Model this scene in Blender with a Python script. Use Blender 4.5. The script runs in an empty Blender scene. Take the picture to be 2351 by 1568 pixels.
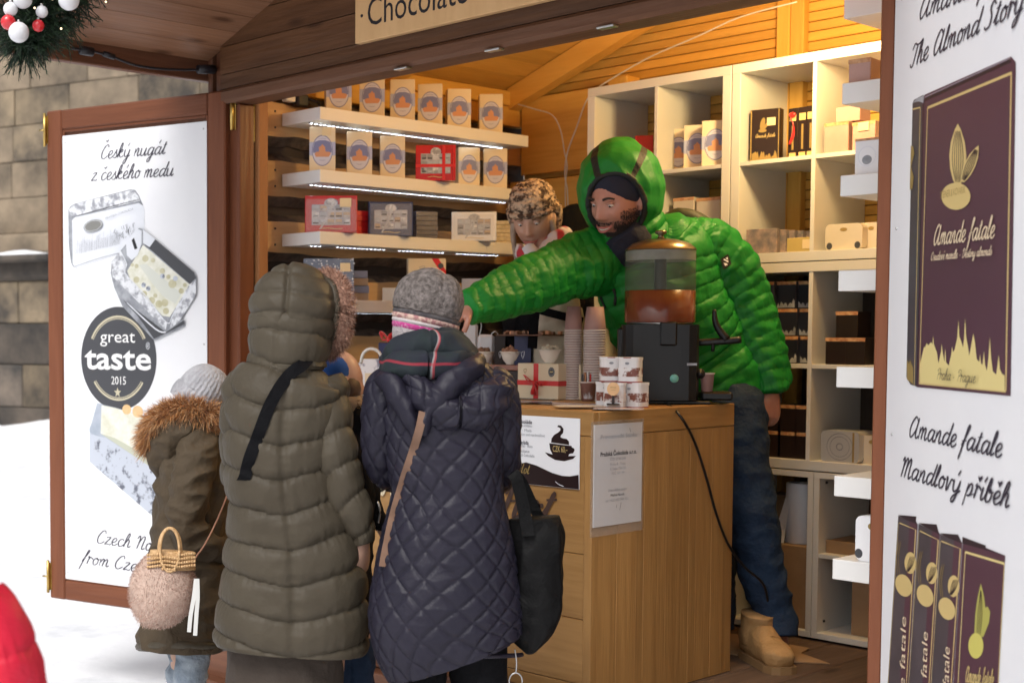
import bpy, bmesh, math, random
from mathutils import Vector, Matrix, noise
random.seed(7)
R = math.radians
SC = bpy.context.scene
COL = SC.collection
# ------------------------------------------------------------------ camera
W, H, F, PX, PY = 2351., 1568., 3173., 600., 919.
TH = math.atan(.0496)
FWH = Vector((-.7675, .6411, 0)).normalized(); RT = Vector((.6411, .7675, 0)).normalized(); UPV = Vector((0, 0, 1))
FW = FWH * math.cos(TH) - UPV * math.sin(TH); UP = UPV * math.cos(TH) + FWH * math.sin(TH)
EYE = Vector((0, 0, 1.5))
cam = bpy.data.cameras.new('camera'); camo = bpy.data.objects.new('camera', cam); COL.objects.link(camo)
m3 = Matrix((RT, UP, -FW)).transposed()
camo.matrix_world = Matrix.Translation(EYE) @ m3.to_4x4()
cam.sensor_width = 36; cam.lens = 36 * F / W
cam.shift_x = (W / 2 - PX) / W; cam.shift_y = (PY - H / 2) / W
cam.clip_end = 1000; cam.clip_start = .05
cam.dof.use_dof = True; cam.dof.focus_distance = 4.1; cam.dof.aperture_fstop = 4.5
SC.camera = camo
# ------------------------------------------------------------------ world, sun, exposure
SUN_EL, SUN_AZ = R(52), R(200)
w = bpy.data.worlds.new('World'); SC.world = w; w.use_nodes = True
nt = w.node_tree; nt.nodes.clear()
sky = nt.nodes.new('ShaderNodeTexSky'); sky.sky_type = 'NISHITA'; sky.sun_disc = False
sky.sun_elevation = SUN_EL; sky.sun_rotation = SUN_AZ; sky.dust_density = 6; sky.air_density = 1.2; sky.ozone_density = 1.5
hs = nt.nodes.new('ShaderNodeHueSaturation'); hs.inputs['Saturation'].default_value = .25
bg = nt.nodes.new('ShaderNodeBackground'); bg.inputs[1].default_value = .13
wo = nt.nodes.new('ShaderNodeOutputWorld')
nt.links.new(sky.outputs[0], hs.inputs['Color']); nt.links.new(hs.outputs[0], bg.inputs[0]); nt.links.new(bg.outputs[0], wo.inputs[0])
sl = bpy.data.lights.new('sun', 'SUN'); sl.energy = 1.3; sl.angle = R(30); sl.color = (1, .98, .95)
so = bpy.data.objects.new('sun', sl); COL.objects.link(so)
# the light comes from behind the photographer's left shoulder
sd = (-FWH * .75 - RT * .45); sd.z = 1.15
so.rotation_euler = sd.normalized().to_track_quat('Z', 'Y').to_euler()
sky.sun_rotation = math.atan2(sd.x, sd.y)
SC.view_settings.view_transform = 'Standard'; SC.view_settings.look = 'None'
SC.view_settings.exposure = 0.22; SC.view_settings.gamma = 1
# ------------------------------------------------------------------ pixel to place (measured on the photograph, 2351 wide)
def ray(x, y): return FW + RT * ((x - PX) / F) - UP * ((y - PY) / F)
def on(x, y, ax, v):
    d = ray(x, y); return EYE + d * ((v - EYE[ax]) / d[ax])
def at(x, y, dep): return EYE + ray(x, y) * dep
class Frame:
    """a vertical plane: o origin, u horizontal unit vector; its front looks along -Y of its own axes"""
    def __init__(s, o, u):
        s.o = Vector(o); s.u = Vector((u[0], u[1], 0)).normalized(); s.rz = math.atan2(s.u.y, s.u.x)
        s.n = Vector((-s.u.y, s.u.x, 0))
    def uv(s, x, y):
        d = ray(x, y); t = (s.o - EYE).dot(s.n) / d.dot(s.n); p = EYE + d * t - s.o
        return (p.dot(s.u), p.z)
    def pts(s, L): return [s.uv(x, y) for x, y in L]
# ------------------------------------------------------------------ materials
MATS = {}
def mk(name, c, c2=None, sc=6., rough=.6, bump=0., bsc=None, axis=None, stretch=12., metal=0., spec=.5, rnd=0., detail=5, knots=False, ramp=(.35, .7), coat=0., sheen=0., trans=0., alpha=1., emit=0., wave=0., crk=None):
    if name in MATS: return MATS[name]
    m = bpy.data.materials.new(name); m.use_nodes = True; n = m.node_tree.nodes; l = m.node_tree.links
    b = n['Principled BSDF']; b.inputs['Roughness'].default_value = rough; b.inputs['Metallic'].default_value = metal
    b.inputs['Specular IOR Level'].default_value = spec
    if coat: b.inputs['Coat Weight'].default_value = coat; b.inputs['Coat Roughness'].default_value = .25
    if sheen: b.inputs['Sheen Weight'].default_value = sheen; b.inputs['Sheen Roughness'].default_value = .5
    if trans: b.inputs['Transmission Weight'].default_value = trans
    if alpha < 1: b.inputs['Alpha'].default_value = alpha
    if emit: b.inputs['Emission Color'].default_value = (*c, 1); b.inputs['Emission Strength'].default_value = emit
    b.inputs['Base Color'].default_value = (*c, 1)
    m.diffuse_color = (*c, 1)
    if c2 or bump or rnd:
        tc = n.new('ShaderNodeTexCoord'); mp = n.new('ShaderNodeMapping'); oi = n.new('ShaderNodeObjectInfo')
        ad = n.new('ShaderNodeVectorMath'); ad.operation = 'MULTIPLY_ADD'
        l.new(oi.outputs['Random'], ad.inputs[0]); ad.inputs[1].default_value = (7, 13, 5); l.new(tc.outputs['Object'], ad.inputs[2])
        l.new(ad.outputs[0], mp.inputs[0])
        s = [1., 1., 1.]
        if axis is not None: s[axis] = 1. / stretch
        mp.inputs['Scale'].default_value = s
        nz = n.new('ShaderNodeTexNoise'); nz.inputs['Scale'].default_value = sc; nz.inputs['Detail'].default_value = detail; nz.inputs['Roughness'].default_value = .62
        if axis is not None: nz.inputs['Distortion'].default_value = .35
        l.new(mp.outputs[0], nz.inputs[0])
        fac = nz.outputs['Fac']
        if wave:
            wv = n.new('ShaderNodeTexNoise'); wv.inputs['Scale'].default_value = sc * 5; wv.inputs['Detail'].default_value = 2; l.new(mp.outputs[0], wv.inputs[0])
            mm = n.new('ShaderNodeMix'); mm.inputs[0].default_value = wave; l.new(fac, mm.inputs[2]); l.new(wv.outputs['Fac'], mm.inputs[3]); fac = mm.outputs[0]
        if c2:
            cr = n.new('ShaderNodeValToRGB'); cr.color_ramp.elements[0].position = ramp[0]; cr.color_ramp.elements[1].position = ramp[1]
            cr.color_ramp.elements[0].color = (*c, 1); cr.color_ramp.elements[1].color = (*c2, 1); l.new(fac, cr.inputs[0]); out = cr.outputs[0]
            if knots:
                vo = n.new('ShaderNodeTexVoronoi'); vo.inputs['Scale'].default_value = 4.5
                mp2 = n.new('ShaderNodeMapping'); s2 = [1.2, 1.2, 1.2]; s2[axis] = .42; mp2.inputs['Scale'].default_value = s2
                l.new(ad.outputs[0], mp2.inputs[0]); l.new(mp2.outputs[0], vo.inputs[0])
                k2 = n.new('ShaderNodeValToRGB'); k2.color_ramp.elements[0].position = .04; k2.color_ramp.elements[1].position = .13
                k2.color_ramp.elements[0].color = (.28, .2, .15, 1); k2.color_ramp.elements[1].color = (1, 1, 1, 1)
                l.new(vo.outputs['Distance'], k2.inputs[0])
                mx = n.new('ShaderNodeMix'); mx.data_type = 'RGBA'; mx.blend_type = 'MULTIPLY'; mx.inputs[0].default_value = .8
                l.new(out, mx.inputs[6]); l.new(k2.outputs[0], mx.inputs[7]); out = mx.outputs[2]
            if rnd:
                hv = n.new('ShaderNodeHueSaturation'); ml = n.new('ShaderNodeMath'); ml.operation = 'MULTIPLY_ADD'
                l.new(oi.outputs['Random'], ml.inputs[0]); ml.inputs[1].default_value = rnd * 2; ml.inputs[2].default_value = 1 - rnd
                l.new(ml.outputs[0], hv.inputs['Value']); l.new(out, hv.inputs['Color']); out = hv.outputs[0]
            l.new(out, b.inputs['Base Color'])
        if bump and crk:
            nb0 = n.new('ShaderNodeTexNoise'); nb0.inputs['Scale'].default_value = crk[0]; nb0.inputs['Detail'].default_value = 5; nb0.inputs['Distortion'].default_value = .5; l.new(mp.outputs[0], nb0.inputs[0]); bp0 = n.new('ShaderNodeBump'); bp0.inputs['Strength'].default_value = crk[1]; bp0.inputs['Distance'].default_value = .02; l.new(nb0.outputs['Fac'], bp0.inputs['Height'])
        if bump:
            nb = n.new('ShaderNodeTexNoise'); nb.inputs['Scale'].default_value = bsc or sc * 3; nb.inputs['Detail'].default_value = 6; l.new(mp.outputs[0], nb.inputs[0])
            bp = n.new('ShaderNodeBump'); bp.inputs['Strength'].default_value = bump; bp.inputs['Distance'].default_value = .01
            l.new(nb.outputs['Fac'], bp.inputs['Height']); (l.new(bp0.outputs[0], bp.inputs['Normal']) if crk else None); l.new(bp.outputs[0], b.inputs['Normal'])
    MATS[name] = m
    return m
def wood(name, c, c2, axis, **k):
    d = dict(sc=14, rough=.55, spec=.3, bump=.35, axis=axis, stretch=14, rnd=.14, knots=True, ramp=(.25, .8), wave=.3); d.update(k)
    return mk(name + 'xyz'[axis], c, c2, **d)
def brown(ax): return wood('brown_wood_', (.085, .032, .017), (.2, .085, .046), ax, rough=.42)
def brownx(ax): return wood('grey_brown_wood_', (.045, .018, .0075), (.15, .068, .03), ax, rough=.5)
def frame_w(ax): return wood('door_wood_', (.115, .036, .016), (.2, .07, .032), ax, rough=.4, knots=False)
def pine(ax): return wood('pine_', (.58, .31, .06), (.77, .47, .12), ax, rough=.5)
def oak(ax): return wood('counter_oak_', (.27, .135, .042), (.46, .255, .09), ax, rough=.42, knots=False, rnd=.12)
def raw(ax): return wood('raw_board_', (.36, .2, .085), (.56, .36, .18), ax, rough=.7)
bark = mk('bark', (.05, .035, .027), (.14, .1, .075), sc=20, rough=.9, bump=.8)
dark_in = mk('dark_backing', (.035, .025, .02), (.06, .04, .03), sc=4, rough=.9)
white_lam = mk('white_laminate', (.63, .62, .59), (.68, .67, .64), sc=2, rough=.35, rnd=.02)
white_gloss = mk('white_gloss_shelf', (.8, .8, .79), rough=.22)
paper = mk('paper_white', (.82, .83, .86), (.78, .79, .83), sc=3, rough=.45)
brass = mk('brass', (.6, .42, .13), (.45, .3, .1), sc=30, rough=.3, metal=1)
steel = mk('steel', (.5, .5, .5), rough=.3, metal=1)
black = mk('black_ink', (.012, .011, .016), rough=.5)
ink = mk('dark_ink', (.03, .026, .045), rough=.5)
plum = mk('plum_print', (.083, .035, .055), (.075, .031, .05), sc=3, rough=.4)
plum2 = mk('plum_dark_print', (.022, .012, .02), rough=.4)
gold = mk('gold_print', (.62, .47, .2), rough=.4)
goldp = mk('pale_gold_print', (.72, .6, .26), rough=.4)
goldd = mk('dull_gold_print', (.3, .21, .07), rough=.4)
creamc = mk('cream_card', (.72, .6, .42), (.76, .65, .47), sc=5, rough=.5, rnd=.05)
blue_p = mk('blue_print', (.2, .22, .42), rough=.5)
blue_l = mk('light_blue_print', (.42, .46, .66), rough=.5)
orange_p = mk('orange_print', (.62, .3, .16), rough=.5)
red_p = mk('red_print', (.55, .02, .02), (.4, .012, .015), sc=8, rough=.25)
redr = mk('red_ribbon', (.62, .015, .015), rough=.3, sheen=.3)
navy_p = mk('navy_print', (.025, .03, .09), (.035, .045, .12), sc=10, rough=.3)
price = mk('price_card', (.75, .6, .36), rough=.5)
# ------------------------------------------------------------------ mesh helpers
class MB:
    def __init__(s): s.v = []; s.f = []; s.m = []; s.slots = []; s.sm = []; s.k = 0
    def mi(s, mat):
        if mat not in s.slots: s.slots.append(mat)
        return s.slots.index(mat)
    def add(s, V, Fc, mat, smooth=False):
        b = len(s.v); s.v += [tuple(p) for p in V]; i = s.mi(mat)
        for f in Fc: s.f.append([b + a for a in f]); s.m.append(i); s.sm.append(smooth)
    def box(s, x0, x1, y0, y1, z0, z1, mat, bev=.003):
        if x0 > x1: x0, x1 = x1, x0
        if y0 > y1: y0, y1 = y1, y0
        if z0 > z1: z0, z1 = z1, z0
        b = min(bev, .3 * min(x1 - x0, y1 - y0, z1 - z0)); lo = (x0, y0, z0); hi = (x1, y1, z1)
        if b <= 0:
            V = [(a, c, d) for a in (x0, x1) for c in (y0, y1) for d in (z0, z1)]
            return s.add(V, [(0, 1, 3, 2), (4, 6, 7, 5), (0, 4, 5, 1), (2, 3, 7, 6), (0, 2, 6, 4), (1, 5, 7, 3)], mat)
        V = []; idx = {}
        for cx in (0, 1):
            for cy in (0, 1):
                for cz in (0, 1):
                    c = (cx, cy, cz)
                    for ax in range(3):
                        p = [(lo[i] if c[i] == 0 else hi[i]) for i in range(3)]
                        for i in range(3):
                            if i != ax: p[i] += b if c[i] == 0 else -b
                        idx[(c, ax)] = len(V); V.append(p)
        Fc = []
        for ax in range(3):
            o1, o2 = (ax + 1) % 3, (ax + 2) % 3
            for sd_ in (0, 1):
                q = []
                for a, c2 in ((0, 0), (1, 0), (1, 1), (0, 1)):
                    c = [0, 0, 0]; c[ax] = sd_; c[o1] = a; c[o2] = c2; q.append(idx[(tuple(c), ax)])
                Fc.append(q if sd_ else q[::-1])
            for a in (0, 1):
                for c2 in (0, 1):
                    c = [0, 0, 0]; c[o1] = a; c[o2] = c2; d = list(c); d[ax] = 1
                    q = [idx[(tuple(c), o1)], idx[(tuple(d), o1)], idx[(tuple(d), o2)], idx[(tuple(c), o2)]]
                    Fc.append(q if (a ^ c2) else q[::-1])
        for c in [(a, c2, d) for a in (0, 1) for c2 in (0, 1) for d in (0, 1)]:
            q = [idx[(c, 0)], idx[(c, 1)], idx[(c, 2)]]
            Fc.append(q if sum(c) % 2 else q[::-1])
        s.add(V, Fc, mat)
    def prism(s, P, ax, a0, a1, mat):
        """polygon P (2D, in the two other axes in order) extruded along ax"""
        def e(p, a):
            q = list(p); q.insert(ax, a); return q
        n = len(P); V = [e(p, a0) for p in P] + [e(p, a1) for p in P]
        s.add(V, [list(range(n))[::-1], list(range(n, 2 * n))] + [(i, (i + 1) % n, n + (i + 1) % n, n + i) for i in range(n)], mat)
    def lathe(s, prof, mat, c=(0, 0, 0), n=28, smooth=True):
        V = []; Fc = []; N = len(prof)
        for i in range(n):
            a = 2 * math.pi * i / n
            for r, z in prof: V.append((c[0] + r * math.cos(a), c[1] + r * math.sin(a), c[2] + z))
        for i in range(n):
            j = (i + 1) % n
            for k in range(N - 1): Fc.append((i * N + k, j * N + k, j * N + k + 1, i * N + k + 1))
        s.add(V, Fc, mat, smooth)
    def tube(s, P, r, mat, n=8, sub=4, ry=None):
        P = [Vector(p) for p in P]; Q = crom(P, sub) if sub > 1 and len(P) > 2 else P
        V = []; Fc = []; up = Vector((0.1, .2, 1)).normalized()
        for i, p in enumerate(Q):
            t = (Q[min(i + 1, len(Q) - 1)] - Q[max(i - 1, 0)]).normalized()
            a = t.cross(up)
            if a.length < .1: a = t.cross(Vector((1, 0, 0)))
            a.normalize(); b = t.cross(a)
            rr = r(i / (len(Q) - 1)) if callable(r) else r
            for k in range(n):
                g = 2 * math.pi * k / n; V.append(p + a * rr * math.cos(g) + b * (ry or rr) * math.sin(g))
        for i in range(len(Q) - 1):
            for k in range(n): Fc.append((i * n + k, i * n + (k + 1) % n, (i + 1) * n + (k + 1) % n, (i + 1) * n + k))
        Fc += [list(range(n))[::-1], [(len(Q) - 1) * n + k for k in range(n)]]
        s.add(V, Fc, mat, True)
    def ball(s, c, r, mat, n=12):
        if not hasattr(r, '__len__'): r = (r, r, r)
        V = []; Fc = []
        for i in range(n // 2 + 1):
            a = math.pi * i / (n // 2)
            for k in range(n):
                g = 2 * math.pi * k / n; V.append((c[0] + r[0] * math.sin(a) * math.cos(g), c[1] + r[1] * math.sin(a) * math.sin(g), c[2] + r[2] * math.cos(a)))
        for i in range(n // 2):
            for k in range(n): Fc.append((i * n + k, (i + 1) * n + k, (i + 1) * n + (k + 1) % n, i * n + (k + 1) % n))
        s.add(V, Fc, mat, True)
    # flat print, drawn on the plane y = 0 of the mesh's own axes, each shape a hair in front of the last
    def lay(s): s.k += 1; return -.0008 - s.k * 6e-5
    def poly(s, P, mat):
        y = s.lay(); s.add([(u, y, v) for u, v in P], [list(range(len(P)))], mat)
    def rect(s, u0, v0, u1, v1, mat): s.poly([(u0, v0), (u1, v0), (u1, v1), (u0, v1)], mat)
    def ell(s, u, v, a, b, mat, n=40, a0=0., a1=2 * math.pi, w=None, rot=0.):
        y = s.lay(); V = []; Fc = []
        def pt(g, k): x_, z_ = a * k * math.cos(g), b * k * math.sin(g); return (u + x_ * math.cos(rot) - z_ * math.sin(rot), y, v + x_ * math.sin(rot) + z_ * math.cos(rot))
        full = abs(a1 - a0 - 2 * math.pi) < 1e-6
        if w is None: return s.add([pt(a0 + (a1 - a0) * i / n, 1) for i in range(n + (0 if full else 1))], [list(range(n + (0 if full else 1)))], mat)
        for i in range(n + 1):
            g = a0 + (a1 - a0) * i / n; V += [pt(g, 1 - w), pt(g, 1)]
        s.add(V, [(2 * i, 2 * i + 1, 2 * i + 3, 2 * i + 2) for i in range(n)], mat)
    def line(s, P, wd, mat, sub=4, cal=0.):
        P = [Vector((p[0], p[1])) for p in P]
        Q = crom(P, sub) if sub > 1 and len(P) > 2 else P
        y = s.lay(); V = []
        for i, p in enumerate(Q):
            t = (Q[min(i + 1, len(Q) - 1)] - Q[max(i - 1, 0)])
            if t.length < 1e-9: t = Vector((1, 0))
            t.normalize(); k = wd * .5 * ((1 - cal) + cal * abs(t.y) * (1 if t.y < 0 else .55))
            e = .55 if i in (0, len(Q) - 1) else 1
            nn = Vector((-t.y, t.x)) * k * e; V += [(p.x + nn.x, y, p.y + nn.y), (p.x - nn.x, y, p.y - nn.y)]
        s.add(V, [(2 * i, 2 * i + 1, 2 * i + 3, 2 * i + 2) for i in range(len(Q) - 1)], mat)
    def text(s, t, u, v, size, mat, width=None, bold=0., slope=0., align='L'):
        V, Fc, wt = font_mesh(t, bold); y = s.lay(); kx = size if width is None else width / max(wt, 1e-6)
        off = 0 if align == 'L' else -wt * kx / 2
        s.add([(u + off + a * kx, y, v + b * size + slope * (a * kx + off)) for a, b in V], Fc, mat)
    def script(s, t, u, v, xh, mat, width=None, pen=.2, slope=0., slant=.28, cal=.5):
        wt = script_w(t); kx = xh if width is None else width / wt
        x = 0
        for ch in t:
            base, acc = ACC.get(ch, (ch, None)); adv, st = GL.get(base, (.5, []))
            for L in st:
                s.line([(u + (x + a + slant * b) * kx, v + b * xh + slope * (x + a) * kx) for a, b in L], pen * (kx * .5 + xh * .5), mat, 5, cal)
            top = 2.15 if base.isupper() else 1.45
            cx = x + adv * .45
            if acc == 'v': A = [(cx - .18, top + .25), (cx, top), (cx + .22, top + .28)]
            elif acc == 'a': A = [(cx - .02, top - .05), (cx + .16, top + .35)]
            elif acc == 'd': A = [(cx - .15, top), (cx - .1, top + .12)]
            if acc: s.line([(u + (a + slant * b) * kx, v + b * xh + slope * a * kx) for a, b in A], pen * kx, mat, 1, 0)
            x += adv
    def stars(s, n, u0, v0, u1, v1, sz, mat, seed=1):
        rr = random.Random(seed)
        for i in range(n):
            a, b, z = rr.uniform(u0, u1), rr.uniform(v0, v1), sz * rr.uniform(.4, 1); s.ell(a, b, z, z * rr.uniform(.5, 1), mat, 6)
    def obj(s, name, parent=None, loc=(0, 0, 0), rz=0.):
        me = bpy.data.meshes.new(name); me.from_pydata(s.v, [], s.f); me.polygons.foreach_set('material_index', s.m); me.polygons.foreach_set('use_smooth', s.sm)
        for m in s.slots: me.materials.append(m)
        me.update()
        o = bpy.data.objects.new(name, me); COL.objects.link(o); o.location = loc; o.rotation_euler = (0, 0, rz)
        if parent: o.parent = parent
        return o
def crom(P, sub):
    Q = []; n = len(P)
    for i in range(n - 1):
        p0, p1, p2, p3 = P[max(i - 1, 0)], P[i], P[i + 1], P[min(i + 2, n - 1)]
        for k in range(sub):
            t = k / sub; Q.append(.5 * ((2 * p1) + (p2 - p0) * t + (2 * p0 - 5 * p1 + 4 * p2 - p3) * t * t + (3 * p1 - p0 - 3 * p2 + p3) * t ** 3))
    Q.append(P[-1]); return Q
_fc = {}
def font_mesh(t, bold=0.):
    if (t, bold) in _fc: return _fc[(t, bold)]
    cu = bpy.data.curves.new('lettering', 'FONT'); cu.body = t; cu.size = 1; cu.offset = bold; cu.resolution_u = 3
    o = bpy.data.objects.new('lettering', cu); COL.objects.link(o)
    dg = bpy.context.evaluated_depsgraph_get(); me = o.evaluated_get(dg).to_mesh()
    V = [(v.co.x, v.co.y) for v in me.vertices]; Fc = [list(p.vertices) for p in me.polygons]
    wt = max([a for a, b in V] or [1]); COL.objects.unlink(o); bpy.data.objects.remove(o)
    _fc[(t, bold)] = (V, Fc, wt); return _fc[(t, bold)]
# a running hand, one unit = x-height
_B = [(.78, .85), (.5, 1.), (.2, .75), (.12, .35), (.3, .02), (.55, .2), (.75, .6), (.85, 1.)]
GL = {
 'a': (1.0, [_B, [(.85, 1.), (.72, .35), (.85, .02), (1.08, .25)]]),
 'b': (.8, [[(0, .2), (.35, 1.2), (.4, 1.75), (.25, 1.6), (.12, .5), (.25, .02), (.55, .1), (.65, .6), (.5, .95), (.4, .75), (.8, .8)]]),
 'c': (.78, [[(.68, .8), (.5, 1.), (.2, .8), (.12, .4), (.3, .03), (.55, .05), (.8, .3)]]),
 'd': (1.0, [_B[:-1], [(1.0, 1.85), (.85, 1.), (.72, .35), (.85, .02), (1.08, .25)]]),
 'e': (.78, [[(.1, .35), (.45, .5), (.62, .8), (.45, 1.), (.2, .8), (.12, .4), (.3, .03), (.55, .05), (.8, .3)]]),
 'f': (.6, [[(.05, .25), (.45, 1.2), (.62, 1.8), (.45, 1.75), (.22, .4), (.0, -.85)], [(.02, .62), (.55, .7)]]),
 'g': (1.0, [_B, [(.85, 1.), (.7, 0), (.5, -.7), (.25, -.75), (.3, -.4), (.7, -.05), (1.08, .25)]]),
 'h': (.85, [[(.0, .2), (.4, 1.2), (.45, 1.8), (.28, 1.7), (.15, 1.), (.08, 0)], [(.12, .4), (.4, 1.), (.58, .85), (.53, .3), (.65, .02), (.9, .25)]]),
 'i': (.45, [[(.2, 1.), (.13, .3), (.25, .02), (.48, .25)]]),
 'k': (.85, [[(.0, .2), (.4, 1.2), (.45, 1.8), (.28, 1.7), (.15, 1.), (.08, 0)], [(.15, .5), (.5, 1.), (.62, .8), (.22, .52), (.5, .05), (.88, .25)]]),
 'l': (.48, [[(0, .2), (.35, 1.2), (.4, 1.8), (.25, 1.6), (.12, .5), (.22, .02), (.5, .25)]]),
 'm': (1.2, [[(.1, 1.), (.1, 0)], [(.12, .5), (.35, 1.), (.5, .85), (.45, 0)], [(.47, .5), (.75, 1.), (.9, .85), (.86, .3), (.98, .02), (1.22, .25)]]),
 'n': (.87, [[(.1, 1.), (.1, 0)], [(.12, .4), (.4, 1.), (.58, .85), (.53, .3), (.65, .02), (.9, .25)]]),
 'o': (.82, [[(.5, 1.), (.2, .8), (.12, .4), (.3, .02), (.6, .2), (.65, .7), (.45, 1.), (.5, .82), (.85, .85)]]),
 'p': (.85, [[(.15, 1.), (.0, -.8)], [(.08, .3), (.4, 1.), (.62, .75), (.5, .15), (.2, .05)], [(.5, .12), (.9, .28)]]),
 'r': (.65, [[(.05, .9), (.2, 1.05), (.12, 0)], [(.13, .4), (.32, .95), (.55, .85), (.68, .7)]]),
 's': (.68, [[(.0, .15), (.3, .75), (.42, 1.08), (.38, .75), (.58, .35), (.42, .02), (.12, .08)], [(.45, .04), (.7, .22)]]),
 't': (.6, [[(0, .2), (.3, .9), (.4, 1.55)], [(.4, 1.55), (.22, .4), (.35, .02), (.62, .22)], [(.1, 1.12), (.6, 1.2)]]),
 'u': (1.0, [[(.12, 1.), (.1, .35), (.28, .02), (.55, .2), (.75, 1.)], [(.75, 1.), (.68, .3), (.8, .02), (1.03, .25)]]),
 'v': (.8, [[(.05, .95), (.15, 1.), (.2, .1), (.35, .1), (.58, .9), (.82, .85)]]),
 'y': (.95, [[(.12, 1.), (.12, .4), (.32, .05), (.6, .3), (.78, 1.)], [(.78, 1.), (.65, 0), (.45, -.7), (.2, -.75), (.25, -.4), (.6, -.05), (.98, .25)]]),
 'z': (.8, [[(.1, .9), (.35, 1.), (.62, .95), (.1, .06), (.4, .1), (.72, .02), (.82, .2)]]),
 'A': (1.35, [[(1.0, 1.45), (.7, 1.8), (.3, 1.3), (.15, .6), (.35, .02), (.7, .3), (1.0, 1.), (1.12, 1.75)], [(1.12, 1.75), (.95, .5), (1.1, .02), (1.38, .25)]]),
 'C': (1.05, [[(.95, 1.4), (.8, 1.78), (.45, 1.6), (.15, .9), (.2, .25), (.5, .0), (.85, .2), (1.0, .4)]]),
 'D': (1.25, [[(.45, 1.7), (.25, .05)], [(.1, 1.3), (.5, 1.8), (1.05, 1.4), (1., .5), (.5, .0), (.15, .1)]]),
 'H': (1.3, [[(.1, 1.2), (.25, 1.75), (.4, 1.6), (.3, .6), (.1, .0), (-.15, .15)], [(.25, .85), (.95, .95)], [(1.0, 1.75), (.85, .8), (.85, .1), (1.2, .25)]]),
 'M': (1.45, [[(.05, 1.4), (.22, 1.75), (.3, 1.2), (.18, 0)], [(.22, .7), (.55, 1.65), (.72, 1.5), (.62, 0)], [(.66, .7), (.98, 1.65), (1.15, 1.5), (1.1, .3), (1.2, 0), (1.45, .25)]]),
 'N': (1.2, [[(.05, 1.3), (.25, 1.75), (.38, 1.3), (.28, 0)], [(.32, .7), (.62, 1.55), (.85, 1.7), (.92, 1.3), (.82, .3), (.95, .0), (1.2, .25)]]),
 'O': (1.3, [[(.7, 1.78), (.25, 1.3), (.15, .5), (.5, .0), (1., .5), (1.05, 1.3), (.7, 1.78)]]),
 'P': (1.0, [[(.45, 1.55), (.3, 0)], [(.1, 1.3), (.4, 1.78), (.9, 1.6), (.85, 1.), (.4, .8)]]),
 'S': (1.0, [[(.95, 1.45), (.65, 1.8), (.4, 1.4), (.65, .8), (.6, .2), (.25, .0), (.02, .25)]]),
 'T': (1.0, [[(.1, 1.35), (.35, 1.78), (.8, 1.6), (1.25, 1.75)], [(.78, 1.62), (.6, .6), (.45, .05), (.2, .05), (.08, .3)]]),
 '·': (.8, [[(.3, .6), (.38, .52), (.42, .66)]]), ' ': (.55, []),
}
ACC = {'Č': ('C', 'v'), 'č': ('c', 'v'), 'ý': ('y', 'a'), 'á': ('a', 'a'), 'é': ('e', 'a'), 'ř': ('r', 'v'), 'í': ('i', 'a'), 'ě': ('e', 'v'), 'i': ('i', 'd')}
def script_w(t): return sum(GL.get(ACC.get(c, (c,))[0], (.5,))[0] for c in t)
def thing(name, label, cat, loc=(0, 0, 0), rz=0., group=None):
    o = bpy.data.objects.new(name, None); COL.objects.link(o); o.location = loc; o.rotation_euler = (0, 0, rz); o.empty_display_size = .1
    o['label'] = label; o['category'] = cat
    if group: o['group'] = group
    return o
def tag(o, label=None, cat=None, group=None, kind=None):
    for k, v in (('label', label), ('category', cat), ('group', group), ('kind', kind)):
        if v: o[k] = v
    return o
def part(name, parent, *boxes, mat=None, bev=.003):
    m = MB()
    for b in boxes: m.box(*b[:6], b[6] if len(b) > 6 else mat, bev)
    return m.obj(name, parent)
def dup(root, loc, rz, label, group=None):
    r = root.copy(); COL.objects.link(r); r.location = loc; r.rotation_euler = (0, 0, rz); r['label'] = label
    if group: r['group'] = group
    for ch in [c for c in bpy.data.objects if c.parent == root]:
        c = ch.copy(); COL.objects.link(c); c.parent = r
        for g in [q for q in bpy.data.objects if q.parent == ch]:
            d = g.copy(); COL.objects.link(d); d.parent = c
    return r
def newpart(me, name, parent, loc, rz=0.):
    o = bpy.data.objects.new(name, me); COL.objects.link(o); o.parent = parent; o.location = loc; o.rotation_euler = (0, 0, rz); return o
# ================================================================== the ground and the far wall
YF, XL, XR, YB, ZF = 3.42, -4.31, -1.65, 5.24, .35
def snow_h(x, y): return .022 * noise.noise(Vector((x * 1.3, y * 1.3, 0))) + .05 * noise.noise(Vector((x * .35, y * .35, 3))) + .006 * noise.noise(Vector((x * 6, y * 6, 1)))
snow = mk('snow', (.58, .6, .64), (.86, .87, .9), sc=3, ramp=(.22, .5), detail=9, rough=.75, bump=.35, bsc=14)
dirt = mk('trodden_snow', (.45, .43, .42), (.75, .76, .78), sc=4, rough=.8, bump=.5, bsc=25)
m = MB(); n = 150
def gx(i): t = i / n * 2 - 1; return math.copysign(abs(t) ** 2.7, t) * 300
V = []
for i in range(n + 1):
    for j in range(n + 1):
        x, y = -5 + gx(i), 4 + gx(j); V.append((x, y, snow_h(x, y) - .03 + (.0 if abs(x) > 80 else 0)))
m.add(V, [(i * (n + 1) + j, (i + 1) * (n + 1) + j, (i + 1) * (n + 1) + j + 1, i * (n + 1) + j + 1) for i in range(n) for j in range(n)], snow, True)
tag(m.obj('snow_ground'), 'trodden white snow covering the square', kind='structure')
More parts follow.
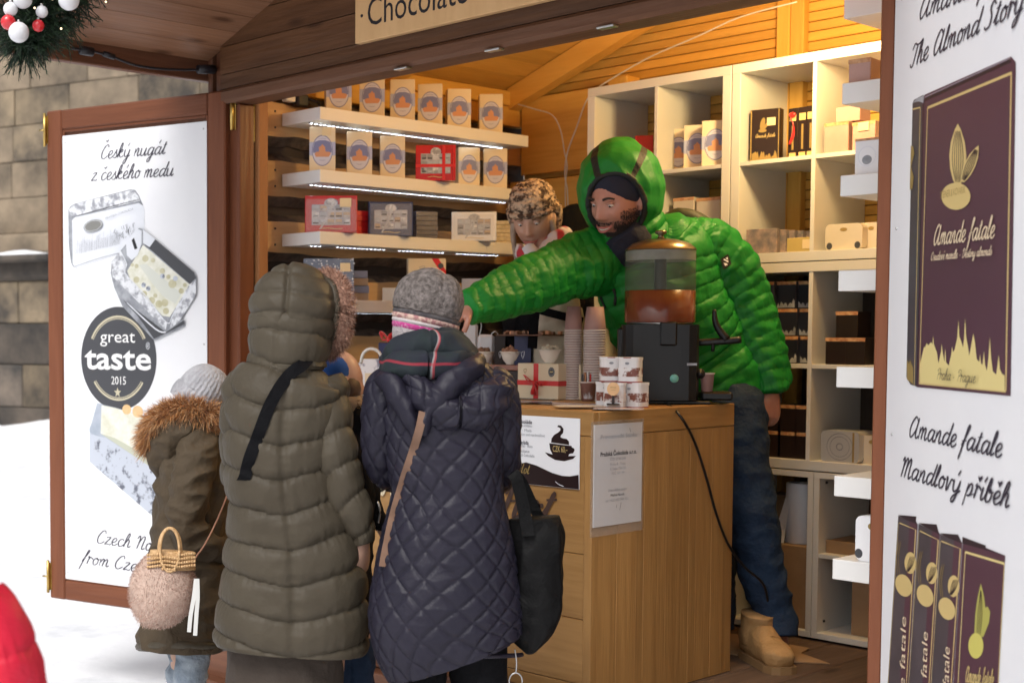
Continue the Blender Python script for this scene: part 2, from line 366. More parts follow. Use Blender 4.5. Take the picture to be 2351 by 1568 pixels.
# church wall of big stones, 20 m away
WO = at(300, 700, 19.5); WO.z = 0; WU = (FWH - RT * 1.607) * -1
WF = Frame(WO, WU)
sandst = mk('sandstone', (.085, .068, .05), (.31, .24, .165), sc=1.3, rough=.9, bump=.5, bsc=9, rnd=.22, ramp=(.3, .68), detail=8)
sootst = mk('sooty_stone', (.022, .022, .022), (.15, .12, .095), sc=1.5, rough=.9, bump=.5, bsc=9, rnd=.3, ramp=(.35, .75), detail=8)
stainst = mk('stained_sandstone', (.05, .042, .035), (.26, .2, .13), sc=1.1, rough=.9, bump=.5, bsc=9, rnd=.3, ramp=(.36, .62), detail=8)
palest = mk('pale_stone', (.38, .29, .18), (.6, .5, .36), sc=1.4, rough=.9, bump=.35, bsc=9, rnd=.1, detail=8)
mortar = mk('mortar', (.24, .19, .14), (.14, .11, .08), sc=3, rough=.95)
wall = thing('church_wall', 'tall old church wall of large weathered sandstone blocks with a sooty base behind the stall', 'wall', WO, WF.rz)
part('wall_core', wall, (-9, 9, .06, .8, -.2, 7.2, mortar))
random.seed(3)
z = 2.95; row = 0
while z < 7:
    h = .53; x = -8.8 - random.random() * .5; 
    while x < 8.8:
        wd = random.choice((.55, .8, 1.05, 1.2)) * random.uniform(.85, 1.15)
        mt = palest if (x > 2.2 and z > 4.2 and random.random() < .9) else random.choice((sandst, sandst, stainst))
        m = MB(); pr_ = random.uniform(-.012, .012); m.box(x + .004, x + wd - .004, pr_, .2, z + .004, z + h - .004, mt, .012); m.obj('stone_block', wall); x += wd
    z += h
for zz, mt_, hh in ((-.1, sootst, .5), (.4, sootst, .62), (1.02, sootst, .6), (1.62, stainst, .62)):
    x = -8.8 - random.random() * .5
    while x < 8.8:
        wd = random.uniform(.7, 1.4); mt = random.choice((mt_, mt_, stainst)); m = MB(); pr_ = random.uniform(-.02, .02) - .35; m.box(x + .004, x + wd - .004, pr_, .2, zz + .004, zz + hh - .004, mt, .015); m.obj('stone_block', wall); x += wd
part('moulding', wall, (-9, 9, -.42, .1, 2.24, 2.62, sootst), (-9, 9, -.3, .1, 2.62, 2.93, sandst), (-9, 9, -.62, .1, 2.5, 2.6, sootst), bev=.05)
m = MB(); V = []; nx = 90
for i in range(nx + 1):
    x = -9 + 18 * i / nx; hgt = .08 * math.exp(-((x - WF.uv(88, 470)[0]) / .45) ** 2) + .015 * noise.noise(Vector((x * 3, 1, 0)))
    for y, k in ((-.6, 0), (-.5, .8), (-.4, 1), (-.28, .6), (-.26, 0)): V.append((x, y, 2.602 + hgt * k))
m.add(V, [(i * 5 + k, i * 5 + 5 + k, i * 5 + 6 + k, i * 5 + 1 + k) for i in range(nx) for k in range(4)], snow, True)
tag(m.obj('snow_ledge', wall), kind='stuff')
m = MB(); V = []; nx = 80
for i in range(nx + 1):
    x = -9 + 18 * i / nx
    for j in range(7):
        y = -3.4 + j * .52; V.append((x, y, -.06 + (j / 6) ** 1.4 * (.28 + .25 * noise.noise(Vector((x * .7, y * .8, 5))))))
m.add(V, [(i * 7 + k, i * 7 + 7 + k, i * 7 + 8 + k, i * 7 + 1 + k) for i in range(nx) for k in range(6)], snow, True)
tag(m.obj('snow_bank', None, WO, WF.rz), 'white snow piled along the foot of the church wall', kind='structure')
# ================================================================== the stall
stall = thing('market_stall', 'brown wooden market stall with a warm lit pine interior and open doors', 'market stall', (0, 0, 0))
def P(name, mat, *bx, bev=.004): return part(name, stall, *[b + (mat,) for b in bx], bev=bev)
SL = .36
def roofz(X): return 2.622 + SL * (X + 4.296) if X < -2.98 else 2.622 + SL * (-2.98 * 2 + 4.296 - X)
def colYx(x, Y, z=1.5):
    k = (x - PX) / F; dz = z - EYE.z; return (k * (Y * FW.y + dz * FW.z) - Y * RT.y) / (RT.x - k * FW.x)
# floor
for i in range(15):
    x0 = XL - .02 + i * .18
    P('floor_board', wood('floor_wood_', (.05, .03, .022), (.13, .085, .06), 1, rough=.7), (x0 + .002, x0 + .178, YF - .1, YB, ZF - .03, ZF))
P('sill', brown(0), (XL - .1, XR + .1, YF - .16, YF - .1, .12, ZF - .002)); P('sill', brown(0), (XL - .1, XR + .1, YF - .22, YF - .162, .0, .17))
P('side_skirt', brown(1), (XL - .12, XL - .04, YF - .1, YB + .1, -.02, ZF))
# front corner posts and door linings
P('post', brown(2), (colYx(497, YF), XL + .002, YF - .002, YF + .07, -.02, 2.66), bev=.006)
P('post', frame_w(2), (XL + .003, colYx(549, YF - .01), YF - .01, YF + .07, ZF, 2.387), bev=.006)
P('door_lining', wood('lining_wood_', (.24, .1, .035), (.36, .17, .07), 2), (XL + .0, colYx(594, YF + .075), YF + .075, YF + .125, ZF, 2.42))
_a, _b = colYx(2006, YF - .02), colYx(2040, YF - .02); P('post', frame_w(2), (_a, _b, YF - .02, YF + .07, -.02, 2.66), bev=.004); P('wall_board', brown(2), (_b + .002, XR + .14, YF + .0, YF + .06, -.02, 2.66))
# left wall: backing and waney-edged boards
P('wall_backing', dark_in, (XL - .09, XL - .04, YF + .08, YB + .05, ZF, 2.6))
P('wall_board', brown(1), (XL - .12, XL - .092, YF + .0, YB + .05, ZF, 2.66))
def waney(z0, z1, y0=YF + .13, y1=YB - .02, x0=XL - .03, th=.045, seed=0, mt=None):
    m = MB(); nn = 46; V = []
    for i in range(nn + 1):
        y = y0 + (y1 - y0) * i / nn
        a = .012 * noise.noise(Vector((y * 3, seed, 0))) + .006 * noise.noise(Vector((y * 11, seed, 0)))
        b = .012 * noise.noise(Vector((y * 3, seed + 9, 0))) + .006 * noise.noise(Vector((y * 11, seed + 9, 0)))
        e = .012 * noise.noise(Vector((y * 9, seed + 4, 0)))
        V += [(x0, y, z0 - .035 + a + e), (x0 + th, y, z0 + a), (x0 + th, y, z1 + b), (x0, y, z1 + .03 + b - e)]
    q = lambda k: [(i * 4 + k, i * 4 + 4 + k, i * 4 + 5 + k, i * 4 + 1 + k) for i in range(nn)]
    m.add(V, q(1), mt or raw(1)); m.add(V, q(0) + q(2), bark)
    m.add(V, [(0, 1, 2, 3), (nn * 4 + 3, nn * 4 + 2, nn * 4 + 1, nn * 4)], raw(1))
    return m.obj('wall_board', stall)
zz = 2.43
for k in range(9):
    z1 = 2.425 - k * .236; z0 = z1 - .135
    if z0 > ZF: waney(z0, z1, seed=k * 3.3)
for k in range(9):
    zz = 2.425 - k * .236 - .185
    if zz > ZF: P('spacer', raw(2), (XL - .04, XL - .012, YF + .14, YF + .21, zz - .035, zz + .035))
P('wall_board', pine(1), (XL - .04, XL + .008, YF + .12, YB, 2.47, 2.56)); P('wall_plate', pine(1), (XL - .05, XL + .02, YF + .08, YB, 2.562, 2.63))
m = MB()
for k in range(8):
    z1 = 2.425 - k * .236
    for dz in (-.035, -.1):
        m.ball((XL + .0165, YF + .24, z1 + dz), (.003, .005, .005), black, 6)
m.obj('screw_heads', stall)
# back wall of narrow pine boards and posts
zb = ZF
while zb < 3.12:
    zt = zb + .0375
    xl = max(XL, -4.296 + (zt - 2.622) / SL) if zt > 2.6 else XL
    xr = min(XR, -2.98 * 2 - xl) if zt > 2.6 else XR
    if zb > .9 and xr - xl > .05:
        if zb > 1.75: P('wall_board', pine(0), (xl, xr, YB, YB + .02, zb + .0012, zt - .0006), bev=.0028)
    zb = zt + .0015
P('wall_board', dark_in, (XL, XR, YB + .021, YB + .05, ZF, 2.6)); P('wall_board', dark_in, (XL, XR, YB, YB + .02, ZF, 1.78))
m = MB(); m.prism([(XL, 2.5), (XR, 2.5), (XR, 2.6), (-2.98, 3.12), (XL, 2.63)], 1, YB + .021, YB + .05, dark_in); m.obj('gable_backing', stall)  # unseen sheet, added to keep daylight out of the gaps between gable boards
for X in (-2.99, -2.93): P('stud', pine(2), (X, X + .057, YB - .045, YB - .001, ZF, 3.05))
P('stud', pine(2), (XL + .55, XL + .65, YB - .1, YB - .002, ZF, 2.62)); P('beam', pine(0), (XL + .03, XL + .545, YB - .14, YB - .03, 2.02, 2.2))
P('beam', pine(0), (XL + .03, XL + .545, YB - .16, YB - .04, 1.62, 1.78)); P('wall_board', pine(0), (XL + .02, XL + .545, YB - .05, YB - .03, 2.24, 2.6))
# right wall
P('wall_board', pine(1), (XR, XR + .04, YF + .09, YB, ZF, 2.6)); P('wall_board', brown(1), (XR + .045, XR + .07, YF + .09, YB, ZF, 2.6))
# roof: stained soffit in front, pine inside, covering above
def slope_board(name, X0, X1, y0, y1, mt, dz=0., th=.02):
    m = MB(); m.prism([(X0, roofz(X0) + dz), (X1, roofz(X1) + dz), (X1, roofz(X1) + dz + th), (X0, roofz(X0) + dz + th)], 1, y0, y1, mt); return m.obj(name, stall)
soff = wood('soffit_wood_', (.15, .068, .036), (.3, .155, .088), 1, rough=.36)
X = -4.42
while X < -2.99:
    X1 = min(X + .105, -2.985)
    slope_board('soffit_board', X + .0012, X1 - .0012, 2.3, YF - .005, soff); slope_board('ceiling_board', X + .001, X1 - .001, YF + .085, YB + .05, pine(1), dz=.03)
    Y1 = -5.96 - X; Y0 = -5.96 - X1
    slope_board('soffit_board', Y0 + .0012, Y1 - .0012, 2.3, YF - .005, soff); slope_board('ceiling_board', Y0 + .001, Y1 - .001, YF + .085, YB + .05, pine(1), dz=.03)
    X = X1
roofing = mk('snowy_roofing', (.7, .71, .74), rough=.8)
slope_board('roof_cover', -4.45, -2.98, 2.28, YB + .08, roofing, dz=.06); slope_board('roof_cover', -2.98, -1.51, 2.28, YB + .08, roofing, dz=.06)
slope_board('verge_board', -4.45, -2.98, 2.255, 2.28, brown(0), dz=-.05, th=.13); slope_board('verge_board', -2.98, -1.51, 2.255, 2.28, brown(0), dz=-.05, th=.13)
P('eaves_board', brown(1), (-4.47, -4.43, 2.28, YB + .08, 2.5, 2.63))
for y0 in (4.25, YB - .13):
    for s in (0, 1):
        a, b = (XL, -2.98) if s == 0 else (-2.98, XR); slope_board('rafter', a, b, y0, y0 + .07, pine(0), dz=-.075, th=.1)
# front gable boards
def gable(z0, z1, y0=YF - .03, y1=YF + .005):
    a0 = max(XL - .0, -4.296 + (z0 - 2.622) / SL); a1 = max(XL, -4.296 + (z1 - 2.622) / SL)
    b0, b1 = min(XR, -5.96 - a0), min(XR, -5.96 - a1)
    if b1 - a1 < .02: return
    m = MB(); m.prism([(a0, z0), (b0, z0), (b0, z0 + .004) if a0 == a1 else (b0, z0 + .001), (b1, z1), (a1, z1)], 1, y0, y1, brownx(0)); return m.obj('gable_board', stall)
zg = 2.4465
for k in range(7):
    hg = .0565 if k == 0 else .1085
    gable(zg + .0015, zg + hg - .0015); zg += hg
P('lintel', wood('lintel_wood_', (.085, .036, .018), (.19, .088, .048), 0), (XL + .003, XR, YF - .045, YF + .08, 2.388, 2.4445), bev=.012)
m = MB()
for px in (920, 1130, 1390):
    p = on(px, 118 - (px - 1143) * .207 + 1, 1, YF - .045); m.box(p.x - .03, p.x + .03, YF - .05, YF - .02, 2.3815, 2.3885, steel)
m.obj('strike_plate', stall)
m = MB(); m.prism([(-4.2, 2.60), (-2.98, 3.05), (-2.98, 2.42), (-4.2, 2.446)], 1, YF + .006, YF + .03, pine(0)); m.prism([(-2.98, 3.05), (-1.76, 2.6), (-1.76, 2.42), (-2.98, 2.446)], 1, YF + .006, YF + .03, pine(0)); m.obj('gable_lining', stall)
# brass fittings on the left jamb
def hinge(p, parent, h=.075):
    m = MB(); m.box(p[0] - .014, p[0] + .014, p[1] - .004, p[1], p[2] - h, p[2] + h, brass, .001); m.tube([(p[0], p[1] - .01, p[2] - h), (p[0], p[1] - .01, p[2] + h)], .008, brass, 8, 1); m.ball((p[0], p[1] - .01, p[2] + h + .004), .009, brass, 8)
    return m.obj('hinge', parent)
for y_ in (255, 1180): p = on(537, y_, 1, YF - .012); hinge(p, stall)
m = MB(); p = on(579, 275, 1, YF + .07); m.box(p.x - .016, p.x + .016, YF + .066, YF + .074, p.z - .09, p.z + .09, brass, .001)
for k in range(4): m.ball((p.x, YF + .064, p.z - .07 + k * .045), .005, steel, 6)
m.obj('strap_plate', stall)
# ---- left door with its poster
A = at(110, 800, 5.96); B = at(517, 800, 5.44); A.z = B.z = 0
LD = Frame(A, B - A); LW = (B - A).length
def door(fr, wdt, z0, z1, st=.085, thick=.045, flip=False):
    d = bpy.data.objects.new('door', None); COL.objects.link(d); d.parent = stall; d.location = fr.o; d.rotation_euler = (0, 0, fr.rz)
    part('stile', d, (0, st, 0, thick, z0, z1, frame_w(2)), bev=.006); part('stile', d, (wdt - st, wdt, 0, thick, z0, z1, frame_w(2)), bev=.006)
    part('rail', d, (st, wdt - st, .001, thick - .001, z1 - st, z1 - .001, frame_w(0)), bev=.006); part('rail', d, (st, wdt - st, .001, thick - .001, z0 + .001, z0 + st, frame_w(0)), bev=.006)
    part('door_panel', d, (st, wdt - st, .018, .034, z0 + st, z1 - st, brown(2)))
    g = .012; part('moulding', d, (st, st + g, .006, .018, z0 + st, z1 - st, frame_w(2)), (wdt - st - g, wdt - st, .006, .018, z0 + st, z1 - st, frame_w(2)), (st + g, wdt - st - g, .006, .018, z1 - st - g, z1 - st, frame_w(0)), (st + g, wdt - st - g, .006, .018, z0 + st, z0 + st + g, frame_w(0)))
    return d
ld = door(LD, LW, .345, 2.44)
tag(ld, 'open left door leaf of the stall')
for z in (2.36, .44):
    m = MB(); m.box(-.012, .012, -.003, .0, z - .06, z + .06, brass, .001); m.tube([(0, -.01, z - .07), (0, -.01, z + .07)], .007, brass, 8, 1); m.tube([(-.03, -.01, z), (.0, -.01, z)], .004, brass, 6, 1); m.obj('hinge', ld)
def poster(fr, L):
    o = thing('advertising_poster', L, 'poster', fr.o, fr.rz); return o
# ================================================================== left poster
def ofs(o, y): o.location.y = y; return o
pl = poster(LD, 'white Czech nougat poster with a grey tin and a round dark badge, left door')
c = LD.pts([(134, 308), (474, 276), (474, 1390), (134, 1334)])
ux0, ux1 = .088, LD.uv(474, 800)[0]; zt_, zb_ = c[0][1] - .01, .437
LY = .004
m = MB(); m.box(ux0, ux1, LY, LY + .012, zb_, zt_, paper, .001); m.obj('sheet', pl)
def dec(fn, name, parent, y=LY, k0=0):
    m = MB(); m.k = k0; fn(m); o = m.obj(name, parent); o.location = (0, y, 0); return o
greym = mk('grey_print', (.3, .31, .35), (.72, .74, .78), sc=34, rough=.4, ramp=(.42, .56)); lgrey = mk('light_grey_print', (.66, .69, .75), (.74, .76, .82), sc=5, rough=.4)
dgrey = mk('dark_grey_print', (.055, .057, .066), rough=.45); mgrey = mk('middle_grey_print', (.2, .21, .24), (.4, .42, .46), sc=25, rough=.4)
nougat = mk('nougat_print', (.62, .62, .5), (.8, .8, .74), sc=22, rough=.5); nut = mk('nut_print', (.45, .42, .26), (.6, .58, .42), sc=20, rough=.5)
nut2 = mk('almond_print', (.72, .45, .2), (.8, .58, .34), sc=20, rough=.5); bluegrey = mk('blue_grey_print', (.33, .38, .46), (.5, .54, .62), sc=9, rough=.4)
spot = mk('speckled_print', (.12, .13, .17), (.5, .54, .62), sc=24, rough=.4, ramp=(.36, .46))
def fit(fr, s, a, b, m, mat, fn='script', **k):
    """set the words s on the base line from pixel a to pixel b"""
    p, q = fr.uv(*a), fr.uv(*b); wd = q[0] - p[0]
    xh = k.pop('xh')
    if fn == 'script': m.script(s, p[0], p[1], xh, mat, width=wd / 1.02, slope=(q[1] - p[1]) / wd, **k)
    else: m.text(s, p[0], p[1], xh, mat, width=wd, **k)
px = lambda fr, x, y0, y1: fr.uv(x, y0)[1] - fr.uv(x, y1)[1]
h_ = px(LD, 300, 343, 361)
for s_, a_, b_ in (('Český nugát', (228, 366), (381, 354)), ('z českého medu', (207, 416), (400, 404)), ('Czech Nougat', (218, 1246), (420, 1275)), ('from Czech honey', (184, 1292), (452, 1334))):
    dec(lambda m: fit(LD, s_, a_, b_, m, ink, xh=h_, pen=.16), 'lettering', pl)
def tin(m):
    q = lambda L: LD.pts([(x / 3.0152 + 160 / 1.2246, y / 3.0152 + 480 / 1.2246) for x, y in L])   # crop of the photograph, 3.0152 px per unit
    s = 3.0152 / 1.2246 * 1.2246
    q = lambda L: LD.pts([((160 + x / 3.0152) / 1.2246, (480 + y / 3.0152) / 1.2246) for x, y in L])
    m.poly(q([(92, 330), (110, 300), (150, 278), (620, 158), (660, 165), (690, 210), (725, 290), (738, 330), (735, 640), (160, 825), (135, 815), (115, 780), (95, 620)]), mgrey)
    m.poly(q([(98, 330), (150, 280), (640, 162), (688, 220), (700, 255), (150, 385), (120, 400)]), greym)
    m.poly(q([(125, 420), (150, 395), (690, 275), (730, 300), (738, 330), (735, 640), (170, 820), (145, 818), (130, 790)]), lgrey)
    m.line(q([(122, 395), (400, 320), (690, 245)]), .004, dgrey, 1); m.line(q([(128, 800), (122, 450), (130, 400), (170, 385)]), .004, mgrey)
    m.line(q([(140, 815), (350, 745), (560, 690)]), .003, mgrey)
    rr = random.Random(4)
    for i in range(60):
        x = 150 + i * 6.5 + rr.uniform(-3, 3); top = 640 - (i * 1.6) - abs(rr.gauss(0, 1)) * 45 * (1.6 if i % 13 in (3, 4, 5) else .8); bt = 712 - i * 1.5
        m.line(q([(x, top), (x + rr.uniform(-3, 3), bt)]), .0016, mgrey, 1)
    for i in range(40):
        x = 480 + rr.uniform(0, 190); y = 560 - (x - 480) * .4 + rr.uniform(-30, 60); m.line(q([(x, y), (x + rr.uniform(-15, 15), y - rr.uniform(10, 40))]), .003, mgrey if i % 2 else dgrey, 1)
    a = q([(310, 468)])[0]; m.ell(a[0], a[1], .052, .024, mk('tin_badge_print', (.2, .2, .19), rough=.4), rot=.14); m.ell(a[0], a[1], .048, .021, lgrey, rot=.14, w=.06)
    b = q([(415, 415)])[0]; m.text('PRAŽSKÁ ČOKOLÁDA', b[0], b[1], .012, mgrey, width=.15, slope=.22)
    # the open tin with nougat
    m.poly(q([(460, 870), (470, 770), (700, 488), (730, 495), (1165, 860), (1188, 900), (1186, 1060), (1060, 1260), (1090, 1270), (1088, 1320), (830, 1440), (560, 1150), (490, 990)]), mgrey)
    m.poly(q([(740, 500), (1165, 860), (1186, 910), (1130, 960), (740, 620)]), dgrey); m.poly(q([(735, 500), (840, 580), (790, 650), (735, 615)]), lgrey)
    m.poly(q([(600, 850), (735, 630), (1130, 965), (1000, 1180), (960, 1240), (900, 1230), (640, 960)]), nougat)
    m.poly(q([(700, 800), (760, 790), (1060, 1040), (1010, 1130), (900, 1060), (800, 940)]), mk('nougat_top_print', (.62, .64, .58), rough=.5))
    for x, y, r_ in ((755, 745, 28), (680, 810, 18), (680, 925, 26), (645, 800, 15), (740, 970, 20), (780, 1000, 20), (745, 1045, 26), (810, 1100, 28), (870, 1130, 30), (920, 1120, 30), (930, 1190, 26), (900, 850, 22), (950, 900, 18), (985, 960, 34), (1060, 1020, 22), (820, 760, 18), (900, 895, 20), (1090, 970, 16), (840, 1060, 18), (1010, 915, 20)):
        a = q([(x, y)])[0]; m.ell(a[0], a[1], r_ * .00062, r_ * .00052, nut if r_ != 20 else spot, 9)
    m.poly(q([(465, 775), (545, 680), (600, 790), (585, 870), (900, 1240), (940, 1290), (930, 1350), (480, 900)]), greym); m.poly(q([(590, 600), (690, 495), (725, 510), (725, 620), (690, 720), (640, 760), (600, 720)]), lgrey)
    m.poly(q([(640, 590), (660, 570), (690, 660), (665, 670)]), black)
    m.poly(q([(1186, 930), (1186, 1050), (1050, 1270), (960, 1350), (1000, 1180), (1130, 965)]), greym)
    m.poly(q([(560, 1090), (930, 1370), (1080, 1270), (1090, 1300), (830, 1425), (690, 1230)]), dgrey); m.line(q([(600, 1120), (840, 1340), (930, 1370)]), .006, lgrey)
    m.line(q([(545, 680), (575, 740), (600, 800), (585, 870), (760, 1060), (940, 1290), (1000, 1200), (1186, 930)]), .004, lgrey)
dec(tin, 'tin_picture', pl)
def bar(m):
    m.poly(LD.pts([(222, 925), (262, 935), (480, 1000), (480, 1220), (440, 1215), (350, 1170), (205, 1060), (205, 985)]), bluegrey)
    m.poly(LD.pts([(232, 930), (262, 936), (480, 1000), (480, 1130), (430, 1130), (250, 1005), (230, 995)]), nougat)
    for x, y, r_ in ((315, 945, 12), (330, 1010, 14), (380, 1035, 10), (395, 1005, 8), (360, 970, 9), (290, 940, 10), (420, 1060, 10)):
        a = LD.uv(x, y); m.ell(a[0], a[1], r_ * .0024, r_ * .0021, nut2, 14)
    m.poly(LD.pts([(205, 990), (235, 1000), (420, 1120), (480, 1150), (480, 1230), (440, 1215), (350, 1185), (205, 1060)]), spot)
    m.poly(LD.pts([(230, 995), (262, 1005), (470, 1120), (480, 1145), (420, 1122)]), mk('wrapper_print', (.5, .52, .42), rough=.4))
    m.line(LD.pts([(225, 928), (218, 960), (206, 990), (240, 1003)]), .008, bluegrey)
dec(bar, 'nougat_picture', pl)
def badge(m):
    cu, cv = LD.uv(270, 823); a = (LD.uv(357, 820)[0] - LD.uv(184, 820)[0]) / 2; b = px(LD, 270, 705, 942) / 2
    m.ell(cu, cv, a, b, dgrey, 64); g = mk('badge_gold_print', (.55, .5, .36), rough=.4); wh = mk('white_print', (.85, .85, .85), rough=.4)
    m.ell(cu, cv, a * .82, b * .83, g, 30, .5, 2.65, .05); m.ell(cu, cv, a * .76, b * .775, g, 30, .5, 2.65, .02)
    m.ell(cu, cv, a * .8, b * .82, g, 30, 3.75, 5.68, .045); m.ell(cu, cv, a * .74, b * .77, g, 30, 3.75, 5.68, .02)
    fit(LD, 'great', (229, 786), (309, 782), m, wh, 'text', xh=px(LD, 270, 765, 786) / .52)
    fit(LD, 'taste', (195, 846), (346, 846), m, wh, 'text', xh=px(LD, 270, 808, 850) / .56, bold=.018)
    fit(LD, '2015', (254, 882), (288, 882), m, wh, 'text', xh=px(LD, 270, 863, 882) / .72)
    fit(LD, '®', (334, 802), (343, 802), m, lgrey, 'text', xh=.04)
    cu, cv = LD.uv(269, 901); m.poly([(cu + r_ * math.sin(i * math.pi / 5), cv + r_ * 1.1 * math.cos(i * math.pi / 5)) for i, r_ in enumerate([.02, .008] * 5)], g)
dec(badge, 'badge', pl)
m = MB()
for u in (ux0 + .015, ux1 - .015):
    for v in (zb_ + .03, 1.45, zt_ - .03): m.ball((u, 0, v), (.004, .003, .004), steel, 6)
ofs(m.obj('screw_heads', pl), LY - .001)
# ================================================================== right door and poster
A = Vector((colYx(2040, YF - .035), YF - .035, 0))
RDD = -(FWH + RT * .11).normalized()
RD = Frame(A, RDD); RW = 1.12
rd = door(RD, RW, .345, 2.44, st=.045)
tag(rd, 'open right door leaf of the stall')
rp = thing('advertising_poster', 'white poster with a plum coloured chocolate book and almond lettering, right door', 'poster', RD.o, RD.rz)
m = MB(); m.box(.002, RW - .03, LY - .006, LY + .008, .30, 2.46, paper, .001); m.obj('sheet', rp)
RY = LY - .006
for s_, a_, b_ in (('Amande fatale', (2110, 48), (2372, -68)), ('The Almond Story', (2090, 158), (2358, 24)), ('Amande fatale', (2087, 1002), (2308, 1052)), ('Mandlový příběh', (2068, 1093), (2326, 1168))):
    dec(lambda m: fit(RD, s_, a_, b_, m, ink, xh=.028), 'lettering', rp, RY)
C4 = lambda L: [((2000 + x / 2.4505) / 1.2246, y / 2.4505 / 1.2246) for x, y in L]              # crops of the photograph
C4b = lambda L: [((2000 + x / 2.4505) / 1.2246, (640 + y / 2.4505) / 1.2246) for x, y in L]
C4c = lambda L: [((2000 + x / 2.4505) / 1.2246, (1280 + y / 2.4505) / 1.2246) for x, y in L]
spine = mk('spine_print', (.05, .045, .055), (.08, .07, .085), sc=6, rough=.35)
def leafmark(m, q, cx, cy, k, mt, md):
    """two veined almonds over an oval seal, k = half width in crop px"""
    def almond(x, y, w_, h_, a, n):
        P_ = [(-1, 0), (-.8, .45), (-.35, .85), (0, 1.05), (.35, .85), (.8, .45), (1, 0), (.9, -.45), (.6, -.8), (.3, -1), (-.3, -1), (-.6, -.8), (-.9, -.45)]
        T = lambda u, v: (x + (u * w_ * math.cos(a) + v * h_ * math.sin(a)), y - (-u * w_ * math.sin(a) + v * h_ * math.cos(a)))
        m.poly(q([T(u, v) for u, v in P_]), mt)
        for i in range(n):
            u = -.72 + 1.44 * i / (n - 1); m.line(q([T(u * .35, -.9), (T(u * .85, -.3)), T(u * .8, .25), T(u * .35, .8)]), .0035 * k / 60, md, 3)
    almond(cx + 10 * k / 60, cy - 170 * k / 60, .95 * k, 200 * k / 60, 0, 6); almond(cx + 95 * k / 60, cy - 110 * k / 60, .62 * k, 130 * k / 60, .42, 5)
    P_ = [(cx + math.cos(g) * 1.62 * k, cy + 105 * k / 60 + math.sin(g) * 1.5 * k) for g in [i * math.pi / 16 for i in range(32)]]
    m.poly(q(P_), mt)
def skyline(q, m, x0, x1, ybase0, ybase1, ytop, mt, seed=2):
    rr = random.Random(seed); top = []
    prof = [(.0, .05), (.02, .2), (.05, .42), (.06, .4), (.08, .5), (.1, .45), (.13, .52), (.15, .48), (.155, .66), (.165, .48), (.2, .32), (.22, .1), (.25, .35), (.255, .5), (.27, .33), (.29, .15), (.3, .42), (.31, .14), (.34, .08), (.37, .3), (.38, .46), (.39, .35), (.41, .4), (.44, .62), (.455, .98), (.465, .66), (.49, .55), (.51, .45), (.52, .6), (.535, 1.), (.545, .66), (.57, .45), (.58, .3), (.6, .45), (.63, .72), (.65, .55), (.67, .25), (.7, .2), (.71, .35), (.72, .18), (.74, .15), (.755, .4), (.77, .15), (.79, .05), (.81, .3), (.825, .66), (.84, .3), (.86, .05), (.9, .0), (.93, .35), (.945, .1), (.97, .02), (1., .0)]
    for u, v in prof:
        x = x0 + (x1 - x0) * u; yb = ybase0 + (ybase1 - ybase0) * u; top.append((x, (yb - 110) - v * (yb - 110 - ytop)))
    m.poly(q([(x0, ybase0)] + top + [(x1, ybase1)]), mt)
def book(m):
    q = lambda L: RD.pts(C4(L)); qb = lambda L: RD.pts(C4b(L))
    m.poly(q([(1395, 710), (1420, 680), (1470, 655), (1490, 690), (1440, 1568)]) [:0] or RD.pts(C4([(1395, 712), (1405, 690), (1470, 655), (1478, 710)]) + C4b([(1425, 1095), (1380, 1080), (1352, 1030)])), spine)
    m.poly(RD.pts(C4([(1478, 655), (2075, 392), (2108, 430), (2108, 500)]) + C4b([(2072, 1160), (1425, 1098)]) + C4([(1462, 700)])), plum)
    m.poly(q([(1478, 668), (2070, 400), (2078, 432), (1500, 692), (1478, 700)]), plum2); m.line(q([(1480, 672), (2072, 402)]), .004, mk('pale_edge_print', (.3, .26, .32), rough=.4), 1)
    m.poly(q([(1395, 712), (1425, 680), (1475, 660), (1470, 712), (1440, 700)]), mgrey)
    gl = lambda L, w_: m.line(L, w_, gold, 1)
    gl(RD.pts(C4([(1500, 745), (2080, 505)])), .011); gl(RD.pts(C4([(2078, 505)]) + C4b([(2040, 1125)])), .011)
    gl(RD.pts(C4([(1500, 745)]) + C4b([(1442, 1075)])), .008); gl(RD.pts(C4b([(1442, 1072), (2040, 1128)])), .008)
    gl(RD.pts(C4([(1450, 745)]) + C4b([(1408, 1090)])), .006); gl(RD.pts(C4([(1398, 755), (1450, 742)])), .006); m.line(RD.pts(C4([(1472, 715)]) + C4b([(1425, 1095)])), .008, plum2, 1)
    skyline(lambda L: RD.pts(C4b(L)), m, 1448, 2034, 1068, 1128, 625, goldp)
    skyline(lambda L: RD.pts(C4b(L)), m, 1358, 1402, 1045, 1078, 890, goldd)
    leafmark(m, lambda L: RD.pts(C4(L)), 1700, 1245, 62, gold, plum2)
    q2 = lambda L: RD.pts(C4(L)); m.poly(q2([(1388, 1005), (1405, 1010), (1412, 1060), (1390, 1150), (1408, 1220), (1400, 1300), (1380, 1310)]), goldd)
    p, r_ = RD.uv(*C4([(1590, 1370)])[0]), RD.uv(*C4([(1765, 1330)])[0]); m.text('STEINER & KOVARIK', p[0], p[1], .022, goldd, width=r_[0] - p[0], slope=(r_[1] - p[1]) / (r_[0] - p[0]))
    def ft(s, a, b, xh, mt, **k): fit(RD, s, a, b, m, mt, xh=xh, **k)
    a, b = C4b([(1540, 125), (1978, 70)]); ft('Amande fatale', a, b, .025, mk('cream_print', (.75, .6, .42), rough=.4))
    a, b = C4b([(1530, 228), (1972, 188)]); ft('Osudové mandle · Destiny almonds', a, b, .0105, MATS['cream_print'], pen=.24)
    a, b = C4b([(1578, 1045), (1858, 1072)]); ft('Praha · Prague', a, b, .014, plum2, pen=.16)
dec(book, 'book_picture', rp, RY)
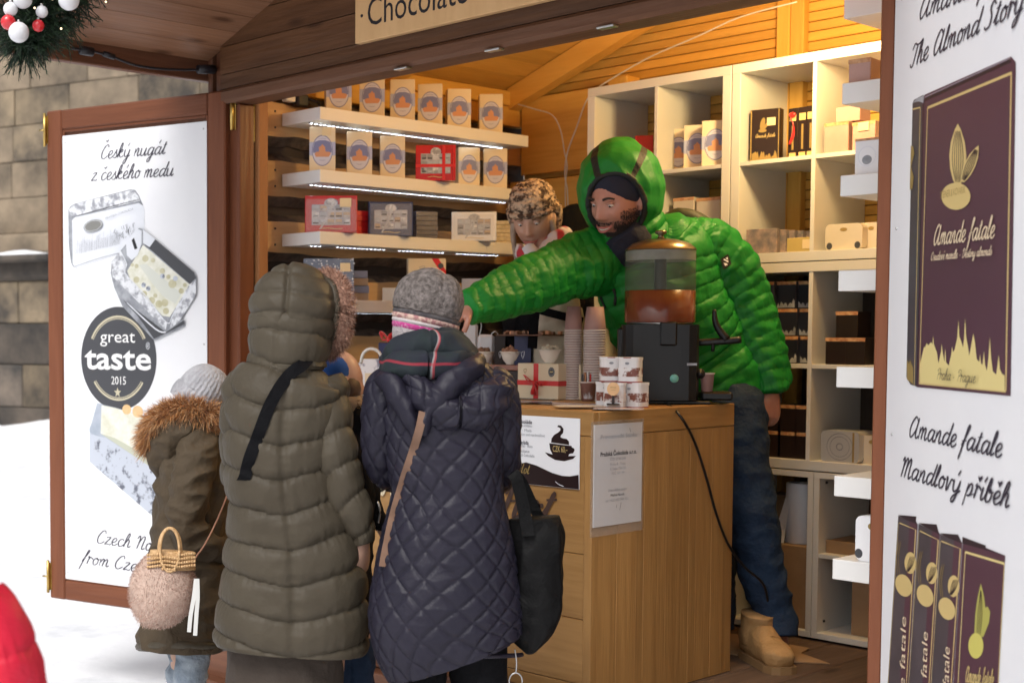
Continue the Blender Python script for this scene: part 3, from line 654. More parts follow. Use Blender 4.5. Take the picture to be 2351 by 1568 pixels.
def books(m, part_):
    q = lambda L: RD.pts(C4c(L))
    if part_ == 3:
        front_book(m, q); return
    for k, (x0, y0, x1, y1, xb0, xb1) in enumerate(((1585, 540, 1738, 600, 1485, 1640), (1437, 470, 1585, 540, 1330, 1490), (1296, 415, 1430, 470, 1190, 1335))):
        if k != part_: continue
        m.poly(q([(x0, y0), (x1, y1), (xb1, 2100), (xb0, 2100)]), spine)
        m.poly(q([(x1 - 55, y1 - 20), (x1, y1), (xb1, 2100), (xb1 - 60, 2100)]), plum)
        m.poly(q([(x0, y0 - 5), (x0 + 125, y0 + 5), (x1 - 12, y1 - 18), (x1, y1 + 5), (x0 + 60, y0 + 30)]), plum2)
        m.line(q([(x0 + 10, y0 + 50), (x1 - 12, y1 + 42), (xb1 - 15, 2100)]), .006, gold, 1); m.line(q([(x1 + 2, y1), (xb1 + 2, 2100)]), .004, mgrey, 1); m.line(q([(x0 + 3, y0 + 50), (xb0 + 3, 2100)]), .004, gold, 1)
        xc, yc = (x0 + x1) / 2 - 12, y1 + (290 if k else 320)
        m.poly(q([(xc + 30 + 40 * math.cos(g), yc - 20 + 75 * math.sin(g)) for g in [i * math.pi / 10 for i in range(20)]]), gold)
        for j in range(5): m.line(q([(xc + 5 + j * 3, yc + 40), (xc + 12 + j * 9, yc - 10), (xc + 30 + j * 8, yc - 65)]), .003, plum2, 3)
        for dx in (-55, -42): m.line(q([(xc + dx, yc + 60), (xc + dx - 10, yc - 60), (xc + dx + 8, yc - 170)]), .003, goldd, 3)
        m.poly(q([(xc - 15 + 58 * math.cos(g), yc + 135 + 75 * math.sin(g) + 18 * math.cos(g)) for g in [i * math.pi / 12 for i in range(24)]]), gold)
        # spine lettering runs upwards
        p0, p1 = RD.uv(*C4c([(xc - 62, 1568 + 40 * k)])[0]), RD.uv(*C4c([(xc - 32, 1010 + 100 * (2 - k) - 0)])[0])
        V, Fc, wt = font_mesh('Amande fatale', 0); yy = m.lay(); hh = (p1[1] - p0[1]) * 1.0
        m.add([(p0[0] - b * .05 + .05 + a / wt * .0, yy, p0[1] - .15 + a / wt * (hh + .12)) for a, b in V], Fc, MATS['cream_print'])
def front_book(m, q):
    m.poly(q([(1740, 570), (2035, 690), (1960, 2100), (1640, 2100)]), plum)
    m.poly(q([(1740, 560), (1900, 620), (1900, 640), (2036, 690), (1738, 605)]), plum2)
    m.line(q([(1760, 665), (2030, 745)]), .009, goldp, 1); m.line(q([(1760, 665), (1680, 2100)]), .006, goldp, 1); m.line(q([(2030, 745), (1960, 2100)]), .006, gold, 1)
    gg = mk('olive_gold_print', (.42, .4, .1), rough=.4)
    m.poly(q([(1868, 880), (1890, 970), (1905, 1100), (1880, 1250), (1822, 1240), (1830, 1090), (1845, 980)]), gg)
    m.poly(q([(1895, 1050), (1915, 1040), (1933, 1075), (1925, 1150), (1885, 1250), (1875, 1240), (1890, 1130)]), gg)
    for j in range(4): m.line(q([(1840 + j * 8, 1235), (1848 + j * 10, 1080), (1866 + j * 2, 930)]), .0025, plum2, 3)
    m.poly(q([(1835 + 52 * math.cos(g), 1310 + 88 * math.sin(g)) for g in [i * math.pi / 14 for i in range(28)]]), mk('yellow_print', (.6, .55, .14), rough=.4))
    a, b = C4c([(1760, 1560), (1965, 1590)]); fit(RD, 'Amande fatale', a, b, m, gold, xh=.02)
for k_ in (2, 1, 0, 3): dec(lambda m: books(m, k_), 'book_picture', rp, RY, .33 * k_)
m = MB()
for v in (.6, 1.25, 1.75, 2.3): m.ball((.05, 0, v), (.004, .003, .004), steel, 6)
ofs(m.obj('screw_heads', rp), RY - .001)
# ================================================================== name board
p0 = on(820, 103, 1, YF - .05); SF = Frame((p0.x, YF - .062, 0), (1, 0))
sg = thing('name_board', 'pale wooden name board reading Chocolate fixed on the gable boards', 'sign', SF.o, 0)
part('board', sg, (0, 1.7, 0, .028, p0.z, p0.z + .46, wood('sign_wood_', (.55, .33, .15), (.68, .44, .22), 2, stretch=5, sc=10, knots=False, rnd=0, bump=.1)))
def sgl(m):
    a, b = SF.uv(842, 60), SF.uv(1100, 0)
    fit(SF, 'Chocolate', (842, 62), (1073, 3), m, black, 'text', xh=px(SF, 860, -6, 60) / .72)
dec(sgl, 'lettering', sg, 0); m = MB(); m.ball((.035, 0, p0.z + .09), (.006, .004, .006), black, 8); m.ball((1.6, .0, p0.z + .03), (.006, .004, .006), black, 8); m.obj('screw_heads', sg)
# ================================================================== floating shelves
def wall_shelf(name_label, x0, x1, y0, y1, zt_, leds=None, th=.05, grp='floating shelves on the left wall'):
    t = thing('wall_shelf', name_label, 'shelf', ((x0 + x1) / 2, y0, zt_), 0, grp)
    hx = (x1 - x0) / 2
    part('board', t, (-hx, hx, 0, y1 - y0, -th, 0, white_gloss), bev=.0015)
    return t
led_m = mk('led_light', (.85, .92, 1.), emit=14.)
SX0, SX1, SY0, SY1 = XL + .0, -4.06, 3.693, 4.965
SZ = [on(735, 240, 0, SX1).z, on(735, 389, 0, SX1).z, on(735, 531, 0, SX1).z]
SZ.append(on(960, 692, 0, SX1).z)
SZ = [2.383, SZ[1], SZ[2], SZ[3]]
nm = ['top', 'second', 'third', 'lowest']
for k, z in enumerate(SZ):
    sh = wall_shelf(f'{nm[k]} white floating shelf on the rough boarded left wall, lit by small lamps' if k else 'top white floating shelf on the rough boarded left wall, under six tall cream boxes', SX0 + .02, SX1, SY0, SY1 - (0 if k == 0 else .0), z)
    strip = MB(); strip.box(.02, .032, .02, SY1 - SY0 - .03, -.0532, -.0502, mgrey, 0)
    n = 50
    for i in range(n):
        if k == 2 and i % 15 in (3, 4, 5, 15): continue
        y = .03 + (SY1 - SY0 - .07) * i / n; strip.add([(.019, y, -.0534), (.032, y, -.0534), (.032, y + .007, -.0534), (.019, y + .007, -.0534)], [(0, 1, 2, 3)], led_m)
    strip.obj('led_strip', sh)
RSX0 = -1.895
for k, (y, b) in enumerate(((0, 48), (195, 247), (405, 456), (622, 671), (842, 884), (1092, 1136), (1283, 1326))):
    z = on(1918, y, 1, 3.635).z if y else on(1918, 48, 1, 3.635).z + .056
    lab = ['highest', 'second from the top', 'third from the top', 'fourth from the top', 'third from the bottom', 'second from the bottom', 'lowest'][k]
    sh = wall_shelf(f'short white floating shelf end beside the right door post, {lab} of seven', RSX0, XR, 3.635, 4.6, z, th=.056, grp='floating shelves on the right wall')
# ================================================================== white cabinets on the back wall
CF, CB = 4.852, 5.235
def cabinet(label, x0, x1, z0, z1, cols, rows, o=.036, i_=.016, back=None, loc=None):
    t = thing('shelf_unit', label, 'cabinet', (x0, CF, z0)); W_ = x1 - x0; H_ = z1 - z0; D_ = CB - CF; wl = white_lam
    part('top_panel', t, (0, W_, 0, D_, H_ - o, H_, wl), bev=.001); part('bottom_panel', t, (0, W_, 0, D_, 0, o, wl), bev=.001)
    for k in (0, 1): part('side_panel', t, (k * (W_ - o), k * (W_ - o) + o, .0006, D_, o, H_ - o, wl), bev=.001)
    cw = (W_ - 2 * o - (cols - 1) * i_) / cols; ch = (H_ - 2 * o - (rows - 1) * i_) / rows
    for c_ in range(1, cols): part('divider', t, (o + c_ * cw + (c_ - 1) * i_, o + c_ * (cw + i_), .002, D_, o, H_ - o, wl), bev=.001)
    for c_ in range(cols):
        for r_ in range(1, rows): part('shelf', t, (o + c_ * (cw + i_), o + c_ * (cw + i_) + cw, .004, D_, o + r_ * ch + (r_ - 1) * i_, o + r_ * (ch + i_), wl), bev=.001)
    return t, cw, ch
cabinet('upper left white cube shelf unit on the back wall behind the hooded man', -3.651, -2.977, 1.762, 2.527, 2, 2)
cabinet('upper right white cube shelf unit with the dark chocolate books', -2.972, -2.30, 1.762, 2.527, 2, 2)
cabinet('lower right white cube shelf unit full of dark boxes', -2.972, -2.30, .985, 1.758, 2, 2)
cabinet('lower left white cube shelf unit hidden behind the sellers', -3.651, -2.977, .985, 1.758, 2, 2)
b1, _, _ = cabinet('white base cabinet with cardboard boxes and a paper roll', -2.972, -2.61, ZF + .01, .98, 1, 1, o=.022)
b2, _, _ = cabinet('white base cabinet with a middle shelf near the right shelves', -2.608, -2.0, ZF + .01, .98, 1, 2, o=.022)
cabinet('white base cabinet behind the counter on the left', -3.651, -2.977, ZF + .01, .98, 2, 1, o=.022)
cabinet('white cube shelf unit in the back right corner of the stall', -2.297, -1.66, .985, 2.527, 2, 4)
m = MB()
for x in (.03,):
    for z in (.06, .58): m.ball((x - .006, .05, z), .006, black, 6)
m.obj('peg_holes', b2)
# ================================================================== counter
CT = 1.26; CX = -2.541; CX0 = -4.02; CY1 = 4.197
ct = thing('counter', 'oak boarded sales counter holding the drink machine and sweets', 'counter', (0, 0, 0))
part('top_edge', ct, (CX0, CX, YF, YF + .03, CT - .075, CT - .0, oak(0)), bev=.003); part('top_edge', ct, (CX - .03, CX, YF + .031, CY1, CT - .075, CT, oak(1)), bev=.003)
part('counter_top', ct, (CX0 + .001, CX - .031, YF + .031, CY1 - .001, CT - .028, CT - .001, oak(0)), bev=.002)
z = CT - .076; k = 0
for h in (.36, .2, .2, .17):
    part('front_board', ct, (CX0, CX - .03, YF + .002 + .001 * (k % 2), YF + .028, z - h + .0012, z - .0006, oak(0)), bev=.002); z -= h; k += 1
y = YF + .0; wds = (.03, .1, .1, .04, .12, .13, .04, .09, .07, .057)
for k, wd in enumerate(wds):
    part('side_board', ct, (CX - .028, CX - (.001 if k else 0) - .0006 * (k % 2), y + .0002, y + wd - .0002, ZF + .002, CT - .0765, oak(2)), bev=.0007); y += wd
part('foot_rail', ct, (CX0 - .1, CX - .2, YF - .115, YF - .002, ZF + .001, ZF + .035, brown(0)), bev=.006)
# papers and lettering on the counter
CFr = Frame((0, YF - .004, 0), (1, 0)); CSd = Frame((CX + .004, 0, 0), (0, 1))
mn = thing('menu_sheet', 'white and dark drinks menu with a steaming cup taped to the counter front', 'menu', (0, YF, 0))
q = CFr.pts([(1180, 951), (1331, 961), (1330, 1124), (1180, 1107)])
u1 = q[1][0]; zt0 = q[1][1]; zb0 = q[2][1]; u0 = u1 - .42
m = MB(); m.add([(u0, -.0035, zb0), (u1, -.0035, zb0), (u1, -.0035, zt0), (u0, -.0035, zt0), (u0, -.001, zb0), (u1, -.001, zb0), (u1, -.001, zt0), (u0, -.001, zt0)], [(0, 1, 2, 3), (1, 5, 6, 2), (0, 3, 7, 4), (0, 4, 5, 1), (3, 2, 6, 7)], paper); m.obj('sheet', mn)
C5 = lambda L: CFr.pts([((1300 + x / 3.5643) / 1.2246, (1120 + y / 3.5643) / 1.2246) for x, y in L])
choc = mk('chocolate_print', (.02, .009, .009), rough=.3)
def menu(m, w):
    if w == 1: return menu_text(m)
    w_ = C5([(560, 655), (640, 640), (740, 670), (900, 745), (1000, 775), (1080, 780), (1165, 765)])
    m.poly([(u0, zb0 + .001), (u1 - .0, zb0 + .001)] + w_[::-1] + [(w_[0][0] - .06, w_[0][1] - .02), (u0, w_[0][1] - .06)], choc)
    m.poly(C5([(872, 448), (1095, 475), (1098, 490), (1120, 500), (1125, 520), (1110, 548), (1085, 552), (1070, 558), (1062, 578), (1138, 575), (1110, 605), (1020, 628), (930, 615), (860, 575), (828, 538), (905, 562), (880, 510)]), choc)
    m.poly(C5([(890, 440), (895, 400), (920, 365), (960, 342), (982, 322), (985, 300), (970, 290), (952, 285), (960, 268), (990, 272), (1015, 305), (1010, 345), (985, 372), (985, 390), (1010, 400), (1045, 405), (1068, 430), (1070, 465)]), choc)
    a, b = C5([(905, 530), (1055, 530)]); m.text('CZK 60,–', a[0], a[1], .026, gold, width=b[0] - a[0])
def menu_text(m):
    for y, s, x1_ in ((250, 'Horká čokoláda', 700), (455, 'Svařená čokoláda', 665)):
        a, b = C5([(430, y - 12), (x1_, y)]); m.text(s, a[0], a[1] - .0, .017, ink, width=b[0] - a[0], bold=.01, slope=0)
    for y, s, x1_ in ((282, 'z belgické čokolády se smetanou', 700), (330, 'Small 0,2 l · Malá', 695), (370, 'with whipped cream and marshmallows', 830), (485, 's rumem a skořicí · Rum', 705), (535, 'Hot chocolate', 675), (575, 'Ochutnejte naši čokoládu', 725)):
        a, b = C5([(430, y - 12), (x1_, y)]); m.text(s, a[0], a[1], .013, mgrey, width=b[0] - a[0])
    a, b = C5([(560, 745), (690, 760)]); m.script('Hot!', a[0], a[1], .018, goldd, width=b[0] - a[0])
    m.line(C5([(935, 830), (970, 860), (1020, 880)]), .002, lgrey)
dec(lambda m: menu(m, 0), 'cup_print', mn, -.0035); dec(lambda m: menu(m, 1), 'lettering', mn, -.0035, 12)
op = thing('notice_sheet', 'white printed stall owner notice in a clear sleeve on the counter side', 'notice', (CX, 0, 0), R(90))
q = CSd.pts([(1365, 976), (1475, 968), (1472, 1195), (1365, 1211)]); s0, s1, sz1, sz0 = q[0][0], q[1][0], q[0][1], q[3][1]
notep = mk('notice_paper', (.56, .55, .56), (.62, .61, .62), sc=3, rough=.25)
m = MB(); m.box(s0, s1, -.004, -.001, sz0, sz1, notep, 0); m.obj('sheet', op)
m = MB(); m.box(s0 - .012, s1 + .012, -.0008, -.0002, sz0 - .03, sz1 + .01, mk('clear_film', (.6, .5, .4), rough=.15, alpha=.25), 0); m.obj('film_sleeve', op)
def note(m):
    cu = (s0 + s1) / 2; h = sz1 - sz0
    for t, s, k, b, mt in (('Provozovatel Stánku', .80, .86, 0, mgrey), ('Pražská Čokoláda s.r.o.', .80, .69, .02, dgrey), ('IČO: 27381248', .38, .64, 0, mgrey), ('Praha 8 · Troja', .38, .59, 0, mgrey), ('K Sadu 734/26', .38, .545, 0, mgrey), ('PSČ 181 00', .3, .5, 0, mgrey), ('Odpovědná osoba', .46, .335, 0, mgrey), ('Michal Novák', .34, .285, 0, dgrey), ('tel: +420 602 344 722', .56, .235, 0, mgrey)):
        wd = (s1 - s0) * s * .95; m.text(t, cu - wd / 2, sz0 + h * k, .018 if s > .7 else .0115, mt, width=wd * (1 if s > .7 else .9), bold=b)
    for a, b, c_, d in ((.72, .95, .74, .91), (.54, .9, .55, .885), (.47, .2, .46, .165), (.56, .215, .53, .14)): m.line([(s0 + (s1 - s0) * a, sz0 + h * b), (s0 + (s1 - s0) * c_, sz0 + h * d)], .003, dgrey, 1)
dec(note, 'print', op, -.004)
hl = MB(); dk = mk('dark_stained_letters', (.05, .022, .014), rough=.5)
a, b = CFr.uv(1150, 1190), CFr.uv(1262, 1176)
hl.script('Hot', CFr.uv(1140, 1190)[0], CFr.uv(1140, 1190)[1] + .004, .066, dk, width=CFr.uv(1262, 1190)[0] - CFr.uv(1140, 1190)[0], pen=.24, cal=.3)
hl.k = 40
hl.script('Choc', CFr.uv(850, 1130)[0] - .06, CFr.uv(860, 1135)[1], .075, mk('cream_letters', (.62, .52, .36), rough=.5), width=.36, pen=.24, cal=.2)
o = hl.obj('lettering', ct); o.location = (0, YF - .001, 0)
# ================================================================== placing goods
def colX(x, X, z):
    k = (x - PX) / F; dz = z - EYE.z; Y = (k * (X * FW.x + dz * FW.z) - X * RT.x) / (RT.y - k * FW.y); return Vector((X, Y, z))
def colY(x, Y, z):
    k = (x - PX) / F; dz = z - EYE.z; X = (k * (Y * FW.y + dz * FW.z) - Y * RT.y) / (RT.x - k * FW.x); return Vector((X, Y, z))
def dep(p): return (p - EYE).dot(FW)
def top(x, y, z=CT): return on(x, y, 2, z)
def face_rz(p): d = EYE - p; return math.atan2(d.x, -d.y)
def prod(name, label, cat, x0, x1, yt, p, mat, dp, fn=None, rz=None, dr=0., group=None, h=None, body='box'):
    """p: middle of the front foot edge"""
    d = dep(p); r_ = (face_rz(p) if rz is None else rz) + R(dr); wd = (x1 - x0) * d / F / max(.4, math.cos((face_rz(p) if rz is not None else r_) - r_))
    hh = h or (at((x0 + x1) / 2, yt, d).z - p.z)
    t = thing(name, label, cat, p, r_, group)
    m = MB(); m.box(-wd / 2, wd / 2, 0, dp, 0, hh, mat, .0015); m.obj(body, t)
    if fn:
        m = MB(); fn(m, wd, hh); m.obj('print', t)
    return t
def oval_print(m, w_, h):
    m.line([(-w_ / 2, h * .62), (w_ / 2, h * .62)], .001, blue_l, 1)
    m.rect(-w_ * .5, h * .36, w_ * .5, h * .66, blue_l); m.ell(0, h * .47, w_ * .4, h * .345, blue_p); m.ell(0, h * .47, w_ * .375, h * .325, mk('pale_lilac_print', (.6, .6, .72), rough=.5))
    m.poly([(-w_ * .37, h * .5), (-w_ * .3, h * .66), (-w_ * .12, h * .7), (w_ * .12, h * .7), (w_ * .3, h * .66), (w_ * .37, h * .5), (w_ * .36, h * .42), (-w_ * .36, h * .42)], blue_p)
    m.poly([(-w_ * .3, h * .4), (-w_ * .25, h * .33), (w_ * .25, h * .33), (w_ * .32, h * .4), (w_ * .28, h * .44), (w_ * .12, h * .45), (w_ * .1, h * .56), (w_ * .04, h * .58), (0, h * .62), (-w_ * .04, h * .58), (-w_ * .14, h * .54), (-w_ * .12, h * .45), (-w_ * .24, h * .44)], orange_p)
    m.line([(-w_ * .12, h * .26), (0, h * .25), (w_ * .12, h * .26)], .0015, blue_p, 2); m.line([(-w_ * .16, h * .73), (0, h * .745), (w_ * .16, h * .73)], .0015, blue_p, 2)
ords = ['first', 'second', 'third', 'fourth', 'fifth', 'sixth']
def zt(k): return SZ[k] + .0005
proto = None
def oval(p, label, dr=0., w_=.104, group='tall cream boxes with a blue oval'):
    global proto
    rz = face_rz(p) + R(dr)
    if proto is None:
        t = thing('oval_label_box', label, 'box', p, rz, group)
        m = MB(); m.box(-.052, .052, 0, .06, 0, .178, creamc, .0015); m.obj('carton', t); m = MB(); oval_print(m, .104, .178); m.obj('print', t); proto = t; return t
    return dup(proto, p, rz, label, group)
for i, x in enumerate((778, 854, 924, 987, 1054, 1127)):
    oval(colX(x, SX1 - .075, zt(0)), f'{ords[i]} from the left of the six tall cream boxes on the top wall shelf', (8, 0, 2, -2, 10, 6)[i])
for i, x in enumerate((740, 825, 901)):
    o = oval(colX(x, SX1 - .06, zt(1)), ('cream box with a price card at its top, first on the second wall shelf', 'cream oval box second from the left on the second wall shelf', 'cream oval box standing just left of the red gift box')[i], (0, 2, 3)[i])
    if i == 0:
        m = MB(); m.box(-.002, .036, -.004, -.002, .142, .174, price, 0); m.obj('price_card', o)
oval(colX(1077, SX1 - .1, zt(1)), 'cream oval box half hidden behind the red gift box', 25); oval(colX(1137, SX1 - .05, zt(1)), 'cream oval box at the right end of the second wall shelf', 3)
def grid_print(bgm, roundel=True):
    def f(m, w_, h):
        rr = random.Random(int(w_ * 1e4))
        u0_, u1_, v0_, v1_ = -w_ * .37, w_ * .37, h * .2, h * .76
        m.rect(u0_, v0_, u1_, v1_, mk('windowed_tray_print', (.3, .32, .42), (.62, .62, .66), sc=40, rough=.15))
        for i in range(5):
            for j in range(3):
                a = u0_ + (u1_ - u0_) * (i + .08) / 5; b = v0_ + (v1_ - v0_) * (j + .12) / 3
                m.rect(a, b, a + (u1_ - u0_) / 5 * .84, b + (v1_ - v0_) / 3 * .74, rr.choice([greym, mgrey, spot, bluegrey, mk('tan_piece_print', (.5, .38, .26), rough=.4)]))
                m.rect(a + .002, b + .002, a + (u1_ - u0_) / 5 * .8, b + (v1_ - v0_) / 3 * .3, rr.choice([dgrey, mgrey, dgrey, spot]))
        if roundel: m.ell(w_ * .0, h * .8, w_ * .13, h * .13, bluegrey); m.ell(w_ * .0, h * .8, w_ * .11, h * .11, greym)
        m.line([(-w_ * .2, h * .1), (-w_ * .05, h * .12), (w_ * .1, h * .09), (w_ * .22, h * .11)], .003, gold, 2)
    return f
film = mk('clear_wrap', (.9, .9, .95), rough=.05, alpha=.16)
def wrapped(t, w_, h, dp):
    m = MB(); m.box(-w_ / 2 - .002, w_ / 2 + .002, -.0045, dp + .003, -.0 + .0004, h + .003, film, .004)
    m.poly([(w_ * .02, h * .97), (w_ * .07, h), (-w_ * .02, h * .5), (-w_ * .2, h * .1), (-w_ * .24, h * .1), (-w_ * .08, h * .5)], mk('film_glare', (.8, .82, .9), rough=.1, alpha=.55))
    o = m.obj('clear_wrap', t); o.location.y = -.0035
def ribbonx(m, w_, h, u, v, mt=redr, th=.013):
    m.k = max(m.k, 50)
    m.rect(u - th / 2, 0, u + th / 2, h, mt); m.rect(-w_ / 2, v - th / 2, w_ / 2, v + th / 2, mt)
def g1(m, w_, h):
    grid_print(red_p)(m, w_, h); ribbonx(m, w_, h, w_ * .2, h * .42)
t = prod('gift_box', 'red picture box with a red ribbon on the second wall shelf', 'box', 951, 1042, 334, colX(1000, SX1 + .005, zt(1)), red_p, .05, g1, dr=2)
m = MB(); m.box(.073, .078, -.003, .055, .001, .15, redr); m.obj('ribbon_band', t)
p3 = lambda x, dx=.03: colX(x, SX1 - dx, zt(2))
t = prod('picture_box', 'large red wrapped picture box with a price card on the third wall shelf', 'box', 700, 820, 450, p3(760), red_p, .04, grid_print(red_p)); wrapped(t, .2, .13, .04)
m = MB(); m.box(.035, .08, -.012, -.0105, .1, .135, price, 0); m.obj('price_card', t)
def stack(name, label, x0, x1, yt, p, n, mats_, dp=.1, cat='box stack', dr=0.):
    d = dep(p); wd = (x1 - x0) * d / F; hh = at(x0, yt, d).z - p.z; rr = random.Random(n + int(x0)); out = []
    for i in range(n):
        m = MB(); j = rr.uniform(-.004, .004); hb = hh / n
        m.box(-wd / 2 + j, wd / 2 + j, j, dp, .0004, hb - .0004, mats_[i % len(mats_)], .001)
        o = m.obj(name, None, (p.x, p.y, p.z + i * hb), face_rz(p) + R(dr)); tag(o, f'{label}, {["lowest", "second from the bottom", "third from the bottom", "fourth from the bottom", "fifth from the bottom", "sixth from the bottom", "top"][i] if i < n - 1 else "topmost"} of its stack', 'box', name.replace('_', ' ') + ' stack'); out.append(o)
    return out
stack('flat_red_box', 'flat red box beside the large red wrapped box', 812, 856, 485, p3(838, .11), 5, [red_p], dr=30)
t = prod('picture_box', 'navy blue wrapped picture box in the middle of the third wall shelf', 'box', 846, 948, 464, p3(897, .02), navy_p, .04, grid_print(navy_p), dr=4); wrapped(t, .17, .13, .04)
stack('flat_navy_box', 'flat navy box right of the navy picture box', 952, 1006, 486, p3(980, .08), 6, [mk('slate_card', (.07, .07, .1), (.14, .14, .19), sc=12, rough=.3)], dr=25)
t = prod('picture_box', 'white wrapped picture box at the right of the third wall shelf', 'box', 1038, 1140, 487, p3(1088, .01), paper, .035, grid_print(paper), dr=2); wrapped(t, .17, .112, .035)
stack('flat_beige_box', 'flat beige patterned box behind the knitted hat', 1138, 1180, 507, p3(1160, .1), 6, [mk('beige_pattern', (.5, .38, .22), (.7, .58, .38), sc=50, rough=.5)], dr=15)
def stars_f(m, w_, h):
    m.stars(90, -w_ / 2, h * .2, w_ / 2, h, .004, lgrey, 5); m.stars(30, -w_ / 2, 0, w_ / 2, h * .3, .007, orange_p, 6)
p4 = lambda x, dx=.03: colX(x, SX1 - dx, zt(3))
t = prod('starry_box', 'grey blue starry box with a price card on the lowest wall shelf', 'box', 697, 812, 594, p4(755), mk('slate_blue_card', (.12, .15, .22), (.2, .24, .33), sc=9, rough=.4), .05, stars_f, dr=4)
m = MB(); m.box(.045, .085, -.005, -.0035, .112, .146, price, 0); m.obj('price_card', t)
stack('small_carton', 'small blue and tan carton beside the starry box', 810, 846, 622, p4(828, .05), 4, [mk('tan_card', (.45, .33, .22), rough=.5), mk('blue_card', (.25, .28, .42), rough=.5)], dp=.06)
def gb(m, w_, h):
    m.poly([(w_ * .12, h), (w_ * .3, h), (w_ * .5, h * .72), (w_ * .5, h * .5)], redr); m.poly([(-w_ * .5, h * .35), (-w_ * .5, h * .55), (-w_ * .3, h * .1), (-w_ * .38, 0)], redr); m.ell(w_ * .36, h * .83, .012, .012, dgrey, 20); m.line([(-w_ * .2, h * .8), (-w_ * .14, h * .7), (-w_ * .06, h * .82), (-w_ * .2, h * .8)], .002, mgrey, 2)
prod('gift_box', 'white gift box tied with a diagonal red ribbon on the lowest wall shelf', 'box', 937, 1024, 594, p4(980, .02), creamc, .05, gb, dr=8)
prod('carton', 'plain low white carton left of the grey wool hat', 'box', 878, 930, 661, p4(904, .02), white_lam, .06); prod('carton', 'flat blue carton seen behind the green sleeve', 'box', 1060, 1110, 640, p4(1085, .06), blue_l, .06)
# black lamp and white tag above the shelf
t = thing('clip_lamp', 'small black and white clip lamp above the left end of the top shelf', 'lamp', on(690, 235, 0, XL + .05))
m = MB(); m.box(-.02, .02, -.03, .03, -.02, .03, black, .006); m.tube([(0, .02, .02), (.03, .07, .0), (.02, .1, -.05)], .006, black); m.obj('lamp_body', t); m = MB(); m.box(-.02, .012, -.085, -.035, -.005, .045, white_lam, .004); m.obj('lamp_head', t)
# ------------------------------------------------------------------ goods in the cabinets
Y1 = CF + .03
A1 = 1.762 + .036; ch = (2.527 - 1.762 - .072 - .016) / 2; AR2 = A1; AR1 = A1 + ch + .016
for i, (x, yy) in enumerate(((1557, .12), (1600, .08), (1642, .03))):
    oval(colY(x, CF + .01 + yy, AR1), ('cream oval box furthest back in the white cube behind the hood', 'middle one of three cream oval boxes in the white cube', 'cream oval box nearest the divider in the white cube')[i], -4)
prod('red_bag', 'dark red ribboned bag peeping over the green hood', 'bag', 1455, 1495, 312, colY(1478, Y1 + .05, AR1), red_p, .05)
patt = mk('patterned_edge', (.4, .16, .07), (.66, .42, .22), sc=60, rough=.5)
def pat_top(m, w_, h): m.rect(-w_ / 2 - .001, h - .012, w_ / 2 + .001, h + .0006, patt)
def pat_dark(m, w_, h):
    m.rect(-w_ / 2 - .001, h - .013, w_ / 2 + .001, h + .0006, patt)
def silh(m, w_, h):
    pat_top(m, w_, h); skyline(lambda L: [(a * w_ - w_ / 2, b * h) for a, b in L], m, .05, .95, .0, .0, .0, lgrey) if False else None
    rr = random.Random(int(h * 1000)); P_ = [(-w_ * .45, .004)]
    for i in range(14): P_.append((-w_ * .45 + w_ * .9 * i / 13, h * (.08 + .38 * rr.random() ** 2)))
    m.poly(P_ + [(w_ * .45, .004)], mgrey)
pinkc = mk('pink_card', (.42, .25, .22), (.5, .32, .28), sc=6, rough=.5, rnd=.05); darkc = mk('dark_card', (.022, .013, .012), rough=.3)
darkb = mk('dark_blue_card', (.016, .017, .028), rough=.3)
for i, (a, b) in enumerate(((1545, 1590), (1598, 1650))): prod('cream_carton', ('cream carton with a patterned lid behind the hood, left one', 'cream carton with a patterned lid beside the shelf divider')[i], 'box', a, b, 455, colY((a + b) / 2, Y1 + .04, AR2), mk('off_white_card', (.58, .52, .44), rough=.5), .1, pat_top, rz=0)
def bookp(m, w_, h):
    m.rect(-w_ * .48, h * .01, -w_ * .44, h * .99, goldd); m.rect(w_ * .44, h * .01, w_ * .47, h * .99, goldd)
    m.ell(-w_ * .08, h * .72, w_ * .08, h * .12, goldd, 16, rot=-.2); m.ell(w_ * .03, h * .68, w_ * .05, h * .09, goldd, 14, rot=-.6); m.ell(-w_ * .08, h * .59, w_ * .14, h * .035, goldd, 16)
    m.script('Amande fatale', -w_ * .32, h * .46, .008, gold, width=w_ * .66, pen=.2)
    rr = random.Random(5); P_ = [(-w_ * .42, .003)]
    for i in range(22): P_.append((-w_ * .42 + w_ * .84 * i / 21, h * (.06 + .15 * rr.random())))
    m.poly(P_ + [(w_ * .42, .003)], goldd)
t = prod('book_box', 'dark chocolate book box with gold lettering and a price card', 'box', 1722, 1787, 252, colY(1755, CF + .06, AR1), darkc, .045, bookp, rz=R(14))
m = MB(); m.box(.008, .04, -.004, -.0025, .135, .165, price, 0); m.obj('price_card', t)
for i, x in enumerate((1819, 1841, 1860)):
    def sp(m, w_, h, i=i):
        m.rect(-w_ * .35, h * .74, w_ * .35, h * .88, gold); m.rect(-w_ * .35, h * .02, w_ * .35, h * .1, gold); m.rect(-w_ * .1, h * .16, w_ * .12, h * .66, goldd)
    t = prod('book_box', ('dark book box turned spine out and tied with a red ribbon', 'dark book box spine out, middle of the three spines', 'dark book box spine out next to the cube divider')[i], 'box', x - 10, x + 10, 250 - i * 3, colY(x, CF + .04, AR1), darkc, .12, sp, rz=0)
    if i == 0:
        m = MB(); m.tube([(-.006, -.006, .15), (.006, -.008, .12), (.004, -.006, .08), (-.008, -.008, .05)], .006, redr, 6, 3, .002); m.ball((0, -.006, .16), (.016, .006, .01), redr, 8); m.obj('ribbon', t)
pk = lambda x, z, dy=.03: colY(x, CF + dy, z)
h0 = at(1919, 282, dep(pk(1919, AR1))).z - AR1
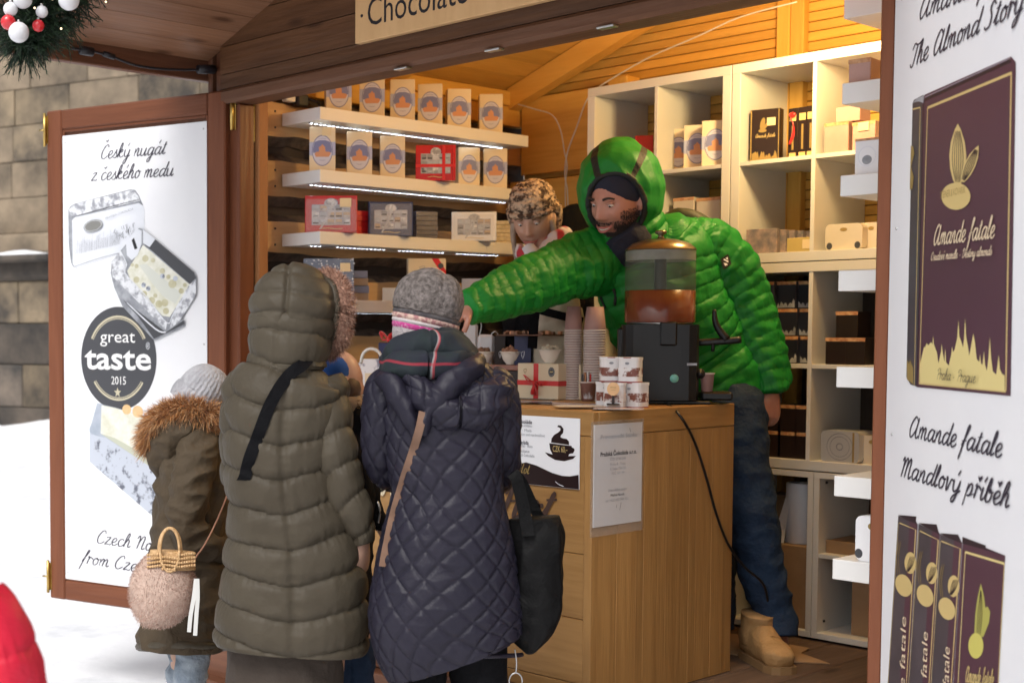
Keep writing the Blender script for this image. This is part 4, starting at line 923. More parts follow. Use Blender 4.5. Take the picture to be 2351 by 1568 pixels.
prod('pink_box', 'pink box with a patterned lid, left one in the upper right cube', 'box', 1893, 1944, 282, pk(1919, AR1), pinkc, .1, pat_top, rz=0)
t = prod('pink_box', 'pink box with a price card in the upper right cube', 'box', 1958, 2006, 280, pk(1982, AR1), pinkc, .1, pat_top, rz=0); m = MB(); m.box(-.02, .02, -.004, -.003, .07, .1, price, 0); m.obj('price_card', t)
prod('pink_box', 'pink box stacked on the two lower pink boxes', 'box', 1921, 1972, 245, pk(1946, AR1 + h0 + .001, .05), pinkc, .08, None, rz=0)
for i in range(6):
    x = 1752 + i * 20; prod('upright_tin', f'upright picture tin in the tin row beside the yellow box, {ords[i]} from its left end' if i else 'large grey red picture tin with a price card at the front of the tin row', 'tin', x - (40 if i == 0 else 22), x + (26 if i == 0 else 8), 526 + i, pk(x - 5, AR2, .02 + i * .035), mk('tin_picture_print', (.12, .12, .14), (.4, .3, .26), sc=22, rough=.25), .03, None, rz=R(6))
t = prod('yellow_box', 'flat yellow box with a price card in front of the tins', 'box', 1808, 1862, 546, pk(1835, AR2, .005), mk('yellow_card', (.5, .38, .13), rough=.5), .02, lambda m, w_, h: (m.rect(w_ * .12, h * .2, w_ * .45, h * .85, price)), rz=0)
tinw = mk('cream_tin', (.62, .54, .44), (.68, .6, .5), sc=4, rough=.25, metal=.1)
def rtin(label, x0, x1, yt, p, dp=.12, mt=tinw, fn=None, rz=0.):
    d = dep(p); wd = (x1 - x0) * d / F / math.cos(face_rz(p) - rz); hh = at((x0 + x1) / 2, yt, d).z - p.z; t = thing('tin', label, 'tin', p, rz)
    r_ = .018; P_ = []
    for cx, cz, a0 in ((wd / 2 - r_, hh - r_, 0), (-wd / 2 + r_, hh - r_, 90), (-wd / 2 + r_, r_, 180), (wd / 2 - r_, r_, 270)):
        for k in range(6): g = R(a0 + k * 18); P_.append((cx + r_ * math.cos(g), cz + r_ * math.sin(g)))
    m = MB(); m.prism(P_, 1, 0, dp, mt); m.obj('tin_body', t)
    m = MB(); (fn or (lambda m, w_, h: (m.ell(0, h * .78, w_ * .1, h * .07, goldd, 16), m.ell(-w_ * .38, h * .16, .011, .013, dgrey, 16), m.ell(w_ * .38, h * .16, .011, .013, dgrey, 16))))(m, wd, hh); m.obj('print', t); return t
rtin('cream rounded tin lying in the right cube beside the door post', 1897, 1975, 514, pk(1936, AR2, .02)); rtin('second cream rounded tin half hidden by the right door post', 1968, 2030, 511, pk(1999, AR2, .06))
L1 = .985 + .036; chl = (1.758 - .985 - .072 - .016) / 2; L2 = L1 + chl + .016
zz = L2; hb = chl * .3
lv = ['bottom', 'middle', 'top']
for r_ in range(3):
    for c_, x in enumerate((1758, 1808, 1848)):
        prod('dark_box', f'dark box with pale city towers, {lv[r_]} row of the lower right unit, {["left", "middle", "right"][c_]} column', 'box', x - 22, x + 20, 0, colY(x - r_ * 2, CF + .03 + .02 * c_, zz + r_ * (hb + .001)), darkb, .1, silh, rz=0, h=hb)
for c_, x in enumerate((1917, 1962)): prod('dark_box', ('dark patterned lid box in the lower right cube, left of two', 'dark patterned lid box in the lower right cube, right of two')[c_], 'box', x - 20, x + 22, 760, pk(x, L2, .02), darkc, .12, pat_dark, rz=0, h=.098)
prod('dark_box', 'dark patterned lid box on top of the two in the lower right cube', 'box', 1920, 1966, 692, pk(1943, L2 + .099, .04), darkc, .1, pat_dark, rz=0, h=.095)
for r_ in range(2):
    for c_, x in enumerate((1770, 1806, 1845)): prod('dark_box', f'dark box with a tan patterned lid, {lv[r_]} row of the bottom cube, {["left", "middle", "right"][c_]} one', 'box', x - 20, x + 19, 0, pk(x, L1 + r_ * .102, .03), darkc, .12, pat_dark, rz=0, h=.1)
rtin('silver white tin with a round emblem in the bottom right cube', 1885, 1966, 989, pk(1927, L1, .015), mt=mk('silver_tin', (.55, .55, .56), rough=.3, metal=.3), fn=lambda m, w_, h: (m.ell(0, h * .5, .05, .05, mgrey, 40, w=.05), m.ell(0, h * .5, .038, .038, mgrey, 40, w=.06), m.ell(0, h * .5, .014, .014, mgrey, 20, w=.3), m.rect(w_ * .33, .004, w_ * .38, h - .004, goldd)))
rtin('edge of a white tin behind the silver tin', 1972, 2030, 1000, pk(2000, L1, .05), mt=tinw)
card = mk('cardboard', (.27, .165, .085), (.34, .215, .12), sc=5, rough=.8, rnd=.1)
cb = ZF + .032
t = prod('cardboard_box', 'large brown cardboard box standing in the base cabinet', 'box', 1740, 1857, 1248, colY(1797, CF + .03, cb), card, .3, None, rz=0); m = MB(); m.box(-.06, -.02, -.002, -.0005, .1, .39, mk('packing_tape', (.3, .2, .1), rough=.2), 0); m.obj('tape', t)
zc = at(1797, 1248, dep(colY(1797, CF + .03, cb))).z
t = thing('paper_roll', 'white kitchen paper roll standing on the cardboard box', 'paper roll', colY(1838, CF + .12, zc + .001)); m = MB(); m.lathe([(0, 0), (.055, 0), (.056, .002), (.056, .228), (.055, .23), (.02, .23), (.018, .2), (0, .2)], paper, n=32); m.obj('roll', t); m = MB(); m.add([(-.05, -.025, .1), (-.09, -.05, .0), (-.03, -.07, .0), (-.02, -.053, .15), (-.04, -.04, .18)], [(0, 1, 2, 3, 4)], paper); m.obj('loose_sheet', t)
prod('cardboard_box', 'brown cardboard box behind the leg in the dark of the base cabinet', 'box', 1745, 1815, 1135, colY(1775, CF + .2, zc + .001), card, .12, None, rz=R(8))
z2 = ZF + .01 + .3 + .017
prod('cardboard_box', 'flat brown carton on the middle shelf of the base cabinet', 'box', 1898, 2000, 1250, colY(1950, CF + .05, .675), card, .2, None, rz=0, h=.05)
prod('cardboard_box', 'tall brown carton at the bottom of the right base cabinet', 'box', 1957, 2040, 1350, colY(1998, CF + .07, cb), card, .2, None, rz=0, h=.26)
t = thing('cardboard_sheet', 'torn flat cardboard lying on the stall floor behind the counter', 'cardboard', top(1700, 1485, ZF + .002)); m = MB(); rr = random.Random(2)
m.prism([(.17 * math.cos(i * .5) * (1 + rr.uniform(-.25, .2)) * 1.7, .17 * math.sin(i * .5) * (1 + rr.uniform(-.2, .3))) for i in range(12)], 2, 0, .004, card); m.obj('sheet', t)
# right shelf goods
pr_ = lambda x, yb, zk: colY(x, 3.66, on(1918, yb, 1, 3.635).z + .0005)
prod('pink_box', 'pink box standing on the second short shelf at the door post', 'box', 1950, 1996, 136, pr_(1973, 195, 0), pinkc, .08, pat_top, rz=R(4))
def pouch(m, w_, h): m.ell(0, h * .5, w_ * .36, h * .28, lgrey, 24); m.ell(0, h * .5, w_ * .33, h * .25, paper, 24); m.ell(0, h * .4, w_ * .2, h * .13, mgrey, 14); m.rect(-w_ / 2, h * .93, w_ / 2, h, patt)
prod('white_box', 'white box with an oval emblem and a patterned top on the third short shelf', 'box', 1964, 2016, 318, pr_(1990, 405, 0), paper, .06, pouch, rz=R(2))
rtin('white rounded tin on the lowest short shelf by the door post', 1965, 2030, 1185, pr_(1998, 1283, 0), mt=paper)
# ------------------------------------------------------------------ goods on the counter
p = top(1281, 918); gx1 = p.x; gy = p.y; gx0 = on(1188, 912, 1, gy).x; gh = at(1281, 836, dep(p)).z - CT
def gift(t, w_, h, dp):
    m = MB(); m.box(0, w_, 0, dp, 0, h, creamc, .0015); m.obj('carton', t)
t = thing('gift_box', 'cream gift box tied with a red ribbon and bow on the counter', 'box', (gx0, gy, CT + .0005)); gw = gx1 - gx0; gift(t, gw, gh, .06)
m = MB(); m.rect(gw * .4, 0, gw * .52, gh, redr); m.rect(0, gh * .38, gw, gh * .52, redr); m.ell(gw * .84, gh * .77, .014, .017, dgrey, 24); m.ell(gw * .84, gh * .77, .011, .0135, mgrey, 24, w=.12); m.rect(gw * .8, gh * .76, gw * .88, gh * .79, gold)
m.line([(gw * .15, gh * .82), (gw * .19, gh * .72), (gw * .23, gh * .84), (gw * .15, gh * .82)], .002, goldd, 3); m.obj('print', t)
m = MB(); m.box(gw + .0005, gw + .002, -.002, .062, gh * .38, gh * .52, redr, 0); m.obj('ribbon_band', t)
m = MB(); c = (gw * .46, -.012, gh * .45); m.ball(c, (.008, .008, .008), redr, 8); m.tube([c, (gw * .33, -.02, gh * .6), (gw * .24, -.016, gh * .66), (gw * .3, -.01, gh * .5), c], .007, redr, 6, 4, .002); m.tube([c, (gw * .6, -.02, gh * .5), (gw * .62, -.012, gh * .38), c], .006, redr, 6, 4, .002); m.tube([c, (gw * .45, -.014, gh * .25), (gw * .42, -.01, gh * .12)], .008, redr, 6, 4, .002); m.tube([c, (gw * .52, -.014, gh * .28), (gw * .54, -.01, gh * .12)], .007, redr, 6, 4, .002); m.obj('bow', t)
t = thing('gift_box', 'plain cream box with a round dark seal behind the ribboned gift box', 'box', (gx1 - .13, gy + .068, CT + .0005)); gift(t, .175, gh * .98, .1)
m = MB(); m.ell(.148, gh * .77, .011, .017, dgrey, 24); m.obj('print', t)
# bowls
ceram = mk('glazed_ceramic', (.82, .79, .72), rough=.15); nutm = [mk('choc_ball', (.16, .08, .045), (.3, .17, .1), sc=30, rough=.5), mk('cocoa_ball', (.3, .15, .09), rough=.6), mk('white_choc_ball', (.5, .44, .33), (.62, .57, .46), sc=30, rough=.4)]
def bowl(label, p, r_, kind):
    t = thing('bowl', label, 'bowl', p, 0, 'bowls of sweets on the counter'); s = r_ / .045
    m = MB(); m.lathe([(0, .004), (.017, .004), (.018, 0), (.021, 0), (.022, .006), (.034, .02), (.042, .042), (.045, .052), (.0475, .053), (.0475, .056), (.044, .0565), (.04, .045), (.03, .02), (0, .014)], ceram); m.v = [(a * s, b * s, c_ * s) for a, b, c_ in m.v]; m.obj('bowl_body', t)
    m = MB(); rr = random.Random(int(r_ * 1e4) + kind)
    for i in range(46):
        a, q_ = rr.uniform(0, 6.28), r_ * .76 * math.sqrt(rr.random()); m.ball((q_ * math.cos(a), q_ * math.sin(a), s * (.05 + .022 * (1 - q_ / r_) + rr.uniform(-.004, .006))), rr.uniform(.006, .0085), nutm[kind], 8)
    tag(m.obj('sweets', t), kind='stuff'); return t
bz = CT + .0005
p = colY(1170, 3.98, CT); rz_ = at(1170, 838, dep(p)).z
riser = thing('display_box', 'dark display box with a brown band carrying two bowls', 'box', (p.x, p.y, bz)); part('box_body', riser, (-.16, .1, .0, .12, 0, rz_ - bz - .02, darkc)); part('band', riser, (-.161, .101, -.001, .121, rz_ - bz - .0198, rz_ - bz - .001, mk('pink_brown_card', (.3, .15, .12), rough=.4)))
pp = lambda x, yb, d0: at(x, yb, d0)
b_ = Vector((p.x, p.y + .045, rz_)); d_ = dep(b_)
def bx(x, Y, z, dy=0): q = colY(x, Y, z); return q
bowl('cream bowl of cocoa dusted sweets on the dark display box', bx(1173, p.y + .05, rz_), .039, 1)
bowl('cream bowl of brown nuts left of the cocoa sweets bowl', bx(1112, p.y + .05, rz_), .038, 0)
zg_ = CT + .001 + gh; bowl('cream bowl of pale chocolate balls on the ribboned gift box', bx(1262, gy + .032, zg_), .039, 2)
# stand with tray of chocolates, tins behind
q0 = colY(1190, 4.0, CT)
tr = thing('serving_stand', 'small stand with a tray of loose chocolates above navy and brown cartons', 'stand', (q0.x, q0.y + .08, bz)); zt2 = at(1190, 768, dep(q0) + .07).z - bz
m = MB(); m.lathe([(0, 0), (.05, 0), (.05, .005), (.006, .012), (.005, zt2 - .006), (0, zt2 - .006)], steel); m.obj('stem', tr); part('tray', tr, (-.12, .1, -.07, .09, zt2 - .005, zt2, mk('brown_tray', (.13, .06, .035), rough=.35)), bev=.002)
m = MB(); rr = random.Random(8)
for i in range(70):
    a, b = rr.uniform(-.11, .09), rr.uniform(-.06, .08); s = rr.uniform(.005, .009)
    (m.box(a - s, a + s, b - s, b + s, zt2, zt2 + s * 1.6, rr.choice([nutm[0], nutm[1], orange_p, nutm[0]]), .002))
tag(m.obj('chocolates', tr), kind='stuff')
for lab, x0, x1, y_, mt, dy in (('navy carton with a pale heart under the chocolate tray', 1181, 1219, 771, navy_p, .03), ('dark brown carton under the chocolate tray', 1135, 1160, 771, darkc, .05)):
    pc_ = colY((x0 + x1) / 2, q0.y + dy + .01, rz_); prod('carton', lab, 'box', x0, x1, y_, Vector((pc_.x, pc_.y, bz)), mt, .05, lambda m, w_, h: m.line([(-w_ * .1, h * .72), (0, h * .62), (w_ * .1, h * .74), (-w_ * .1, h * .72)], .002, lgrey, 2))
wt = mk('white_tin', (.7, .71, .75), rough=.25)
for lab, x0, x1, yt, yb, dy in (('tall white tin with a wire handle beside the grey hat', 1064, 1096, 742, 800, .1), ('small white tin with a wire handle behind the nut bowls', 1096, 1134, 768, 800, .08)):
    pc_ = colY((x0 + x1) / 2, q0.y + dy, bz); d_ = dep(pc_); wd = (x1 - x0) * d_ / F; hh = at(x0, yt, d_).z - bz
    t = thing('tin', lab, 'tin', pc_, face_rz(pc_)); m = MB(); m.box(-wd / 2, wd / 2, 0, wd, 0, hh, wt, .01); m.obj('tin_body', t); m = MB(); m.tube([(wd * .3, 0, hh), (wd * .55, 0, hh + .012), (wd * .75, 0, hh - .01), (wd * .6, 0, hh - .05)], .0025, steel); m.obj('handle', t)
# stacked paper cups, upside down
cupm = mk('pink_paper_cup', (.32, .18, .16), (.37, .22, .2), sc=8, rough=.6); rim = mk('cup_rim', (.56, .48, .45), rough=.5)
def cupstack(label, x, w_, yt, yb, yr):
    p = colY(x, 4.0, CT); d_ = dep(p); r_ = w_ * d_ / F / 2; H_ = at(x, yt, d_).z - CT; hr = at(x, yr, d_).z - CT; t = thing('cup_stack', label, 'paper cups', p, 0, 'stacks of paper cups')
    n_ = int(hr / .0088)
    m = MB(); m.lathe([(r_ * .93, 0), (r_ * .72, H_ - hr), (r_ * .7, H_ - hr), (0, H_ - hr - .002)], cupm, (0, 0, hr)); m.obj('top_cup', t)
    me = None
    for i in range(n_):
        if me is None:
            m = MB(); m.lathe([(r_ * .86, .0), (r_ * .985, -.0005), (r_, .001), (r_, .0025), (r_ * .97, .0035), (r_ * .93, .0062)], rim, n=24); m.lathe([(r_ * .93, .0025), (r_ * .88, .0088)], cupm, n=24); o = m.obj('cup', t); me = o.data; o.location = (0, 0, .0005)
        else:
            jx = random.uniform(-.0006, .0006); newpart(me, 'cup', t, (jx, -jx, i * hr / n_ + .0005))
    return t
cupstack('left and smaller stack of upside down pink paper cups', 1315, 43, 704, 905, 755); cupstack('right and larger stack of upside down pink paper cups', 1364, 53, 705, 912, 755)
# sachet cup
p = top(1350, 920); r_ = 19 * dep(p) / F
t = thing('paper_cup', 'pink paper cup with pale towers holding sugar sachets', 'cup', p); m = MB(); m.lathe([(0, 0), (r_ * .74, 0), (r_ * .95, .062), (r_ * 1.03, .063), (r_ * 1.03, .066), (r_ * .95, .066), (r_ * .7, .01), (0, .008)], cupm); m.obj('cup_body', t)
m = MB(); m.lathe([(r_ * 1.0, .061), (r_ * 1.06, .0625), (r_ * 1.06, .0665), (r_ * .96, .067)], rim); m.obj('cup_rim', t); m = MB()
for i, mt in enumerate((dgrey, orange_p, paper, redr, bluegrey, paper)):
    a = -.022 + i * .009; m.box(a, a + .004, -.012 + i * .003, .014, .03, .093 + (i % 3) * .004, mt, .0008)
m.v = [(a * math.cos(.8) - b * math.sin(.8), a * math.sin(.8) + b * math.cos(.8), c_) for a, b, c_ in m.v]; m.obj('sachets', t)
m = MB(); rr = random.Random(3)
for k in range(7):
    g = face_rz(p) - math.pi / 2 - .6 + k * .2; hh = rr.uniform(.014, .034)
    V = []; 
    for dg, z in ((-.07, .008), (.07, .008), (.0, hh + .008)): rr_ = r_ * (.745 + .2 * z / .062) + .0006; V.append((rr_ * math.cos(g + dg), rr_ * math.sin(g + dg), z))
    m.add(V, [(0, 1, 2)], lgrey)
m.obj('print', t)
# chocolate tins
splash = mk('splash_print', (.2, .07, .05), (.72, .7, .7), sc=34, rough=.3, ramp=(.46, .54)); tinl = mk('tin_white', (.74, .73, .74), rough=.22)
tp = None
def ctin(label, p):
    global tp
    if tp: return dup(tp, p, face_rz(p) + random.uniform(-.3, .3), label)
    t = thing('chocolate_tin', label, 'tin', p, 0, 'white drinking chocolate tins')
    def prof(n_, r_, z0, z1, mt, m):
        P_ = []
        for k in range(32): g = 2 * math.pi * k / 32; q_ = (abs(math.cos(g)) ** n_ + abs(math.sin(g)) ** n_) ** (-1 / n_); P_.append((r_ * q_ * math.cos(g), r_ * q_ * math.sin(g)))
        m.prism(P_, 2, z0, z1, mt)
    m = MB(); prof(4, .034, .003, .07, tinl, m); m.obj('tin_body', t); m = MB(); prof(4, .0346, .018, .046, splash, m); prof(4, .0346, .0, .003, mk('dark_red_line', (.3, .03, .03), rough=.3), m); m.obj('print_band', t)
    m = MB(); prof(4, .0355, .07, .079, tinl, m); m.obj('lid', t)
    m = MB(); m.ell(0, .06, .007, .004, mgrey, 14); m.rect(-.012, .08 - .004, .012, .0785, mk('dark_red_line', (.3, .03, .03), rough=.3)); o = m.obj('print', t); o.location = (0, -.0352, 0); tp = t; return t
base = {}
for lab, x, y, z in (('white tin with brown splashes, right one of the lower row', 1459, 930, 0), ('white tin with brown splashes behind the wooden tag', 1412, 932, 0), ('white tin with brown splashes, left one of the lower row', 1394, 922, 0), ('white tin with brown splashes, right one of the upper row', 1447, 926, .0795), ('white tin with brown splashes, left one of the upper row', 1401, 926, .0795)):
    p = colY(x, 3.72 if x != 1412 else 3.66, CT + .0006 + z); ctin(lab, p)
p = at(1408, 893, dep(colY(1410, 3.62, CT)) - .01); t = thing('wooden_tag', 'round pale wooden tag leaning on the lower tins', 'tag', p, face_rz(p)); m = MB(); P_ = [(.019 * math.cos(i * .26), .021 * math.sin(i * .26)) for i in range(24)]; m.prism(P_, 1, 0, .004, wood('tag_wood_', (.6, .38, .2), (.7, .48, .27), 0, knots=False)); m.obj('disc', t); m = MB(); m.text('99 Kč', -.009, .002, .008, goldd, width=.018); m.line([(-.007, -.004), (.007, -.003)], .0015, goldd, 1); m.obj('print', t)
m = MB(); m.box(-.02, .02, .005, .03, -.05, -.046, darkc); m.box(-.004, .004, .004, .007, -.048, -.01, darkc); m.obj('holder', t)
# hot chocolate machine
bl = mk('black_plastic', (.008, .008, .009), rough=.35, spec=.35); p = colY(1512, 4.03, CT + .001); d_ = dep(p) - .1
mc = thing('drink_dispenser', 'black hot chocolate dispenser with a clear tank and brass lid on the counter', 'dispenser', p, face_rz(p) + R(3)); s = d_ / F
hb_ = at(1512, 746, d_).z - CT; ht = at(1512, 573, d_).z - CT
m = MB(); hwid = 92 * s
P_ = []
for k in range(40): g = 2 * math.pi * k / 40; q_ = (abs(math.cos(g)) ** 8 + abs(math.sin(g)) ** 8) ** (-1 / 8); P_.append((hwid * .93 * q_ * math.cos(g), .11 * q_ * math.sin(g)))
m.prism(P_, 2, .012, hb_, bl); m.obj('housing', mc); part('foot_plate', mc, (-hwid * .9, hwid * 1.2, -.1, .1, .0, .011, bl)); part('side_cover', mc, (-hwid * 1.03, -hwid * .8, -.07, .09, .1, hb_ - .008, bl), bev=.012); part('front_cap', mc, (-.005, .05, -.118, -.1, hb_ - .07, hb_ + .01, bl), bev=.012)
m = MB(); m.lathe([(.106, 0), (.109, .002), (.109, .006), (.1, .008)], steel, (0, 0, hb_ + .001), 48); m.obj('steel_ring', mc)
glass = mk('tank_plastic', (.15, .16, .13), rough=.25, alpha=.36, spec=.2); chocl = mk('liquid_chocolate', (.1, .02, .008), (.17, .045, .02), sc=7, rough=.2, axis=2, stretch=8); foam = mk('tank_film', (.42, .42, .38), (.6, .6, .55), sc=30, rough=.5, alpha=.6)
r_ = 80 * s; zl = at(1512, 666, d_).z - CT
m = MB(); m.lathe([(r_, zl), (r_, ht)], glass, n=48); m.obj('tank', mc); m = MB(); m.lathe([(r_ * .998, hb_ + .008), (r_ * .998, zl - .001), (0, zl - .001)], chocl, n=48); m.obj('chocolate', mc)
m = MB(); m.lathe([(r_ * .985, ht - .035), (r_ * .985, ht - .002)], foam, n=48); m.obj('tank_film', mc); m = MB(); m.lathe([(.02, hb_), (.02, ht)], bl, n=16); m.obj('mixer_shaft', mc)
m = MB(); m.lathe([(r_ * 1.01, ht), (r_ * .98, ht + .007), (r_ * .8, ht + .024), (r_ * .45, ht + .036), (.012, ht + .04), (.008, ht + .05), (.02, ht + .058), (.018, ht + .066), (0, ht + .068)], mk('brass_lid', (.2, .165, .105), rough=.28, metal=.9), n=48); m.obj('lid', mc)
m = MB(); m.lathe([(0, 0), (.014, 0), (.014, .003), (0, .004)], mk('teal_button', (.16, .45, .4), rough=.4), n=20); o = m.obj('button', mc); o.location = (.043, -.1115, .085); o.rotation_euler = (R(90), 0, 0)
m = MB(); m.tube([(hwid * .9, -.02, hb_ - .06), (hwid * 1.5, -.03, hb_ - .055), (hwid * 1.95, -.03, hb_ - .05)], .012, bl); m.tube([(hwid * 1.6, -.03, hb_ - .05), (hwid * 1.35, -.03, hb_ + .0), (hwid * 1.3, -.03, hb_ + .05)], lambda t_: .016 - .01 * t_, bl); m.tube([(hwid * 1.28, -.03, hb_ - .055), (hwid * 1.28, -.03, hb_ - .09)], .006, bl); m.obj('tap', mc)
m = MB(); m.ball((hwid * .95, -.07, .1), .018, bl, 12); m.ball((hwid * .95, -.09, .1), .009, bl, 12); m.obj('drain_knob', mc); part('drip_tray', mc, (hwid * 1.0, hwid * 1.75, -.07, .06, .012, .04, bl), bev=.006); part('badge', mc, (hwid * .62, hwid * .86, -.1115, -.1105, .128, .136, mgrey), bev=0)
p = top(1623, 910); p.z = CT + .041; t = thing('paper_cup', 'pink paper cup standing on the drip tray of the dispenser', 'cup', at(1623, 905, d_ + .02)); t.location.z = CT + .0415; m = MB(); m.lathe([(0, 0), (.018, 0), (.0225, .058), (.0245, .0585), (.0245, .061), (.021, .061), (.017, .01), (0, .008)], cupm); m.obj('cup_body', t); m = MB(); m.lathe([(.0232, .0575), (.0252, .0588), (.0252, .0618), (.0222, .0622)], rim); m.obj('cup_rim', t)
t = thing('power_cable', 'black power cable hanging down the side of the counter', 'cable', (0, 0, 0)); m = MB()
cs = lambda x, y, o=.012: Vector((CX + o, *[(a) for a in (CSd.uv(x, y))]))
pts = [top(1470, 912, CT + .005), top(1520, 922, CT + .006), cs(1552, 945), cs(1588, 1010), cs(1615, 1090), cs(1640, 1180), cs(1668, 1250), cs(1700, 1300, .02), cs(1740, 1345, .03), cs(1770, 1440, .0)]
pts[2].z = min(pts[2].z, CT - .02); m.tube(pts, .0045, bl, 8, 6); m.obj('cable', t)
# flyers
fl = mk('flyer_print', (.3, .22, .22), (.62, .56, .55), sc=14, rough=.25); fl2 = mk('dark_flyer_print', (.1, .1, .12), (.4, .4, .43), sc=12, rough=.25)
for i, (x, y, a, mt) in enumerate(((1235, 915, 20, fl2), (1275, 926, -5, fl), (1350, 929, 10, fl), (1420, 938, 35, fl), (1215, 922, 40, fl2), (1330, 932, 50, mk('pale_flyer', (.62, .55, .45), rough=.3)))):
    t = thing('flyer', ('dark flyer lying left of the gift box', 'pinkish flyer under the front of the gift box', 'pinkish flyer below the sachet cup', 'flyer lying over the counter corner below the tins', 'grey flyer lying at the counter edge beside the quilted coat', 'pale flyer near the counter corner')[i], 'flyer', top(x, y, CT + .001 + i * .0012), R(a)); m = MB(); m.box(-.075, .075, -.05, .05, 0, .0009, mt, 0); m.obj('sheet', t)
# cardboard carrier bag on the counter
p = colY(850, 3.62, CT); d_ = dep(p); t = thing('gift_carrier', 'white patterned carton carrier with an arched handle beside the grey hat', 'gift bag', p, face_rz(p)); s = d_ / F
Q = lambda L: [((x - 850) * s, (890 - y) * s) for x, y in L]
m = MB(); m.prism(Q([(815, 890), (808, 855), (822, 815), (835, 805), (870, 805), (888, 830), (890, 890)]), 1, 0, .09, splash_w := mk('snow_scene_print', (.25, .24, .32), (.78, .77, .8), sc=18, rough=.3, ramp=(.38, .47))); m.obj('carton', t)
m = MB(); m.tube([Vector((a, .0, b)) for a, b in Q([(828, 815), (834, 792), (850, 782), (868, 788), (878, 808), (880, 825)])], .006, white_lam); m.tube([Vector((a, .08, b)) for a, b in Q([(828, 815), (834, 792), (850, 782), (868, 788), (878, 808), (880, 825)])], .006, white_lam); m.obj('handle', t)
m = MB(); a, b = Q([(853, 862)])[0]; m.rect(a - .025, b - .03, a + .025, b + .04, creamc); m.ell(a, b + .025, .012, .006, red_p, 14); m.poly([(a - .022, b - .028), (a + .022, b - .028), (a + .018, b), (a, b + .012), (a - .018, b)], splash); m.obj('print', t)
p = colY(838, 3.75, CT); t = thing('red_gift', 'shiny red wrapped sweets behind the white carrier', 'sweets', p, face_rz(p)); m = MB(); rr = random.Random(9)
for i in range(26): m.ball((rr.uniform(-.09, .1), rr.uniform(0, .06), rr.uniform(.01, .09 + (.06 if i % 5 == 0 else 0))), (rr.uniform(.01, .022),) * 3, rr.choice([red_p, redr, mk('brown_wrap', (.2, .08, .05), rough=.3)]), 7)
m.obj('wrapped_sweets', t)
p = top(893, 840); t = thing('red_bow', 'bright red bow of a present left of the tartan scarf', 'bow', at(893, 780, dep(colY(893, 3.8, CT))), 0)
m = MB(); m.ball((0, 0, 0), .012, redr, 8); m.tube([(0, 0, 0), (-.03, -.01, .03), (-.035, 0, .0), (0, 0, 0)], .01, redr, 6, 3, .004); m.tube([(0, 0, 0), (.03, -.01, .025), (.03, 0, -.01), (0, 0, 0)], .01, redr, 6, 3, .004); m.obj('ribbon', t)
part('box', t, (-.06, .06, -.0, .08, -.09, -.012, navy_p))
t.location.z = max(t.location.z, CT + .091)
# ------------------------------------------------------------------ lamp and wires
lampp = Vector((at(1852, -14, 4.75))); lampp.z = 2.76
lp = thing('ceiling_lamp', 'round white lit lamp glowing under the pine ceiling', 'lamp', at(1852, -8, 4.7)); m = MB(); m.lathe([(0, 0), (.05, .008), (.075, .03), (.08, .05)], mk('lamp_glow', (1, .72, .4), emit=7.), n=32); m.obj('lamp_shade', lp); m = MB(); m.lathe([(.082, .048), (.085, .05), (.085, .075), (0, .08)], white_lam, n=32); m.tube([(0, 0, .08), (0, 0, .25)], .01, white_lam); m.obj('fitting', lp)
pd = bpy.data.lights.new('lamp_light', 'POINT'); pd.energy = 38; pd.color = (1, .7, .31); pd.shadow_soft_size = .08; po = bpy.data.objects.new('lamp_light', pd); COL.objects.link(po); po.parent = lp; po.location = (0, 0, -.09)
t = thing('white_wire', 'white electric wire clipped along the rafter and down the corner', 'wire', (0, 0, 0)); m = MB()
yb = YB - .14
W1 = [on(x, y, 1, yb) for x, y in ((1830, 5), (1700, 40), (1600, 85), (1500, 128), (1420, 172), (1370, 205), (1345, 235), (1325, 290), (1303, 350), (1297, 400), (1303, 440), (1305, 500))]
m.tube(W1, .0035, white_lam, 6, 5); m.tube([on(x, y, 1, yb) for x, y in ((1190, 240), (1230, 252), (1268, 265), (1287, 300), (1296, 350), (1302, 380), (1298, 430), (1299, 490))], .003, white_lam, 6, 5); m.obj('wire', t)
# ================================================================== people
skin = mk('skin', (.48, .27, .19), (.56, .34, .25), sc=12, rough=.45, bump=.05); skin2 = mk('ruddy_skin', (.38, .16, .11), (.46, .23, .165), sc=9, rough=.42, bump=.08)
VR = math.atan2(FWH.y, FWH.x) - math.pi / 2
class Per:
    """a figure standing at pixel column x0, d metres away; its axes: x to the right, y away from the viewer"""
    def __init__(s, name, label, x0, d, y=980, z=0., cat='person'):
        s.d = d; p = at(x0, y, d); s.o = Vector((p.x, p.y, z)); s.e = thing(name, label, cat, s.o, VR); s.k = d / F
        s.R = Matrix.Rotation(-VR, 3, 'Z')
    def p(s, x, y, dd=0.): return s.R @ (at(x, y, s.d + dd) - s.o)
    def secs(s, L):  # (x, y, half width px, depth radius m, dd)
        return [(*s.p(x, y, q[0] if q else 0.), hw * s.k, rb) for x, y, hw, rb, *q in L]
